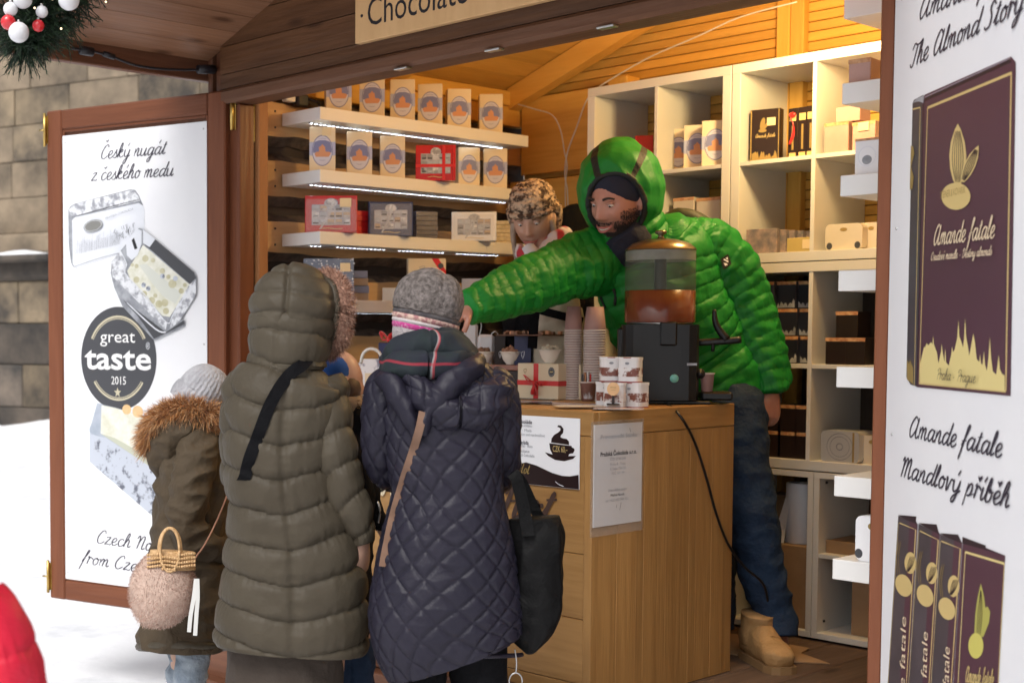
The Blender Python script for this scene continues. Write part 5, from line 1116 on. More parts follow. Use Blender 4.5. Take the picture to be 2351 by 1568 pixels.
def loft(m, secs, mat, n=120, seg=96, disp=None, hint=Vector((1, 0, 0)), caps=True, pw=2.0, matf=None):
    C = crom([Vector(s[:3]) for s in secs], 24); RA = crom([Vector((s[3], s[4])) for s in secs], 24)
    L = [0.]
    for i in range(1, len(C)): L.append(L[-1] + (C[i] - C[i - 1]).length)
    tot = L[-1]; V = []; Fc = []; j = 0
    for i in range(n + 1):
        s = tot * i / n
        while j < len(L) - 2 and L[j + 1] < s: j += 1
        f = 0 if L[j + 1] == L[j] else (s - L[j]) / (L[j + 1] - L[j]); c = C[j].lerp(C[j + 1], f); r_ = RA[j].lerp(RA[j + 1], f)
        T = (C[min(j + 2, len(C) - 1)] - C[max(j - 1, 0)]).normalized()
        A = hint - T * hint.dot(T)
        A.normalize(); B = A.cross(T); B.normalize()
        for k in range(seg):
            g = 2 * math.pi * k / seg; cg, sg = math.cos(g), math.sin(g)
            ex = 2 / pw; a = math.copysign(abs(cg) ** ex, cg); b = math.copysign(abs(sg) ** ex, sg)
            P_ = c + A * (r_.x * a) + B * (r_.y * b)
            if disp:
                nn = (A * (cg / max(r_.x, .01)) + B * (sg / max(r_.y, .01))).normalized(); P_ = P_ + nn * disp(g, s, i / n, P_)
            V.append(P_)
    for i in range(n):
        for k in range(seg): Fc.append((i * seg + k, i * seg + (k + 1) % seg, (i + 1) * seg + (k + 1) % seg, (i + 1) * seg + k))
    if caps:
        b = len(V); V.append(sum((V[k] for k in range(seg)), Vector()) / seg); V.append(sum((V[n * seg + k] for k in range(seg)), Vector()) / seg)
        for k in range(seg): Fc.append((b, (k + 1) % seg, k)); Fc.append((b + 1, n * seg + k, n * seg + (k + 1) % seg))
    m.add(V, Fc, mat, True); return V
N3 = lambda a, b, c: noise.noise(Vector((a, b, c)))
def ridge(a, b, c): return 1 - abs(N3(a, b, c)) * 2.2
def puff(sp, amp, slope=None, seed=0., off=0., wr=.003, seams=()):
    """down baffles sp metres apart with gathers along the seams; seams: angles of vertical seams"""
    def f(g, s, t, P_):
        q = (s + off + (slope(g) if slope else 0) + .006 * N3(math.cos(g) * 2, math.sin(g) * 2, s * 4 + seed)) / sp; i = math.floor(q); fr = q - i
        e = min(fr, 1 - fr) * sp
        v = amp * (1 - math.exp(-e / .01)) + amp * .2 * math.sin(math.pi * fr) - amp * .7
        v += .0055 * N3(math.cos(g) * 24, math.sin(g) * 24, i * 3.7 + seed) * math.exp(-e / .016) + wr * (ridge(P_.x * 9 + P_.z * 7, P_.y * 9, P_.z * 9 - P_.x * 6 + seed) - .5) + wr * .8 * N3(P_.x * 22, P_.y * 22, P_.z * 30 + seed)
        v += .006 * N3(P_.x * 5, P_.y * 5, P_.z * 4 + seed)
        for a in seams:
            dg = abs((g - a + math.pi) % (2 * math.pi) - math.pi); v -= amp * .75 * math.exp(-(dg * .17 / .008) ** 2); v += .003 * N3(s * 60, i, a) * math.exp(-dg * .17 / .02)
        return v
    return f
def folds(amp=.006, sx=6., sz=8., seed=0., tilt=.5):
    def f(g, s, t, P_): return amp * (ridge(P_.x * sx + P_.z * sz * tilt, P_.y * sx, P_.z * sz - P_.x * sx * tilt + seed) - .4) + amp * .35 * N3(P_.x * 25, P_.y * 25, P_.z * 25 + seed)
    return f
def quilt(d, amp, seed=0., rad=.16, wr=.0022):
    def f(g, s, t, P_):
        u = g * rad + .01 * N3(g, s * 5, seed); a = (u + s * .9 + .012 * N3(g * 2, s * 6, seed)) / d; b = (u - s * .9 + .012 * N3(g * 2, s * 6, seed + 5)) / d
        fa, fb = abs(math.sin(math.pi * a)), abs(math.sin(math.pi * b))
        v = amp * (1 - math.exp(-min(fa, fb) / .22)) - amp * .6
        return v + wr * (ridge(P_.x * 12, P_.y * 12, P_.z * 34 + seed) - .5) * (min(fa, fb) ** .5) + .007 * N3(P_.x * 6, P_.y * 6, P_.z * 5)
    return f
def head_pts(fem=False, n=48, sg=72):
    V = []; Fc = []
    E_ = math.exp
    for i in range(n + 1):
        ph = math.pi * i / n
        for k in range(sg):
            la = 2 * math.pi * k / sg; d = Vector((math.sin(ph) * math.cos(la), math.sin(ph) * math.sin(la), math.cos(ph)))
            x, y, z = d.x * .074, d.y * .094, d.z * .118
            if z < 0:
                t = -z / .118; x *= 1 - .3 * t ** 1.6; y *= (1 - .12 * t ** 2) if y > 0 else 1 - .35 * t ** 1.5
            if y > 0:
                fy = min(1, y / .05); bx_ = lambda a, b, sa, sb: E_(-((abs(x) - a) / sa) ** 2 - ((z - b) / sb) ** 2)
                npf = max(0, min(1, (.03 - z) / .055)) * (1 if z > -.028 else max(0, 1 - (-.028 - z) / .012))
                y += fy * (.027 * E_(-(x / (.0085 + .006 * npf)) ** 2) * npf + .007 * E_(-((z + .03) / .008) ** 2 - ((abs(x) - .013) / .007) ** 2) + (.003 if fem else .006) * E_(-((z - .03) / .009) ** 2) * E_(-(x / .05) ** 2) - .011 * bx_(.031, .012, .016, .012) + .007 * bx_(.042, -.022, .02, .02)
                           + .006 * E_(-(x / .026) ** 2 - ((z + .056) / .007) ** 2) + .006 * E_(-(x / .022) ** 2 - ((z + .069) / .006) ** 2) - .006 * E_(-(x / .024) ** 2 - ((z + .0625) / .0028) ** 2) + .008 * E_(-(x / .024) ** 2 - ((z + .098) / .016) ** 2))
            V.append(Vector((x, y, z)))
    for i in range(n):
        for k in range(sg): Fc.append((i * sg + k, (i + 1) * sg + k, (i + 1) * sg + (k + 1) % sg, i * sg + (k + 1) % sg))
    return V, Fc
def hm(f, roll=0.):
    f = Vector(f).normalized(); x = f.cross(Vector((0, 0, 1))).normalized(); z = x.cross(f); M = Matrix((x, f, z)).transposed(); return M @ Matrix.Rotation(roll, 3, 'Y')
def add_head(m, c, f, sc=1., roll=0., fem=False, mat=None):
    M = hm(f, roll); V, Fc = head_pts(fem); m.add([c + M @ (v * sc) for v in V], Fc, mat or skin, True)
    for s in (-1, 1): P_ = c + M @ (Vector((s * .076, -.01, -.005)) * sc); m.ball(P_, (.012, .02, .03), mat or skin, 10)
    return M
def add_hand(m, w_, dirn, palm, side=1, curl=.9, sc=1., mat=None):
    """w_ wrist, dirn towards the finger tips, palm normal (towards the palm side)"""
    d = Vector(dirn).normalized(); pn = Vector(palm); pn = (pn - d * pn.dot(d)).normalized(); ac = d.cross(pn) * side
    P = lambda a, b, c_: w_ + (d * a + ac * b + pn * c_) * sc
    r4 = lambda *L: [(*P(a, b, c_), ra * sc, rb * sc) for a, b, c_, ra, rb in L]
    V = loft(m, r4((-.03, 0, 0, .026, .02), (0, 0, 0, .027, .019), (.035, 0, 0, .036, .018), (.075, 0, .002, .041, .016), (.092, 0, .004, .036, .012)), mat or skin, 16, 24, None, hint=ac)
    for i, (b, ln) in enumerate(((-.03, .062), (-.01, .075), (.01, .07), (.028, .054))):
        pts = [P(.07, b * .95, .003)]; a0 = .2; q = P(.09, b, .004); pts.append(q)
        for j, fr in enumerate((.45, .32, .27)):
            a0 += curl * (.7 if j == 0 else .75); q = q + (d * math.cos(a0) + pn * math.sin(a0)) * ln * fr * sc; pts.append(q)
        m.tube(pts, lambda t: (.0098 - .0024 * t) * sc, mat or skin, 10, 3)
    m.tube([P(.015, -.022, .006), P(.04, -.042, .016), P(.062, -.046, .03), P(.082, -.036, .044)], lambda t: (.0125 - .003 * t) * sc, mat or skin, 10, 3)
def body(pe, m, vox=.007, mat=None):
    """fuse everything in m into one continuous skin"""
    o = m.obj('body_raw', None); md = o.modifiers.new('fuse', 'REMESH'); md.mode = 'VOXEL'; md.voxel_size = vox; md.use_smooth_shade = True
    sm = o.modifiers.new('soft', 'SMOOTH'); sm.iterations = 2; sm.factor = .5
    dg = bpy.context.evaluated_depsgraph_get(); dg.update(); me = bpy.data.meshes.new_from_object(o.evaluated_get(dg)); me.name = 'body'
    me.materials.clear(); me.materials.append(mat or skin); bpy.data.objects.remove(o)
    b = bpy.data.objects.new('body', me); COL.objects.link(b); b.parent = pe.e; return b
def clothes(pe, name, fn, label=None):
    m = MB(); fn(m); o = m.obj(name, pe.e); o.location = (0, 0, 0)
    if label: o['label'] = label
    return o
def hood_shell(m, c, axis, rad, a0, mat, disp=None, roll=0., n=90, seg=120, stripe=None, smat=None, drop=None):
    """hood: a shell round c, open by the angle a0 about the axis; rad = (x, y along axis, z)"""
    M = hm(axis, roll); V = []; Fc = []; Fs = []
    for i in range(n + 1):
        al = a0 + (math.pi - a0) * i / n
        for k in range(seg):
            be = 2 * math.pi * k / seg; q = Vector((math.sin(al) * math.cos(be) * rad[0], math.cos(al) * rad[1], math.sin(al) * math.sin(be) * rad[2]))
            if drop: q = drop(q)
            P_ = c + M @ q
            if disp: P_ = P_ + (M @ q).normalized() * disp(P_, be, al)
            V.append(P_)
    for i in range(n):
        for k in range(seg):
            f = (i * seg + k, i * seg + (k + 1) % seg, (i + 1) * seg + (k + 1) % seg, (i + 1) * seg + k)
            (Fs if stripe and stripe(2 * math.pi * k / seg, a0 + (math.pi - a0) * i / n) else Fc).append(f)
    b = len(m.v); m.add(V, Fc, mat, True)
    if Fs: m.f += [[b + a for a in f] for f in Fs]; m.m += [m.mi(smat)] * len(Fs); m.sm += [True] * len(Fs)
    return V[:seg], M
def fur(m, pts, mats_, n, ln, wd, spread=.5, seed=1, droop=0., comb=None):
    """pts: list of (centre, radius, outward axis or None); blades stand out of a tube round the path"""
    rr = random.Random(seed); C = [Vector(p[0]) for p in pts]
    for _ in range(n):
        t = rr.random() * (len(C) - 1); i = int(t); f = t - i; c = C[i].lerp(C[min(i + 1, len(C) - 1)], f); r_ = pts[i][1] * (1 - f) + pts[min(i + 1, len(C) - 1)][1] * f
        T = (C[min(i + 1, len(C) - 1)] - C[i]).normalized() if i < len(C) - 1 else (C[-1] - C[-2]).normalized()
        v = Vector((rr.gauss(0, 1), rr.gauss(0, 1), rr.gauss(0, 1))); v = (v - T * v.dot(T)).normalized()
        base = c + v * r_ * rr.uniform(.55, 1.); dr = (v + Vector((rr.gauss(0, spread), rr.gauss(0, spread), rr.gauss(0, spread) - droop)) + (comb or Vector())).normalized()
        l_ = ln * rr.uniform(.5, 1.15); sd_ = dr.cross(Vector((rr.gauss(0, 1), rr.gauss(0, 1), rr.gauss(0, 1)))).normalized() * wd
        md = base + dr * l_ * .55; tip = base + dr * l_ + Vector((0, 0, -.2 * l_)); mt = rr.choice(mats_)
        m.add([base - sd_, base + sd_, md + sd_ * .7, md - sd_ * .7, tip], [(0, 1, 2, 3), (3, 2, 4)], mt)
def cloth(name, c, c2, **k):
    d = dict(sc=5, rough=.5, bump=.12, bsc=60, ramp=(.3, .75), spec=.3, crk=(17, .55)); d.update(k); return mk(name, c, c2, **d)
olive = cloth('olive_nylon', (.053, .043, .03), (.07, .058, .041), rough=.5, crk=(10, .3), spec=.16); aub = cloth('aubergine_nylon', (.0125, .0115, .021), (.02, .018, .03), rough=.46, crk=(14, .35), spec=.22)
green = cloth('green_nylon', (.003, .15, .018), (.006, .21, .024), rough=.5, spec=.3, crk=(11, .3)); khaki = cloth('khaki_cotton', (.052, .036, .02), (.075, .054, .032), rough=.75, bump=.3)
blackc = cloth('black_cloth', (.004, .004, .005), (.008, .008, .0095), rough=.85, spec=.1); denim = cloth('dark_denim', (.005, .014, .036), (.015, .036, .078), sc=9, rough=.8, bump=.4); ldenim = cloth('light_denim', (.16, .2, .25), (.36, .41, .46), sc=14, rough=.8, bump=.4)
greyw = mk('grey_wool', (.07, .058, .052), (.21, .18, .17), sc=70, rough=.95, bump=.8, bsc=120, detail=3)
from mathutils.bvhtree import BVHTree
def surf_of(pe, names):
    V = []; Fc = []
    for o in pe.e.children:
        if any(o.name.startswith(q) for q in names):
            b_ = len(V); V += [v.co.copy() for v in o.data.vertices]; Fc += [[b_ + a for a in p.vertices] for p in o.data.polygons]
    T = BVHTree.FromPolygons(V, Fc); eye = pe.R @ (EYE - pe.o)
    def f(x, y, off=.004):
        d = (pe.R @ ray(x, y)).normalized(); h = T.ray_cast(eye, d)
        return (h[0] - d * off) if h[0] is not None else pe.p(x, y, -.1)
    return f
# ---- woman in the long olive down coat
W1_ = Per('person', 'woman seen from behind in a long olive down coat with a fur edged hood up', 668, 3.8)
b = MB(); e = W1_
loft(b, e.secs([(668, 1420, 130, .11, .02), (668, 1200, 115, .1, .02), (662, 1000, 105, .09, 0), (655, 880, 90, .07, 0), (672, 850, 40, .05, 0), (676, 800, 36, .05, 0)]), skin, 30, 24)
hc = e.p(690, 722, .03); add_head(b, hc, (.85, .5, -.12), mat=skin)
for sgn, pts in ((1, [(745, 890, 36, .05, 0), (765, 1010, 34, .045, -.04), (795, 1130, 30, .04, -.06), (826, 1225, 22, .028, -.06), (831, 1245, 20, .025, -.06)]), (-1, [(570, 895, 36, .05, 0), (545, 1000, 32, .045, .02), (550, 1090, 28, .04, .1), (600, 1120, 22, .03, .25)])): loft(b, e.secs(pts), skin, 20, 16)
add_hand(b, e.p(832, 1248, -.06), e.p(826, 1330, -.03) - e.p(832, 1248, -.06), (-.6, .5, 0), 1, 1.0, .95)
for x in (610, 730): loft(b, [(*e.p(x, 1420, .02), .085, .085), (*e.p(x, 1600, .02), .065, .065), (*(e.p(x, 1600, .02).xy), .42, .05, .05), (*(e.p(x, 1600, .02).xy), .08, .035, .035)], skin, 20, 16); b.ball((e.p(x, 1600).x, .08, .05), (.045, .12, .045), skin)
body(e, b)
vs = lambda g: -.045 * max(0, 1 - abs(((g + math.pi / 2 + math.pi) % (2 * math.pi)) - math.pi) / 1.3)
tor = e.secs([(664, 838, 70, .09), (662, 852, 95, .105), (656, 880, 128, .12), (652, 930, 136, .135), (648, 1000, 134, .14), (649, 1080, 130, .145), (657, 1160, 134, .15), (668, 1250, 152, .16), (672, 1350, 167, .165), (671, 1430, 175, .17), (669, 1470, 176, .17), (668, 1486, 168, .165)])
def wcoat(m): loft(m, tor, olive, 280, 200, puff(.093, .0115, lambda g: vs(g), 1., off=.012, seams=(-math.pi / 2,)), pw=2.3)
clothes(e, 'coat', wcoat)
clothes(e, 'sleeve', lambda m: loft(m, e.secs([(738, 868, 42, .05, .0), (745, 895, 52, .065, 0), (752, 940, 54, .07, -.02), (760, 1016, 57, .075, -.05), (788, 1128, 50, .065, -.07), (818, 1190, 42, .055, -.07), (832, 1240, 27, .04, -.06), (834, 1248, 22, .03, -.06)]), olive, 150, 90, puff(.088, .009, lambda g: .02 * math.cos(g), 7.)))
clothes(e, 'sleeve', lambda m: loft(m, e.secs([(585, 868, 45, .05, 0), (566, 900, 52, .065, 0), (553, 980, 48, .065, .0), (548, 1050, 45, .06, .03), (555, 1115, 42, .055, .1), (590, 1130, 34, .045, .22), (640, 1120, 28, .035, .3)]), olive, 130, 80, puff(.08, .009, None, 9.)))
def hoodd(P_, be, al):
    s = P_.z + .25 * (P_.x - hc.x) * .3; q = (s + 10) / .058 + .3 * N3(P_.x * 5, P_.y * 5, 3); fr = q - math.floor(q); v = .009 * (1 - math.exp(-min(fr, 1 - fr) * .058 / .008)) - .004
    w_ = (P_.x - hc.x) + .045 + .25 * (P_.z - hc.z) * -.3; v -= .009 * math.exp(-(w_ / .007) ** 2)
    return v + .0035 * (ridge(P_.x * 11 + P_.z * 8, P_.y * 9, P_.z * 12) - .5) + .003 * N3(P_.x * 30, P_.y * 30, P_.z * 30)
rim1 = []
def whood(m):
    R_, M = hood_shell(m, e.p(674, 718, .02), (.86, .5, -.02), (.118, .122, .134), R(48), olive, hoodd, drop=lambda q: q + Vector((0, 0, -.012)) if q.z < -.1 else q); rim1.extend(R_)
    loft(m, e.secs([(672, 735, 98, .112, .02), (668, 775, 97, .115, .01), (662, 815, 90, .11), (660, 838, 88, .105), (660, 850, 80, .1)]), olive, 70, 120, puff(.058, .008, lambda g: vs(g) * .4, 4., off=.01, seams=(-math.pi / 2 - .35,)), caps=False)
    m.tube(R_[::6] + [R_[0]], .012, olive, 10, 3)
clothes(e, 'hood', whood)
furm = [mk('rose_brown_fur', (.36, .2, .14), rough=.8), mk('pale_rose_fur', (.5, .32, .24), rough=.8), mk('dark_rose_fur', (.2, .1, .07), rough=.8)]
def wfur(m):
    ax = Vector((.86, .5, -.02)).normalized(); P_ = [(p + ax * .026, .024) for p in rim1[::4]] + [(rim1[0] + ax * .026, .024)]
    m.tube([p[0] for p in P_], .023, furm[0], 10, 1); fur(m, P_, furm, 22000, .02, .0007, .45, 3)
clothes(e, 'fur_trim', wfur)
trou = cloth('taupe_wool', (.045, .034, .027), (.062, .048, .039), rough=.85, bump=.2)
clothes(e, 'trousers', lambda m: loft(m, [(*e.p(655, 1440, .02), .15, .12), (*e.p(655, 1500, .02), .155, .13), (*e.p(650, 1600, .02), .16, .13), (e.p(650, 1600).x, .02, .38, .15, .13), (e.p(650, 1600).x, .02, .1, .14, .12)], trou, 60, 90, folds(.012, 9, 1.2, 3, .1)))
for x in (600, 720): clothes(e, 'shoe', lambda m: (m.ball((e.p(x, 1600).x, .07, .05), (.05, .14, .06), blackc, 16)))
def strap(m, P_, w_, mat, th=.0025, nrm=Vector((0, -1, 0))):
    Q = crom([Vector(p) for p in P_], 6); V = []
    for i, p in enumerate(Q):
        t = (Q[min(i + 1, len(Q) - 1)] - Q[max(i - 1, 0)]).normalized(); s = t.cross(nrm).normalized() * w_ / 2; V += [p - s, p + s, p + s + nrm * th, p - s + nrm * th]
    Fc = []
    for i in range(len(Q) - 1):
        for k in range(4): Fc.append((i * 4 + k, i * 4 + (k + 1) % 4, i * 4 + 4 + (k + 1) % 4, i * 4 + 4 + k))
    m.add(V, Fc + [(0, 1, 2, 3), (len(V) - 1, len(V) - 2, len(V) - 3, len(V) - 4)], mat)
t = thing('shoulder_bag_strap', 'dark navy bag strap running diagonally across the back of the olive coat', 'strap', e.o, VR)
sf_ = surf_of(e, ('coat', 'sleeve', 'hood')); m = MB(); strap(m, [e.p(716, 812, -.06), sf_(694, 838)] + [sf_(x, y) for x, y in ((676, 850), (656, 870), (638, 896), (622, 925), (609, 955), (598, 985), (588, 1012), (579, 1035), (572, 1055), (566, 1078), (561, 1098))] + [e.p(545, 1125, -.05)], .033, blackc, .004); m.obj('strap', t)
# ---- woman in the quilted coat and grey wool hat
e2 = Per('person', 'woman in a quilted dark purple coat, grey wool hat and tartan scarf', 1015, 3.65); e = e2
b = MB()
loft(b, e.secs([(1022, 1400, 130, .11, .02), (1022, 1200, 112, .1, .02), (1015, 1000, 110, .09, 0), (1005, 890, 90, .07, 0), (985, 840, 42, .05, .02), (982, 780, 40, .055, .03)]), skin, 30, 24)
add_head(b, e.p(985, 712, .04), (.5, .86, -.2), .98)
for pts in ([(880, 900, 34, .05, 0), (868, 1000, 32, .045, .02), (880, 1080, 28, .04, .12), (930, 1090, 20, .03, .32)], [(1145, 905, 36, .05, 0), (1165, 1000, 32, .045, .02), (1160, 1080, 28, .04, .12), (1130, 1090, 20, .03, .32)]): loft(b, e.secs(pts), skin, 20, 16)
add_hand(b, e.p(930, 1090, .32), (.3, 1, .1), (0, 0, -1), 1, .8); add_hand(b, e.p(1130, 1090, .32), (-.2, 1, .1), (0, 0, -1), -1, .8)
for x in (950, 1100): loft(b, [(*e.p(x, 1450, .02), .07, .08), (*e.p(x, 1600, .02), .06, .06), (e.p(x, 1600).x, .0, .42, .045, .05), (e.p(x, 1600).x, .0, .08, .035, .035)], skin, 20, 16); b.ball((e.p(x, 1600).x, .08, .05), (.045, .12, .045), skin)
body(e, b)
clothes(e, 'coat', lambda m: (loft(m, e.secs([(995, 838, 70, .085), (1000, 850, 95, .1), (1008, 880, 128, .12), (1012, 930, 144, .135), (1016, 1000, 140, .14), (1024, 1080, 128, .14), (1028, 1130, 124, .14), (1026, 1190, 136, .15), (1022, 1280, 156, .16), (1020, 1378, 170, .17), (1024, 1440, 173, .17), (1034, 1485, 166, .165), (1040, 1503, 158, .16)]), aub, 280, 230, quilt(.066, .008, 2.), pw=2.3), m.tube([e.p(1040 + 158 * math.cos(g), 1502 + 8 * math.sin(g * .5), .16 * math.sin(g)) for g in [i * math.pi / 16 for i in range(33)]], .006, aub, 8, 2)))
clothes(e, 'sleeve', lambda m: loft(m, e.secs([(905, 868, 35, .05, 0), (888, 890, 46, .06, 0), (876, 930, 46, .065, 0), (872, 1000, 42, .062, .01), (880, 1060, 42, .06, .06), (905, 1085, 36, .05, .16), (935, 1085, 28, .04, .3)]), aub, 140, 90, quilt(.062, .0065, 5., .06)))
clothes(e, 'sleeve', lambda m: loft(m, e.secs([(1110, 868, 40, .05, 0), (1130, 892, 52, .062, 0), (1145, 940, 52, .068, 0), (1150, 1010, 46, .064, .0), (1152, 1070, 44, .06, .05), (1140, 1095, 38, .05, .15), (1115, 1095, 28, .04, .3)]), aub, 140, 90, quilt(.062, .0065, 8., .06)))
def drape(m):
    d = folds(.012, 7, 12, 3., .7); V = []
    c0 = e.p(1068, 905, -.105)
    loft(m, e.secs([(930, 868, 26, .04, -.09), (960, 905, 34, .05, -.1), (1000, 935, 42, .05, -.105), (1060, 945, 52, .05, -.11), (1115, 920, 46, .05, -.1), (1150, 885, 30, .045, -.06)]), aub, 120, 90, lambda g, s, t, P_: d(g, s, t, P_) + quilt(.06, .006, 3., .05)(g, s, t, P_))
    loft(m, e.secs([(1100, 832, 20, .03, -.03), (1078, 850, 26, .035, -.09), (1040, 875, 30, .035, -.115), (1000, 920, 26, .035, -.13), (975, 965, 16, .03, -.135), (968, 1000, 8, .012, -.135)]), aub, 110, 70, folds(.008, 9, 16, 6., .9))
    loft(m, e.secs([(880, 870, 20, .03, -.04), (900, 885, 24, .03, -.09), (925, 930, 22, .03, -.118), (950, 985, 14, .025, -.13), (962, 1005, 7, .012, -.132)]), aub, 90, 60, folds(.008, 9, 16, 9., -.9))
clothes(e, 'hood', drape, 'empty quilted hood lying on the shoulders')
tart = mk('tartan', (.006, .007, .018), (.006, .017, .015), sc=9, rough=.85, bump=.2)
def tartanify(m_):
    n = m_.node_tree.nodes; l = m_.node_tree.links; b_ = n['Principled BSDF']; src = b_.inputs['Base Color'].links[0].from_socket; tc = n.new('ShaderNodeTexCoord')
    for ax, (col, w_, sc_) in enumerate((((.4, .4, .4, 1), .02, 6.), ((.4, .02, .04, 1), .06, 9.), ((.45, .05, .06, 1), .04, 6.5))):
        sp_ = n.new('ShaderNodeSeparateXYZ'); l.new(tc.outputs['Object'], sp_.inputs[0])
        nz = n.new('ShaderNodeTexNoise'); nz.inputs['Scale'].default_value = 5; l.new(tc.outputs['Object'], nz.inputs[0])
        a = n.new('ShaderNodeMath'); a.operation = 'MULTIPLY_ADD'; l.new(sp_.outputs[(0, 2, 0)[ax]], a.inputs[0]); a.inputs[1].default_value = sc_
        am = n.new('ShaderNodeMath'); am.operation = 'MULTIPLY'; l.new(nz.outputs['Fac'], am.inputs[0]); am.inputs[1].default_value = .5; l.new(am.outputs[0], a.inputs[2])
        fr = n.new('ShaderNodeMath'); fr.operation = 'FRACT'; l.new(a.outputs[0], fr.inputs[0]); lt = n.new('ShaderNodeMath'); lt.operation = 'LESS_THAN'; l.new(fr.outputs[0], lt.inputs[0]); lt.inputs[1].default_value = w_ * (1.6 if ax == 0 else 1)
        mx = n.new('ShaderNodeMix'); mx.data_type = 'RGBA'; ml = n.new('ShaderNodeMath'); ml.operation = 'MULTIPLY'; l.new(lt.outputs[0], ml.inputs[0]); ml.inputs[1].default_value = .5; l.new(ml.outputs[0], mx.inputs[0]); l.new(src, mx.inputs[6]); mx.inputs[7].default_value = col; src = mx.outputs[2]
    l.new(src, b_.inputs['Base Color'])
tartanify(tart)
def scarf(m):
    loft(m, e.secs([(888, 850, 18, .03, .03), (905, 842, 24, .035, -.06), (945, 838, 30, .04, -.1), (1000, 838, 32, .045, -.105), (1050, 836, 28, .04, -.09), (1082, 836, 22, .035, -.03), (1090, 840, 18, .03, .04)]), tart, 110, 60, folds(.007, 10, 16, 1.))
    loft(m, e.secs([(892, 830, 20, .03, .05), (915, 805, 26, .035, -.04), (955, 795, 32, .04, -.08), (1005, 792, 32, .04, -.085), (1045, 800, 30, .04, -.07), (1075, 820, 24, .03, .0)]), tart, 110, 60, folds(.008, 10, 16, 4.))
    loft(m, e.secs([(960, 790, 20, .03, -.02), (1000, 775, 24, .03, -.05), (1040, 778, 24, .03, -.04), (1062, 795, 20, .03, .0)]), tart, 70, 50, folds(.006, 10, 16, 7.))
clothes(e, 'scarf', scarf)
def hat(m):
    c = e.p(983, 700, .03); V = []; n, sg = 60, 100
    M = Matrix.Rotation(R(13), 3, 'Y')
    def f(P_): return .004 * N3(P_.x * 20, P_.y * 20, P_.z * 20) + .0015 * N3(P_.x * 90, P_.y * 90, P_.z * 90)
    for i in range(n + 1):
        a = math.pi * .60 * i / n; r_ = math.sin(a) ** .85 if a < math.pi / 2 else math.sin(a); z = math.cos(a)
        for k in range(sg):
            g = 2 * math.pi * k / sg; P_ = Vector((r_ * .094 * math.cos(g), r_ * .1 * math.sin(g), z * .092 + .004))
            cr = math.exp(-((P_.x - .01 - .5 * P_.z * .3) / .012) ** 2) * (1 if z > .35 else 0) * -.004
            P_ = P_ + P_.normalized() * (f(P_) + cr); V.append(c + M @ P_)
    m.add(V, [(i * sg + k, (i + 1) * sg + k, (i + 1) * sg + (k + 1) % sg, i * sg + (k + 1) % sg) for i in range(n) for k in range(sg)], greyw, True)
clothes(e, 'hat', hat)
def hatband(m):
    c = e.p(983, 712, .03); M = Matrix.Rotation(R(13), 3, 'Y')
    cols = [(mk('dark_wool', (.04, .035, .04), (.1, .09, .09), sc=90, rough=.95), .0), (mk('fair_isle', (.5, .36, .3), (.3, .14, .14), sc=70, rough=.95, ramp=(.45, .55)), .012), (mk('pale_wool', (.42, .38, .38), (.5, .45, .45), sc=60, rough=.95), .026), (mk('magenta_wool', (.42, .04, .2), (.5, .25, .36), sc=120, rough=.95, ramp=(.5, .62)), .036), (mk('pale_grey_wool', (.33, .3, .31), (.45, .4, .4), sc=80, rough=.95, bump=.6), .05)]
    for i, (mt, z) in enumerate(cols):
        z1 = cols[i + 1][1] if i < 4 else .085; V = []; sg = 90; nn = 8
        for j in range(nn + 1):
            zz = -.012 - z - (z1 - z) * j / nn
            rr_ = .0895 - .25 * max(0, -zz - .03) + .002 * math.sin(math.pi * j / nn)
            for k in range(sg): g = 2 * math.pi * k / sg; V.append(c + M @ Vector(((rr_ + .0008 * math.sin(g * 60)) * math.cos(g), (rr_ + .004) * math.sin(g), zz)))
        m.add(V, [(j * sg + k, (j + 1) * sg + k, (j + 1) * sg + (k + 1) % sg, j * sg + (k + 1) % sg) for j in range(nn) for k in range(sg)], mt, True)
clothes(e, 'hat_band', hatband, 'patterned magenta and cream knitted band')
clothes(e, 'trousers', lambda m: [loft(m, [(*e.p(x, 1470, .02), .078, .085), (*e.p(x, 1580, .02), .072, .08), (e.p(x, 1600).x, .0, .42, .055, .06), (e.p(x, 1600).x, .0, .1, .05, .055)], blackc, 50, 60, folds(.006, 12, 12, 3)) for x in (958, 1098)])
for x in (958, 1098): clothes(e, 'shoe', lambda m: m.ball((e.p(x, 1600).x, .07, .05), (.05, .14, .06), blackc, 16))
t = thing('crossbody_bag_strap', 'brown leather strap hanging down the back of the quilted coat', 'strap', e.o, VR)
lea = mk('brown_leather', (.16, .085, .05), (.2, .11, .07), sc=20, rough=.5)
sf_ = surf_of(e, ('coat', 'sleeve', 'hood')); m = MB(); strap(m, [sf_(x, y) for x, y in ((971, 945), (965, 975), (957, 1005), (948, 1035), (938, 1065), (928, 1095), (919, 1125), (910, 1155), (902, 1185), (896, 1210), (890, 1240), (884, 1270), (879, 1300))], .021, lea, .003); m.obj('strap', t)
bg_ = thing('tote_bag', 'large soft black tote bag hanging from the arm of the quilted coat', 'bag', e.o, VR)
toteb = cloth('black_nylon', (.003, .003, .0032), (.006, .006, .0065), rough=.6, spec=.12)
m = MB(); loft(m, e.secs([(1222, 1188, 56, .05, .0), (1226, 1230, 66, .07, .0), (1228, 1300, 62, .085, 0), (1230, 1370, 64, .09, .0), (1222, 1430, 60, .085, 0), (1205, 1470, 42, .06, 0), (1192, 1486, 22, .03, 0)]), toteb, 110, 100, folds(.011, 10, 3, 2., .1)); m.obj('bag_body', bg_)
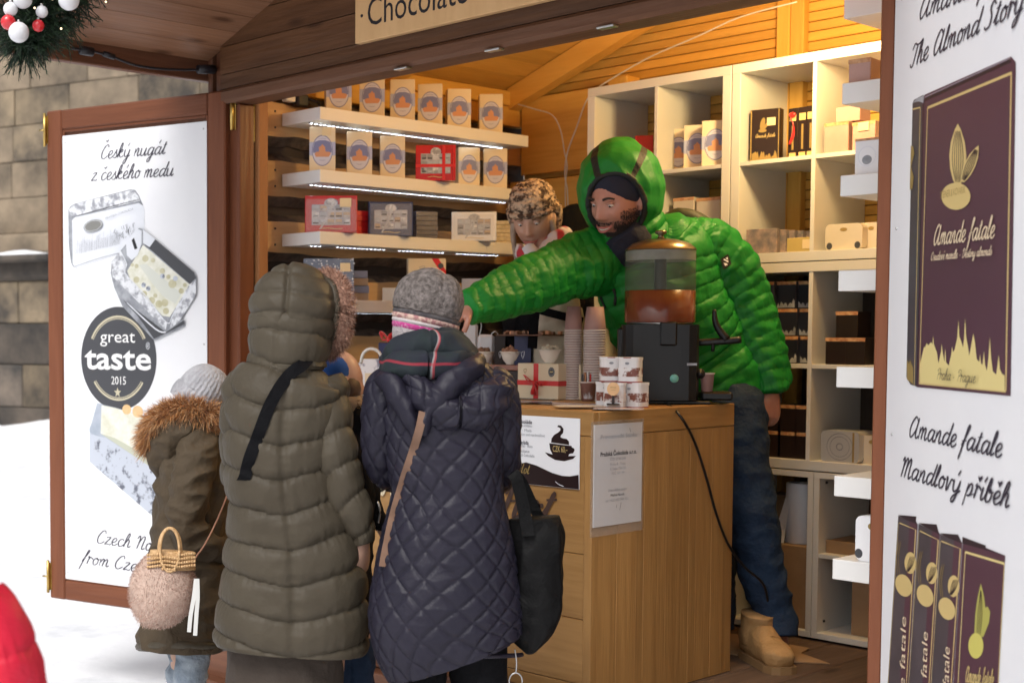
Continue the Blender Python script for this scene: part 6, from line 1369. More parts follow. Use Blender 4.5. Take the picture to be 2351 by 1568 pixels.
m = MB(); strap(m, [e.p(x, y, q) for x, y, q in ((1176, 1085, -.075), (1186, 1100, -.08), (1196, 1140, -.075), (1208, 1200, -.07), (1212, 1230, -.075))], .032, toteb, .004); strap(m, [e.p(x, y, q) for x, y, q in ((1180, 1085, .07), (1200, 1110, .075), (1228, 1170, .07), (1252, 1210, .07))], .028, toteb, .004); m.obj('handle', bg_)
m = MB(); m.tube([e.p(1182, 1490, -.08), e.p(1186, 1520, -.08), e.p(1184, 1545, -.08)], .002, steel, 6); m.tube([e.p(1184 + 15 * math.cos(g), 1562 + 18 * math.sin(g), -.08) for g in [i * .4 for i in range(17)]], .002, steel, 6, 2); m.obj('key_ring', bg_)
# ---- child in the khaki parka
e3 = Per('person', 'child in a khaki parka with an orange fur collar and a light grey knitted hat', 432, 4.4); e = e3
b = MB(); loft(b, e.secs([(425, 1450, 75, .1, 0), (432, 1250, 62, .09, 0), (440, 1050, 60, .08, 0), (455, 985, 40, .06, 0), (462, 940, 26, .04, 0)]), skin, 24, 20); add_head(b, e.p(470, 912, 0), (.85, .42, -.2), .84)
loft(b, e.secs([(452, 1020, 26, .04, -.06), (440, 1110, 24, .04, -.08), (432, 1190, 22, .035, -.08), (470, 1240, 20, .03, -.03), (520, 1262, 16, .025, .02)]), skin, 20, 16); add_hand(b, e.p(522, 1262, .02), (1, .3, -.1), (0, .2, -1), 1, .8, .8)
loft(b, e.secs([(455, 1020, 26, .04, .08), (470, 1110, 24, .04, .1), (500, 1200, 20, .03, .14)]), skin, 12, 16)
for x, q in ((440, -.02), (425, .1)): loft(b, [(*e.p(x, 1430, q), .055, .06), (*e.p(x, 1560, q), .045, .05), (e.p(x, 1560).x, q, .22, .035, .04), (e.p(x, 1560).x, q, .07, .03, .035)], skin, 16, 14); b.ball((e.p(x, 1560).x + .04, q, .04), (.09, .035, .035), skin)
body(e, b)
kf = folds(.014, 8, 10, 3., .8)
clothes(e, 'coat', lambda m: (loft(m, e.secs([(462, 968, 45, .08), (455, 990, 66, .1), (446, 1040, 78, .115), (440, 1120, 84, .12), (436, 1200, 86, .125), (430, 1300, 88, .13), (424, 1400, 96, .14), (420, 1462, 102, .145), (419, 1484, 100, .143)]), khaki, 180, 140, kf, pw=2.2), m.tube([e.p(419 + 100 * math.cos(g), 1484 + 4 * math.sin(g), .143 * math.sin(g)) for g in [i * math.pi / 12 for i in range(25)]], .013, cloth('dark_quilt_edge', (.05, .04, .026), (.075, .06, .04)), 8, 3)))
clothes(e, 'sleeve', lambda m: loft(m, e.secs([(462, 1000, 36, .05, -.05), (455, 1030, 44, .06, -.1), (442, 1100, 46, .065, -.13), (430, 1170, 45, .062, -.14), (436, 1222, 44, .058, -.13), (470, 1250, 38, .05, -.1), (510, 1262, 30, .04, -.02), (528, 1264, 24, .035, 0)]), khaki, 150, 90, folds(.012, 9, 14, 6., .9)))
clothes(e, 'sleeve', lambda m: loft(m, e.secs([(470, 1000, 36, .05, .06), (480, 1100, 42, .06, .1), (510, 1200, 34, .045, .14)]), khaki, 80, 60, folds(.012, 9, 14, 8., .9)))
clothes(e, 'hood', lambda m: (loft(m, e.secs([(500, 985, 14, .04, .06), (470, 975, 28, .05, -.06), (425, 980, 36, .06, -.08), (388, 1010, 40, .07, -.05), (372, 1050, 32, .07, -.0), (378, 1095, 14, .04, .02)]), khaki, 100, 80, folds(.01, 10, 14, 1., .8))), 'khaki hood hanging open on the back')
of = [mk('orange_fur', (.4, .18, .065), rough=.7), mk('light_orange_fur', (.62, .4, .22), rough=.7), mk('dark_orange_fur', (.2, .085, .04), rough=.7), mk('orange_fur_mid', (.58, .27, .09), rough=.7)]
def cf(m):
    P_ = [(e.p(x, y, q), r_) for x, y, q, r_ in ((348, 1030, .03, .02), (345, 1000, -.01, .024), (362, 968, -.05, .026), (395, 948, -.08, .028), (430, 942, -.09, .028), (465, 948, -.085, .028), (492, 965, -.06, .026), (510, 985, -.02, .024))]
    m.tube([p for p, r_ in P_], .026, of[2], 8, 2); fur(m, P_, of, 15000, .05, .0011, .55, 5, .15, Vector((-.1, -.15, .1)))
clothes(e, 'fur_trim', cf)
lgw = mk('light_grey_wool', (.26, .26, .28), (.42, .42, .45), sc=26, rough=.95, bump=.7, bsc=90)
def chat(m):
    c = e.p(463, 905, 0); M = Matrix.Rotation(R(33), 3, 'Y'); V = []; n, sg = 50, 140
    for i in range(n + 1):
        a = math.pi * .6 * i / n
        for k in range(sg):
            g = 2 * math.pi * k / sg; rb_ = 1 + .018 * math.sin(g * 34) * min(1, i / 12); P_ = Vector((math.sin(a) ** .8 * .083 * rb_ * math.cos(g), math.sin(a) ** .8 * .09 * rb_ * math.sin(g), math.cos(a) * .098)); V.append(c + M @ P_)
    m.add(V, [(i * sg + k, (i + 1) * sg + k, (i + 1) * sg + (k + 1) % sg, i * sg + (k + 1) % sg) for i in range(n) for k in range(sg)], lgw, True)
    V = []; nn = 8
    for j in range(nn + 1):
        zz = .002 - .05 * j / nn
        for k in range(sg): g = 2 * math.pi * k / sg; r_ = .087 + .004 * math.sin(math.pi * j / nn) + .0016 * math.sin(g * 34); V.append(c + M @ Vector((r_ * math.cos(g), (r_ + .006) * math.sin(g), zz)))
    m.add(V, [(j * sg + k, (j + 1) * sg + k, (j + 1) * sg + (k + 1) % sg, j * sg + (k + 1) % sg) for j in range(nn) for k in range(sg)], lgw, True)
clothes(e, 'hat', chat)
clothes(e, 'jeans', lambda m: [loft(m, [(*e.p(x, 1450, q), .06, .07), (*e.p(x, 1500, q), .056, .065), (*e.p(x - 6, 1566, q), .052, .058), (e.p(x - 8, 1566).x, q, .2, .045, .05), (e.p(x - 8, 1566).x, q, .09, .045, .05)], ldenim, 70, 50, folds(.008, 10, 22, 3, .3)) for x, q in ((442, -.02), (425, .12))])
for q in (-.02, .12): clothes(e, 'shoe', lambda m: m.ball((e.p(430, 1560).x + .04, q, .045), (.11, .045, .05), blackc, 14))
hb = Per('x', 'small round pink fur handbag with a straw top and oval handles beside the khaki parka', 373, 4.12, cat='handbag'); hb.e.name = 'handbag'; e = hb
pinkf = [mk('pink_fur', (.55, .41, .34), rough=.85), mk('pale_pink_fur', (.66, .52, .44), rough=.85), mk('deep_pink_fur', (.42, .24, .19), rough=.85)]; straw = mk('straw', (.5, .3, .13), (.68, .45, .24), sc=60, rough=.7, bump=.5)
def pbag(m):
    S_ = e.secs([(392, 1292, 50, .035), (385, 1310, 66, .05), (376, 1345, 77, .065), (374, 1380, 74, .068), (376, 1410, 60, .055), (380, 1430, 34, .03), (381, 1436, 14, .012)])
    V = loft(m, S_, pinkf[0], 70, 90, lambda g, s, t, P_: .004 * N3(P_.x * 25, P_.y * 25, P_.z * 25)); rr = random.Random(3); c = e.p(376, 1360)
    for _ in range(15000):
        p = rr.choice(V); o = (p - c).normalized(); dr = (o + Vector((rr.gauss(0, .5), rr.gauss(0, .5), rr.gauss(0, .5)))).normalized(); s = dr.cross(Vector((rr.random(), rr.random(), 1))).normalized() * .0009; q = p + Vector((rr.gauss(0, .002),) * 3); m.add([q - s, q + s, q + dr * rr.uniform(.005, .011)], [(0, 1, 2)], rr.choice(pinkf))
m = MB(); pbag(m); m.obj('bag_body', hb.e)
def straws(m):
    for r_ in range(4):
        for k in range(20):
            x = 340 + k * 5.6; y = 1272 + r_ * 9 + 6 * math.cos(k * .5) * .3 + (8 if 5 < k < 12 else 0); m.ball(e.p(x, y, -.042 - .01 * math.sin(math.pi * k / 19)), (.0052, .006, .0048), straw, 7)
            m.ball(e.p(x, y, .042), (.0052, .006, .0048), straw, 7)
    loft(m, e.secs([(395, 1264, 50, .036), (394, 1285, 54, .042), (393, 1305, 56, .045)]), straw, 10, 40)
m = MB(); straws(m); m.obj('straw_top', hb.e)
m = MB()
for q in (-.052, -.04): m.tube([e.p(390 + (22 + (q + .052) * 300) * math.cos(g), 1262 + 50 * math.sin(g), q) for g in [i * math.pi / 10 for i in range(21)]], .0045, straw, 8, 2)
m.obj('handle', hb.e)
m = MB(); wr_ = mk('white_ribbon', (.66, .66, .64), rough=.6); strap(m, [e.p(x, y, -.06) for x, y in ((450, 1328), (445, 1370), (438, 1410), (434, 1450))], .012, wr_); strap(m, [e.p(x, y, -.063) for x, y in ((453, 1328), (454, 1370), (451, 1410), (448, 1458))], .012, wr_); m.obj('tassel', hb.e)
m = MB(); m.tube([e.p(x, y, q) for x, y, q in ((445, 1292, -.03), (452, 1275, 0), (470, 1250, .05), (500, 1190, .15), (528, 1120, .2))], .0028, mk('cord', (.3, .15, .1), rough=.7), 6); m.obj('cord', hb.e)
# ---- child in black between the two women
e4 = Per('person', 'child in a black jacket and blue hat, mostly hidden between the two women', 800, 4.12); e = e4
b = MB(); loft(b, e.secs([(798, 1450, 52, .09, 0), (800, 1200, 46, .08, 0), (805, 1000, 50, .08, 0), (800, 950, 30, .05, 0), (785, 915, 24, .04, 0)]), skin, 24, 20); add_head(b, e.p(774, 880, 0), (.88, .35, -.1), .84, mat=skin)
loft(b, e.secs([(830, 985, 24, .04, 0), (836, 1080, 22, .035, 0), (846, 1160, 18, .03, .04), (862, 1200, 14, .025, .05)]), skin, 16, 14); add_hand(b, e.p(864, 1200, .05), (.5, .4, -.5), (0, .5, -1), 1, .7, .75)
for x in (785, 822): loft(b, [(*e.p(x, 1450), .05, .055), (*e.p(x, 1566), .045, .05), (e.p(x, 1566).x, 0, .25, .035, .04), (e.p(x, 1566).x, 0, .07, .03, .035)], skin, 16, 14); b.ball((e.p(x, 1560).x, .05, .04), (.035, .09, .035), skin)
body(e, b)
clothes(e, 'jacket', lambda m: loft(m, e.secs([(800, 935, 36, .06), (805, 965, 50, .085), (806, 1040, 54, .1), (806, 1150, 54, .105), (800, 1300, 54, .11), (796, 1420, 52, .11), (796, 1485, 50, .105)]), blackc, 90, 80, folds(.008, 9, 12, 2)))
clothes(e, 'sleeve', lambda m: loft(m, e.secs([(822, 955, 26, .05, 0), (834, 1000, 28, .055, 0), (840, 1090, 27, .05, 0), (850, 1150, 26, .045, .02), (868, 1190, 20, .035, .05)]), blackc, 60, 50, folds(.008, 9, 14, 5)))
clothes(e, 'jeans', lambda m: [loft(m, [(*e.p(x, 1460), .052, .06), (*e.p(x, 1566), .048, .055), (e.p(x, 1566).x, 0, .25, .04, .045), (e.p(x, 1566).x, 0, .09, .04, .045)], denim, 40, 40, folds(.006, 10, 20, 3, .3)) for x in (786, 822)])
bf = [mk('beige_fur', (.34, .24, .15), rough=.8), mk('pale_beige_fur', (.5, .4, .28), rough=.8), mk('brown_fur', (.2, .12, .07), rough=.8)]
clothes(e, 'fur_trim', lambda m: (m.tube([e.p(x, y, q) for x, y, q in ((760, 935, -.04), (800, 930, -.05), (818, 925, 0), (824, 950, .02))], .03, bf[0], 8, 2), fur(m, [(e.p(x, y, q), .03) for x, y, q in ((760, 935, -.04), (800, 930, -.05), (818, 925, 0), (824, 955, .02))], bf, 4000, .016, .0009, .5, 7)))
clothes(e, 'hat', lambda m: (m.ball(e.p(758, 858, 0), (.07, .08, .065), mk('blue_knit', (.015, .08, .3), (.02, .1, .38), sc=50, rough=.9), 24)))
clothes(e, 'hair', lambda m: m.ball(e.p(790, 893, -.01), (.052, .06, .05), mk('dark_brown_hair', (.05, .025, .015), (.1, .05, .03), sc=40, rough=.6), 16))
clothes(e, 'glove', lambda m: (m.ball(e.p(872, 1195, .05), (.022, .03, .035), blackc, 12), m.tube([e.p(866, 1150, -.02), e.p(872, 1172, -.03), e.p(868, 1200, -.03)], .004, steel)))
# ---- person in red at the left edge, close to the lens
e5 = Per('person', 'person in a bright red down jacket, blurred at the lower left edge', -185, 2.0); e = e5
redj = cloth('red_nylon', (.5, .008, .03), (.58, .012, .04), rough=.5)
b = MB(); loft(b, e.secs([(-150, 1700, 120, .1), (-150, 1500, 120, .1), (-150, 1340, 110, .08), (-150, 1270, 50, .05), (-150, 1200, 45, .05)]), skin, 24, 20); add_head(b, e.p(-152, 1085, 0), (.3, .9, 0), .85)
for s in (-1, 1): loft(b, [(*e.p(-150 + s * 70, 1700), .06, .07), (e.p(-150 + s * 70, 1600).x, 0, .4, .05, .05), (e.p(-150 + s * 70, 1600).x, 0, .07, .035, .04)], skin, 16, 14); b.ball((e.p(-150 + s * 70, 1600).x, .05, .04), (.04, .1, .04), skin)
for s in (-1, 1):
    L = [(-150 + s * 120, 1360, 40, .045), (-150 + s * 180, 1500, 40, .04), (-150 + s * 195, 1700, 36, .035), (-150 + s * 190, 1830, 26, .03)]; loft(b, e.secs(L), skin, 16, 14); add_hand(b, e.p(-150 + s * 190, 1835), (0, .1, -1), (-s, 0, 0), s, .7, .85)
body(e, b, .01)
clothes(e, 'jacket', lambda m: loft(m, e.secs([(-150, 1225, 70, .06), (-150, 1270, 100, .08), (-150, 1330, 150, .11), (-150, 1450, 170, .13), (-150, 1620, 180, .14), (-150, 1800, 190, .15)]), redj, 120, 100, puff(.09, .005, None, 3)))
for s in (-1, 1): clothes(e, 'sleeve', lambda m: loft(m, e.secs([(-150 + s * 110, 1290, 60, .06), (-150 + s * 158, 1360, 68, .07), (-150 + s * 190, 1470, 70, .075), (-150 + s * 205, 1600, 66, .07), (-150 + s * 200, 1800, 50, .05)]), redj, 110, 80, puff(.09, .004, None, 5)))
clothes(e, 'hat', lambda m: m.ball(e.p(-150, 1040, 0), (.09, .1, .085), blackc, 20)); clothes(e, 'trousers', lambda m: [loft(m, [(*e.p(-150 + s * 70, 1720), .08, .09), (e.p(-150 + s * 70, 1600).x, 0, .4, .065, .07), (e.p(-150 + s * 70, 1600).x, 0, .09, .055, .06)], blackc, 30, 30) for s in (-1, 1)])
e5.e.scale = (.955,) * 3
# ---- seller in the green hooded jacket
e6 = Per('person', 'smiling bearded man in a bright green hooded down jacket leaning over the counter', 1600, 4.95, z=ZF); e = e6
b = MB()
loft(b, e.secs([(1662, 905, 54, .07, .06), (1620, 820, 85, .1, .05), (1560, 700, 95, .11, .02), (1510, 600, 95, .09, 0), (1470, 560, 45, .06, -.02), (1440, 520, 40, .055, -.04)]), skin, 30, 24)
mh = e.p(1420, 462, -.09); mf = Vector((-.78, -.58, -.34)).normalized(); MM = add_head(b, mh, mf, 1.12, roll=R(-6), mat=skin)
loft(b, e.secs([(1400, 590, 50, .06, 0), (1300, 617, 44, .055, -.08), (1200, 657, 36, .045, -.22), (1110, 690, 26, .033, -.33), (1078, 706, 20, .026, -.37)]), skin, 24, 18)
add_hand(b, e.p(1078, 708, -.37), e.p(1015, 760, -.4) - e.p(1078, 708, -.37), (.2, -.1, -1), -1, .6)
loft(b, e.secs([(1630, 560, 55, .06, .03), (1700, 660, 44, .05, .05), (1748, 760, 36, .045, .05), (1766, 860, 26, .034, .02), (1770, 900, 20, .026, .0)]), skin, 24, 18)
add_hand(b, e.p(1770, 896, .0), e.p(1768, 985, -.02) - e.p(1770, 896, 0), (-.35, .9, 0), 1, 1.05, 1.1)
LG = [(1676, 925, 46, .07, .04), (1698, 1060, 40, .065, -.03), (1724, 1190, 38, .06, -.08), (1748, 1310, 32, .05, -.09), (1778, 1430, 26, .042, -.1), (1786, 1500, 24, .04, -.12)]
loft(b, e.secs(LG), skin, 30, 20); L2_ = [(1640, 910, 50, .08, .1), (1640, 1100, 40, .07, .12), (1640, 1280, 32, .05, .14), (1645, 1420, 26, .042, .14), (1645, 1460, 24, .04, .14)]; loft(b, e.secs(L2_), skin, 30, 20)
body(e, b, .0048, skin2)
MMv = lambda x, y, z: mh + MM @ (Vector((x, y, z)) * 1.12)
hairm = mk('beard_hair', (.025, .014, .01), rough=.7); lip = mk('lips', (.42, .13, .11), rough=.4); eyew = mk('eye_white', (.6, .57, .53), rough=.2); iris = mk('iris', (.03, .02, .015), rough=.1); teeth = mk('teeth', (.62, .58, .5), rough=.3)
def face(par, V_, smile=True, brow=hairm):
    m = MB()
    for s in (-1, 1):
        m.ball(V_(s * .031, .0765, .0085), (.0105, .0105, .0045), eyew, 12); m.ball(V_(s * .031 - .001, .085, .0075), (.004, .003, .0036), iris, 10)
    m.obj('eyes', par); m = MB()
    for s in (-1, 1): m.tube([V_(s * .044, .0775, .018), V_(s * .031, .0855, .0175), V_(s * .02, .083, .012)], .0028, par_skin, 6, 4)
    [m.ball(V_(s * .031, .0765, .0155), (.0128, .0128, .0062), par_skin, 12) for s in (-1, 1)]; m.obj('eyelids', par); m = MB()
    for s in (-1, 1): m.tube([V_(s * .05, .08, .03), V_(s * .035, .0925, .036), V_(s * .018, .096, .031)], lambda t: .0032 + .0014 * t, brow, 6, 4)
    m.obj('eyebrows', par); m = MB()
    m.tube([V_(-.03, .082, -.054), V_(-.014, .0955, -.0585), V_(0, .0985, -.0575), V_(.014, .0955, -.0585), V_(.03, .082, -.054)], lambda t: .0012 + .0028 * math.sin(math.pi * t), lip, 8, 4)
    m.tube([V_(-.028, .082, -.056), V_(-.014, .092, -.069), V_(0, .0955, -.0715), V_(.014, .092, -.069), V_(.028, .082, -.056)], lambda t: .0012 + .0036 * math.sin(math.pi * t), lip, 8, 4)
    m.obj('lips', par)
    if smile: m = MB(); m.tube([V_(-.021, .0875, -.0605), V_(0, .0955, -.0645), V_(.021, .0875, -.0605)], lambda t: .0008 + .0032 * math.sin(math.pi * t), teeth, 8, 4); m.obj('teeth', par)
par_skin = skin2; face(e.e, MMv, True)
HV, HF = head_pts(); rr = random.Random(4)
def beard(m):
    HB = [v for v in HV if v.y > 0 and v.z < -.012 and (v.z < -.04 or abs(v.x) > .045)]
    for _ in range(22000):
        v = rr.choice(HB)
        low = v.z < -.055 or (abs(v.x) > .03 and v.z < -.04) or (v.z < -.012 and abs(v.x) > .052)
        mus = abs(v.x) < .034 and -.052 < v.z < -.04
        edge = (-.055 < v.z < -.045) or (abs(v.x) > .05 and v.z > -.03)
        if edge and rr.random() < .6: continue
        if not (low or mus) or (abs(v.x) < .026 and -.078 < v.z < -.053): continue
        p = v + Vector((rr.gauss(0, .003), 0, rr.gauss(0, .003))); o = Vector((p.x * 2.2, p.y, p.z * .7)).normalized(); dr = (o * .7 + Vector((rr.gauss(0, .3), .1, -.7))).normalized(); q = mh + MM @ (p * 1.125); D_ = MM @ dr; s = D_.cross(Vector((rr.random(), 1, rr.random()))).normalized() * .0007
        m.add([q - s, q + s, q + D_ * rr.uniform(.006, .012)], [(0, 1, 2)], hairm)
clothes(e, 'beard', beard)
gp = puff(.055, .006, lambda g: .012 * math.sin(2 * g), 3., wr=.007)
GT = e.secs([(1470, 548, 70, .08, -.02), (1480, 562, 110, .11, .0), (1494, 590, 140, .135, .01), (1506, 640, 142, .145, .02), (1524, 700, 138, .15, .03), (1552, 760, 138, .15, .05), (1590, 820, 134, .15, .08), (1628, 870, 122, .15, .08), (1652, 900, 108, .145, .08), (1656, 914, 100, .138, .08)])
clothes(e, 'jacket', lambda m: loft(m, GT, green, 220, 180, gp, pw=2.3))
gs = lambda s: puff(.045, .004, lambda g: .018 * math.cos(g + 1), s, wr=.008)
clothes(e, 'sleeve', lambda m: loft(m, e.secs([(1450, 575, 66, .085, .02), (1400, 592, 76, .09, .0), (1345, 606, 76, .088, -.04), (1290, 622, 70, .08, -.1), (1200, 660, 60, .068, -.23), (1120, 692, 48, .056, -.33), (1082, 708, 40, .048, -.37), (1072, 712, 36, .043, -.38)]), green, 220, 110, gs(11.), hint=Vector((0, .3, 1))))
clothes(e, 'sleeve', lambda m: loft(m, e.secs([(1560, 560, 60, .08, .02), (1618, 572, 74, .09, .03), (1668, 618, 72, .088, .04), (1706, 690, 68, .08, .05), (1738, 775, 60, .072, .04), (1762, 850, 50, .062, .02), (1770, 888, 42, .054, .0), (1771, 897, 38, .048, .0)]), green, 200, 110, gs(15.), hint=Vector((1, 0, 0))))
dkg = cloth('black_trim', (.012, .013, .012), (.018, .019, .018), rough=.6)
hcn = e.p(1425, 438, -.03)
def mhd(P_, be, al):
    q = (P_ - hcn); return .004 * math.sin(((q.z + .2) / .085 + .25 * N3(q.x * 6, q.y * 6, 1)) * math.pi) ** 2 - .003 + .004 * (ridge(q.x * 14 + q.z * 6, q.y * 12, q.z * 9) - .5) + .004 * N3(q.x * 30, q.y * 30, q.z * 18)
rim2 = []
def mhood(m):
    st = lambda be, al: abs(be - R(62)) < .1 or abs(be - R(128)) < .08
    R_, M = hood_shell(m, hcn, (-.3, -.74, -.44), (.152, .178, .188), R(43), green, mhd, R(4), stripe=st, smat=dkg); rim2.extend(R_)
    loft(m, e.secs([(1425, 505, 80, .1, -.02), (1450, 545, 88, .11, -.01), (1465, 572, 84, .11, 0)]), green, 50, 110, puff(.04, .01, None, 5.), caps=False)
clothes(e, 'hood', mhood)
clothes(e, 'hood_lining', lambda m: (m.tube([p + (hcn - p) * .06 for p in rim2[::5]] + [rim2[0] + (hcn - rim2[0]) * .06], .011, dkg, 10, 3), m.tube([p + (hcn - p) * .16 + Vector((0, .012, 0)) for p in rim2[::5]] + [rim2[0] + (hcn - rim2[0]) * .16 + Vector((0, .012, 0))], .006, mk('grey_piping', (.4, .4, .42), rough=.5), 8, 3), hood_shell(m, hcn + Vector((0, .01, 0)), (-.3, -.74, -.44), (.136, .155, .168), R(49), mk('navy_lining', (.012, .016, .032), rough=.8), None, R(4), 30, 60)))
clothes(e, 'cap', lambda m: (lambda V0: m.add([mh + MM @ (Vector((a, b_, c_)) * 1.12) for a, b_, c_ in V0.v], V0.f, mk('navy_cap', (.01, .013, .028), rough=.9), True))((lambda q: (q.ball((0, -.014, .036), (.082, .098, .092), skin, 40), q)[1])(MB())))
clothes(e, 'neck_warmer', lambda m: loft(m, e.secs([(1420, 532, 40, .05, -.1), (1436, 552, 52, .065, -.08), (1452, 575, 52, .07, -.05)]), mk('navy_fleece', (.012, .014, .028), rough=.95, bump=.5, bsc=60), 30, 60, folds(.006, 14, 14, 2)))
clothes(e, 'shoulder_panel', lambda m: loft(m, e.secs([(1530, 505, 8, .03, .09), (1560, 502, 20, .04, .08), (1600, 512, 24, .045, .07), (1640, 540, 20, .04, .08), (1655, 560, 8, .02, .08)]), mk('dark_olive_panel', (.03, .035, .018), rough=.6), 40, 40), 'dark shoulder panel')
t_ = Frame(e.o, (FWH.y, -FWH.x))
def sp_(m):
    c = e.p(1700, 596, -.055); n_ = Vector((.35, -.9, .15)).normalized(); x_ = Vector((.75, .3, -.5)).normalized(); x_ = (x_ - n_ * x_.dot(n_)).normalized(); z_ = x_.cross(n_)
    for k, (a, mt) in enumerate(((.026, dkg),)): m.add([c + n_ * .002 + (x_ * a * .75), c + n_ * .002 + z_ * a, c + n_ * .002 - x_ * a * .75, c + n_ * .002 - z_ * a, c - n_ * .01], [(0, 1, 2, 3)], mt)
    for a, b_ in ((-.006, .006), (.004, .0), (.0, -.008)): m.add([c + n_ * .003 + x_ * (a + i * .004) + z_ * (b_ + j * .004) for i, j in ((-1, -1), (1.5, -1), (1, 1), (-1.5, .6))], [(0, 1, 2, 3)], lgrey)
def patch(m):
    # sewn badge lies on the sleeve: find the sleeve surface towards the viewer
    slv = [o for o in e.e.children if o.name.startswith('sleeve')][-1].data
    tgt = e.p(1700, 597, -.2); best = min((v.co for v in slv.vertices if v.co.y < tgt.y + .35), key=lambda c_: (c_.x - tgt.x) ** 2 + (c_.z - tgt.z) ** 2 + .02 * c_.y); c = Vector(best)
    n_ = Vector((.25, -.95, .1)).normalized(); x_ = Vector((.9, .25, -.35)); x_ = (x_ - n_ * x_.dot(n_)).normalized(); z_ = x_.cross(n_)
    Q = lambda a, b_, k: c + n_ * (.01 + k * .0005) + x_ * a + z_ * b_
    m.add([Q(.0, .03, 0), Q(.024, 0, 0), Q(0, -.03, 0), Q(-.024, 0, 0)], [(0, 1, 2, 3)], dkg)
    for pts in ([(-.008, .008), (.002, .016), (.01, .008), (.004, .004)], [(-.012, -.002), (.01, .0), (.008, -.006), (-.01, -.007)], [(-.006, -.01), (.006, -.009), (.001, -.018)]): m.add([Q(a, b_, 1) for a, b_ in pts], [tuple(range(len(pts)))], lgrey)
clothes(e, 'sleeve_badge', patch, 'black diamond badge sewn on the sleeve')
def pockets(m):
    V = [v.co for v in [o for o in e.e.children if o.name.startswith('jacket')][0].data.vertices if v.co.y < .1]
    def surf(x, y): t_ = e.p(x, y, -.15); c = min(V, key=lambda c_: (c_.x - t_.x) ** 2 + (c_.z - t_.z) ** 2); return Vector(c) + Vector((0, -.004, 0))
    m.tube([surf(1362, 600), surf(1364, 640), surf(1372, 680), surf(1390, 720)], .004, dkg, 8, 3); m.tube([surf(1410, 590), surf(1418, 630), surf(1425, 670), surf(1428, 700)], .0055, dkg, 8, 3)
clothes(e, 'zip', pockets)
clothes(e, 'undershirt', lambda m: loft(m, e.secs([(1652, 880, 78, .108, .08), (1668, 912, 80, .118, .07), (1674, 924, 80, .12, .06)]), cloth('grey_jersey', (.1, .1, .11), (.14, .14, .15)), 20, 60))
clothes(e, 'jeans', lambda m: (loft(m, e.secs([(1652, 870, 72, .1, .06), (1668, 915, 76, .115, .04), (1684, 960, 74, .115, .0), (1698, 1060, 64, .105, -.04), (1724, 1190, 58, .09, -.08), (1746, 1300, 50, .08, -.09), (1776, 1400, 46, .07, -.1), (1784, 1462, 47, .075, -.12)]), denim, 150, 90, folds(.01, 7, 11, 4., .7)), loft(m, e.secs([(1640, 915, 66, .11, .12), (1640, 1100, 54, .095, .12), (1640, 1280, 46, .075, .14), (1645, 1440, 42, .065, .14)]), denim, 80, 60, folds(.01, 9, 15, 8., .7))))
boot = mk('tan_nubuck', (.29, .165, .06), (.4, .235, .1), sc=14, rough=.75, bump=.3, bsc=90); sole = mk('tan_sole', (.24, .14, .06), rough=.7)
def bootm(m, x, y, dd, sc_=1.):
    g = e.R @ (on(x, y, 2, ZF) - e.o) if dd is None else dd; T = Vector((.14, -.98, 0))
    T.normalize(); S = Vector((-T.y, T.x, 0))
    def sec(a, z, w_, h): c = g + T * a * sc_ + Vector((0, 0, z)); return (*c, w_, h)
    # foot, heel to toe
    V = loft(m, [sec(-.26, .055, .03, .035), sec(-.23, .07, .042, .055), sec(-.16, .08, .046, .066), sec(-.09, .062, .05, .05), (*(g + T * -.04 + Vector((0, 0, .052))), .052, .042), sec(-.012, .045, .044, .033), sec(.004, .04, .025, .02)], boot, 50, 44, folds(.004, 14, 18, 1), hint=S, pw=2.4)
    loft(m, [(*(g + T * -.19 + Vector((0, 0, .06))), .048, .06), (*(g + T * -.19 + Vector((0, 0, .12))), .05, .062), (*(g + T * -.185 + Vector((0, 0, .17))), .054, .065)], boot, 24, 44, folds(.004, 12, 20, 2), hint=S)
    P_ = [(S * w_ + T * a) for a, w_ in ((-.27, 0.02), (-.25, .036), (-.16, .044), (-.09, .05), (-.04, .055), (-.0, .045), (.012, .02), (.012, -.02), (0, -.045), (-.04, -.055), (-.09, -.05), (-.16, -.044), (-.25, -.036), (-.27, -.02))]
    m.prism([(g.x + q.x, g.y + q.y) for q in P_], 2, g.z, g.z + .026, sole)
    for k in range(4):
        a = -.085 - k * .022; z = .112 + k * .012; m.tube([g + T * a + S * .03 + Vector((0, 0, z - .012)), g + T * (a + .006) + Vector((0, 0, z)), g + T * a - S * .03 + Vector((0, 0, z - .012))], .0026, mk('lace', (.25, .14, .05), rough=.8), 6, 3)
clothes(e, 'boot', lambda m: bootm(m, 1800, 1548, None)); clothes(e, 'boot', lambda m: bootm(m, 1590, 1540, e.R @ (on(1648, 1502, 2, ZF) - e.o)))
# ---- seller in the knitted hat
e7 = Per('person', 'young woman seller in a brown cream knitted hat and checked scarf, looking down', 1235, 5.25, z=ZF); e = e7
b = MB(); loft(b, e.secs([(1270, 1000, 60, .1, .05), (1265, 850, 56, .09, .03), (1260, 700, 62, .1, 0), (1250, 620, 56, .08, 0), (1245, 585, 26, .05, 0), (1236, 540, 24, .045, 0)]), skin, 24, 20)
wh_ = e.p(1224, 505, 0); wf = Vector((-.36, -.84, -.38)).normalized(); WM = add_head(b, wh_, wf, .98, R(3), True)
for s in (-1, 1): loft(b, e.secs([(1255 + s * 52, 630, 28, .05), (1260 + s * 66, 740, 26, .045, .02), (1262 + s * 70, 850, 22, .04, .0), (1262 + s * 70, 930, 16, .03, -.03)]), skin, 20, 14); add_hand(b, e.p(1262 + s * 70, 932, -.03), (0, -.1, -1), (-s, 0, 0), s, .8, .9)
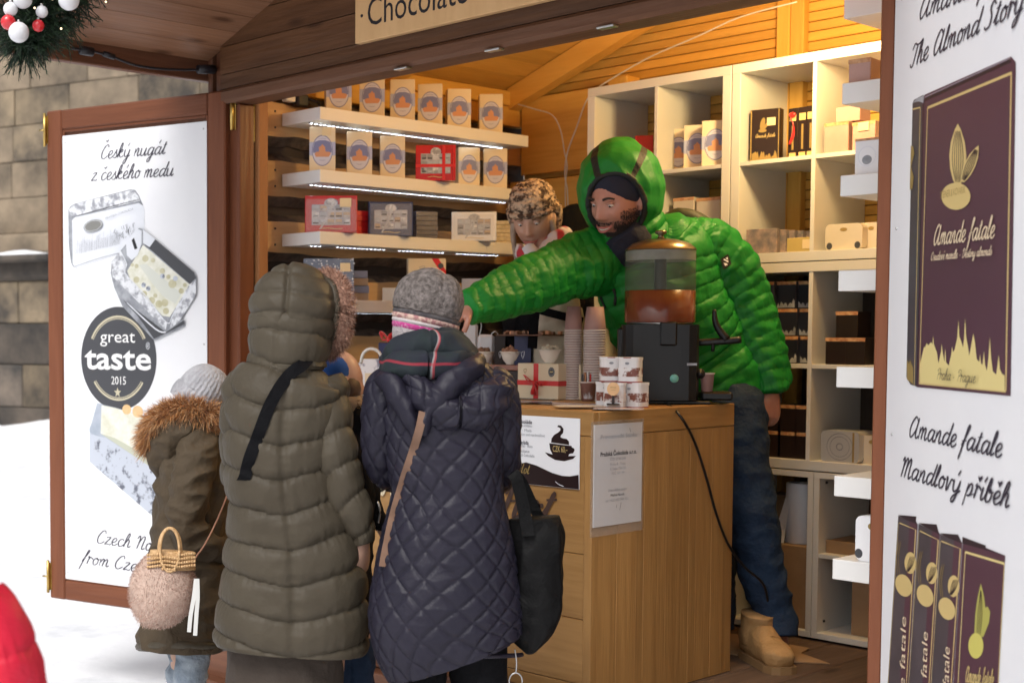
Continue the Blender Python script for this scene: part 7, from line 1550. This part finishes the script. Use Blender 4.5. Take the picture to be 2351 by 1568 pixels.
for s in (-1, 1): loft(b, [(*e.p(1270 + s * 26, 1000, .05), .075, .08), (e.p(1270 + s * 26, 1000).x, .05, .45, .055, .06), (e.p(1270 + s * 26, 1000).x, .05, .08, .04, .045)], skin, 20, 14); b.ball((e.p(1270 + s * 26, 1000).x, -.03, .045), (.04, .11, .04), skin)
body(e, b, .0052)
WV = lambda x, y, z: wh_ + WM @ (Vector((x, y, z)) * .98)
par_skin = skin; face(e.e, WV, True, mk('light_brow', (.16, .09, .05), rough=.7))
clothes(e, 'jacket', lambda m: (loft(m, e.secs([(1250, 588, 42, .07), (1254, 602, 64, .09), (1258, 650, 84, .11), (1262, 760, 78, .12), (1266, 900, 78, .125), (1268, 980, 80, .13)]), blackc, 100, 90, folds(.009, 9, 12, 4))))
for s in (-1, 1): clothes(e, 'sleeve', lambda m: loft(m, e.secs([(1255 + s * 50, 612, 28, .05), (1256 + s * 66, 650, 34, .06), (1260 + s * 72, 740, 33, .058, .02), (1262 + s * 72, 850, 28, .05, .0), (1262 + s * 71, 925, 24, .045, -.03)]), blackc, 70, 60, folds(.008, 9, 14, 6)))
clothes(e, 'apron', lambda m: loft(m, e.secs([(1268, 672, 56, .118, -.012), (1270, 760, 74, .128, -.01), (1272, 860, 80, .134, -.01), (1272, 960, 82, .138, -.01)]), mk('cream_print_cloth', (.5, .43, .33), (.7, .64, .52), sc=9, rough=.8), 50, 80, folds(.006, 9, 12, 6)))
clothes(e, 'apron_strap', lambda m: (strap(m, [e.p(1206, 700, -.15), e.p(1250, 715, -.165), e.p(1300, 728, -.165), e.p(1338, 738, -.14)], .03, blackc), strap(m, [e.p(1240, 660, -.15), e.p(1228, 720, -.17), e.p(1222, 800, -.17)], .035, blackc)))
knit = mk('marled_knit', (.06, .035, .022), (.52, .37, .25), sc=42, rough=.95, bump=1., bsc=60, ramp=(.42, .58), detail=2)
def khat(m):
    c = wh_ + WM @ Vector((0, -.02, .05)); V = []; n, sg = 56, 110; M = WM
    for i in range(n + 1):
        a = math.pi * .56 * i / n
        for k in range(sg):
            g = 2 * math.pi * k / sg; kn = .0035 * math.sin(g * 17) * math.sin(a * 26 + 1.2 * math.sin(g * 17)) * min(1, i / 6) + .002 * N3(g * 6, a * 9, 1)
            r_ = math.sin(a) ** .75 if a < 1.57 else 1 - .1 * (a - 1.57); P_ = Vector((r_ * .089 * math.cos(g), r_ * .106 * math.sin(g), math.cos(a) * .09 + .006)); V.append(c + M @ (P_ + P_.normalized() * kn))
    m.add(V, [(i * sg + k, (i + 1) * sg + k, (i + 1) * sg + (k + 1) % sg, i * sg + (k + 1) % sg) for i in range(n) for k in range(sg)], knit, True)
    Q = [c + M @ Vector((.09 * math.cos(g), .108 * math.sin(g), -.012 + .004)) for g in [i * math.pi / 14 for i in range(29)]]; m.tube(Q, .011, knit, 8, 3)
    m.tube([c + M @ Vector((-.085, -.01, -.01)), c + M @ Vector((-.088, -.01, -.05)), c + M @ Vector((-.08, -.015, -.1)), c + M @ Vector((-.085, -.02, -.15))], lambda t: .024 - .014 * t, knit, 10, 4)
    m.tube([c + M @ Vector((.085, -.01, -.01)), c + M @ Vector((.088, -.01, -.05)), c + M @ Vector((.08, -.015, -.09))], lambda t: .022 - .012 * t, knit, 10, 4)
clothes(e, 'hat', khat)
hairb = mk('ash_blond_hair', (.3, .22, .16), (.42, .33, .26), sc=50, rough=.6)
clothes(e, 'hair', lambda m: (m.tube([WV(.072, .02, .0), WV(.08, .025, -.05), WV(.08, .03, -.11), WV(.07, .05, -.2)], lambda t: .013 - .006 * t, hairb, 8, 4), m.tube([WV(-.074, .02, .0), WV(-.08, .02, -.05), WV(-.076, .02, -.1)], .012, hairb, 8, 4)))
ck = mk('checked_scarf', (.4, .03, .05), (.6, .55, .56), sc=13, rough=.9, ramp=(.46, .52), detail=1)
ckl = mk('pale_blue_scarf', (.45, .47, .55), (.58, .58, .6), sc=9, rough=.9)
clothes(e, 'scarf', lambda m: (loft(m, e.secs([(1190, 572, 10, .02, -.02), (1205, 588, 16, .025, -.08), (1228, 594, 17, .03, -.1), (1252, 582, 19, .03, -.08), (1276, 556, 22, .035, -.05), (1298, 538, 18, .03, -.0)]), ck, 80, 50, folds(.007, 12, 16, 2)), loft(m, e.secs([(1214, 570, 14, .025, -.09), (1222, 588, 20, .03, -.11), (1228, 606, 14, .025, -.11)]), ckl, 40, 40, folds(.006, 12, 16, 5))))
t = thing('hanging_jacket', 'black jacket hanging on the back wall behind the two sellers', 'jacket', at(1318, 500, 5.72), VR); d6 = Per('x', 'tmp', 1318, 5.72); m = MB(); loft(m, [(*(d6.p(x, y) + Vector((0, 0, -t.location.z))), hw * d6.k, .05) for x, y, hw in ((1318, 470, 12), (1320, 490, 34), (1322, 560, 42), (1322, 700, 44), (1322, 860, 46))], blackc, 60, 60, folds(.01, 9, 6, 3)); m.obj('jacket_body', t); bpy.data.objects.remove(d6.e)
# ================================================================== fir garland with baubles under the front eaves
gar = Per('x', 'green fir garland with red and white baubles hanging at the roof corner', 90, 4.6, cat='garland'); gar.e.name = 'fir_garland'; e = gar
fm = [mk('fir_needle', (.012, .035, .014), rough=.6), mk('fir_needle_light', (.03, .075, .028), rough=.6), mk('fir_needle_dark', (.007, .02, .01), rough=.7)]
m = MB(); rr = random.Random(6); core = [(e.p(x, y, q), r_ * e.k) for x, y, q, r_ in ((55, 95, 0, 42), (85, 60, 0, 62), (115, 25, 0, 78), (140, -20, .02, 90), (170, -70, .05, 95), (40, 40, .0, 50))]
for _ in range(1500):
    i = rr.randrange(len(core)); c, r_ = core[i]; v = Vector((rr.gauss(0, 1), rr.gauss(0, 1), rr.gauss(0, 1))).normalized(); base = c + v * r_ * rr.uniform(.1, .75); dr = (v + Vector((rr.gauss(0, .35), rr.gauss(0, .35), rr.gauss(0, .35) - .3))).normalized(); ln = rr.uniform(.05, .1)
    mt = rr.choice(fm); m.tube([base, base + dr * ln], .0015, fm[2], 3, 1)
    for j in range(15):
        a = rr.random(); q = base + dr * ln * a; s = Vector((rr.gauss(0, 1), rr.gauss(0, 1), rr.gauss(0, 1))); s = (s - dr * s.dot(dr)).normalized(); nd = (s * .8 + dr).normalized(); wv_ = nd.cross(s + Vector((.1, 0, 0))).normalized() * .0013
        m.add([q - wv_, q + wv_, q + nd * rr.uniform(.016, .028)], [(0, 1, 2)], mt)
tag(m.obj('fir_needles', e.e), kind='stuff')
wb = mk('white_bauble', (.72, .73, .76), rough=.22); rb = mk('red_bauble', (.6, .02, .03), rough=.12, coat=.5)
for x, y, r_, mt in ((43, 75, 23, wb), (96, 28, 14, wb), (158, 0, 24, wb), (24, 22, 16, wb), (52, -2, 22, wb), (19, 52, 17, rb), (88, 60, 14, rb), (215, -30, 22, wb)):
    m = MB(); m.ball((0, 0, 0), r_ * e.k, mt, 24); m.lathe([(0, .0), (.005, 0), (.005, .008), (0, .008)], steel, (0, 0, r_ * e.k - .002), 10); o = m.obj('bauble', e.e); o.location = e.p(x, y, -.17 if r_ > 15 else -.12)
m = MB()
for k in range(26): i = rr.randrange(5); c, r_ = core[i]; m.ball(c + Vector((rr.uniform(-r_, r_), -r_ * .9, rr.uniform(-r_, r_))), .004, mk('fairy_light', (1, .8, .5), emit=1.5), 6)
m.obj('fairy_lights', e.e)
t = thing('black_wire', 'black cable with plugs running from the garland along the eaves to the post', 'wire', (0, 0, 0)); m = MB()
pz = lambda x, y: on(x, y, 0, -4.36)
WP = [pz(165, 112), pz(210, 118), pz(255, 130), pz(310, 150), pz(370, 159), pz(440, 161), pz(490, 160)]
m.tube(WP, .005, black, 8, 5); m.tube([pz(185, 116), pz(212, 120)], .017, black, 8, 1); m.tube([pz(455, 160), pz(492, 160)], .018, black, 8, 1); m.tube([pz(238, 124), pz(262, 132)], .011, black, 8, 1); m.obj('wire', t)
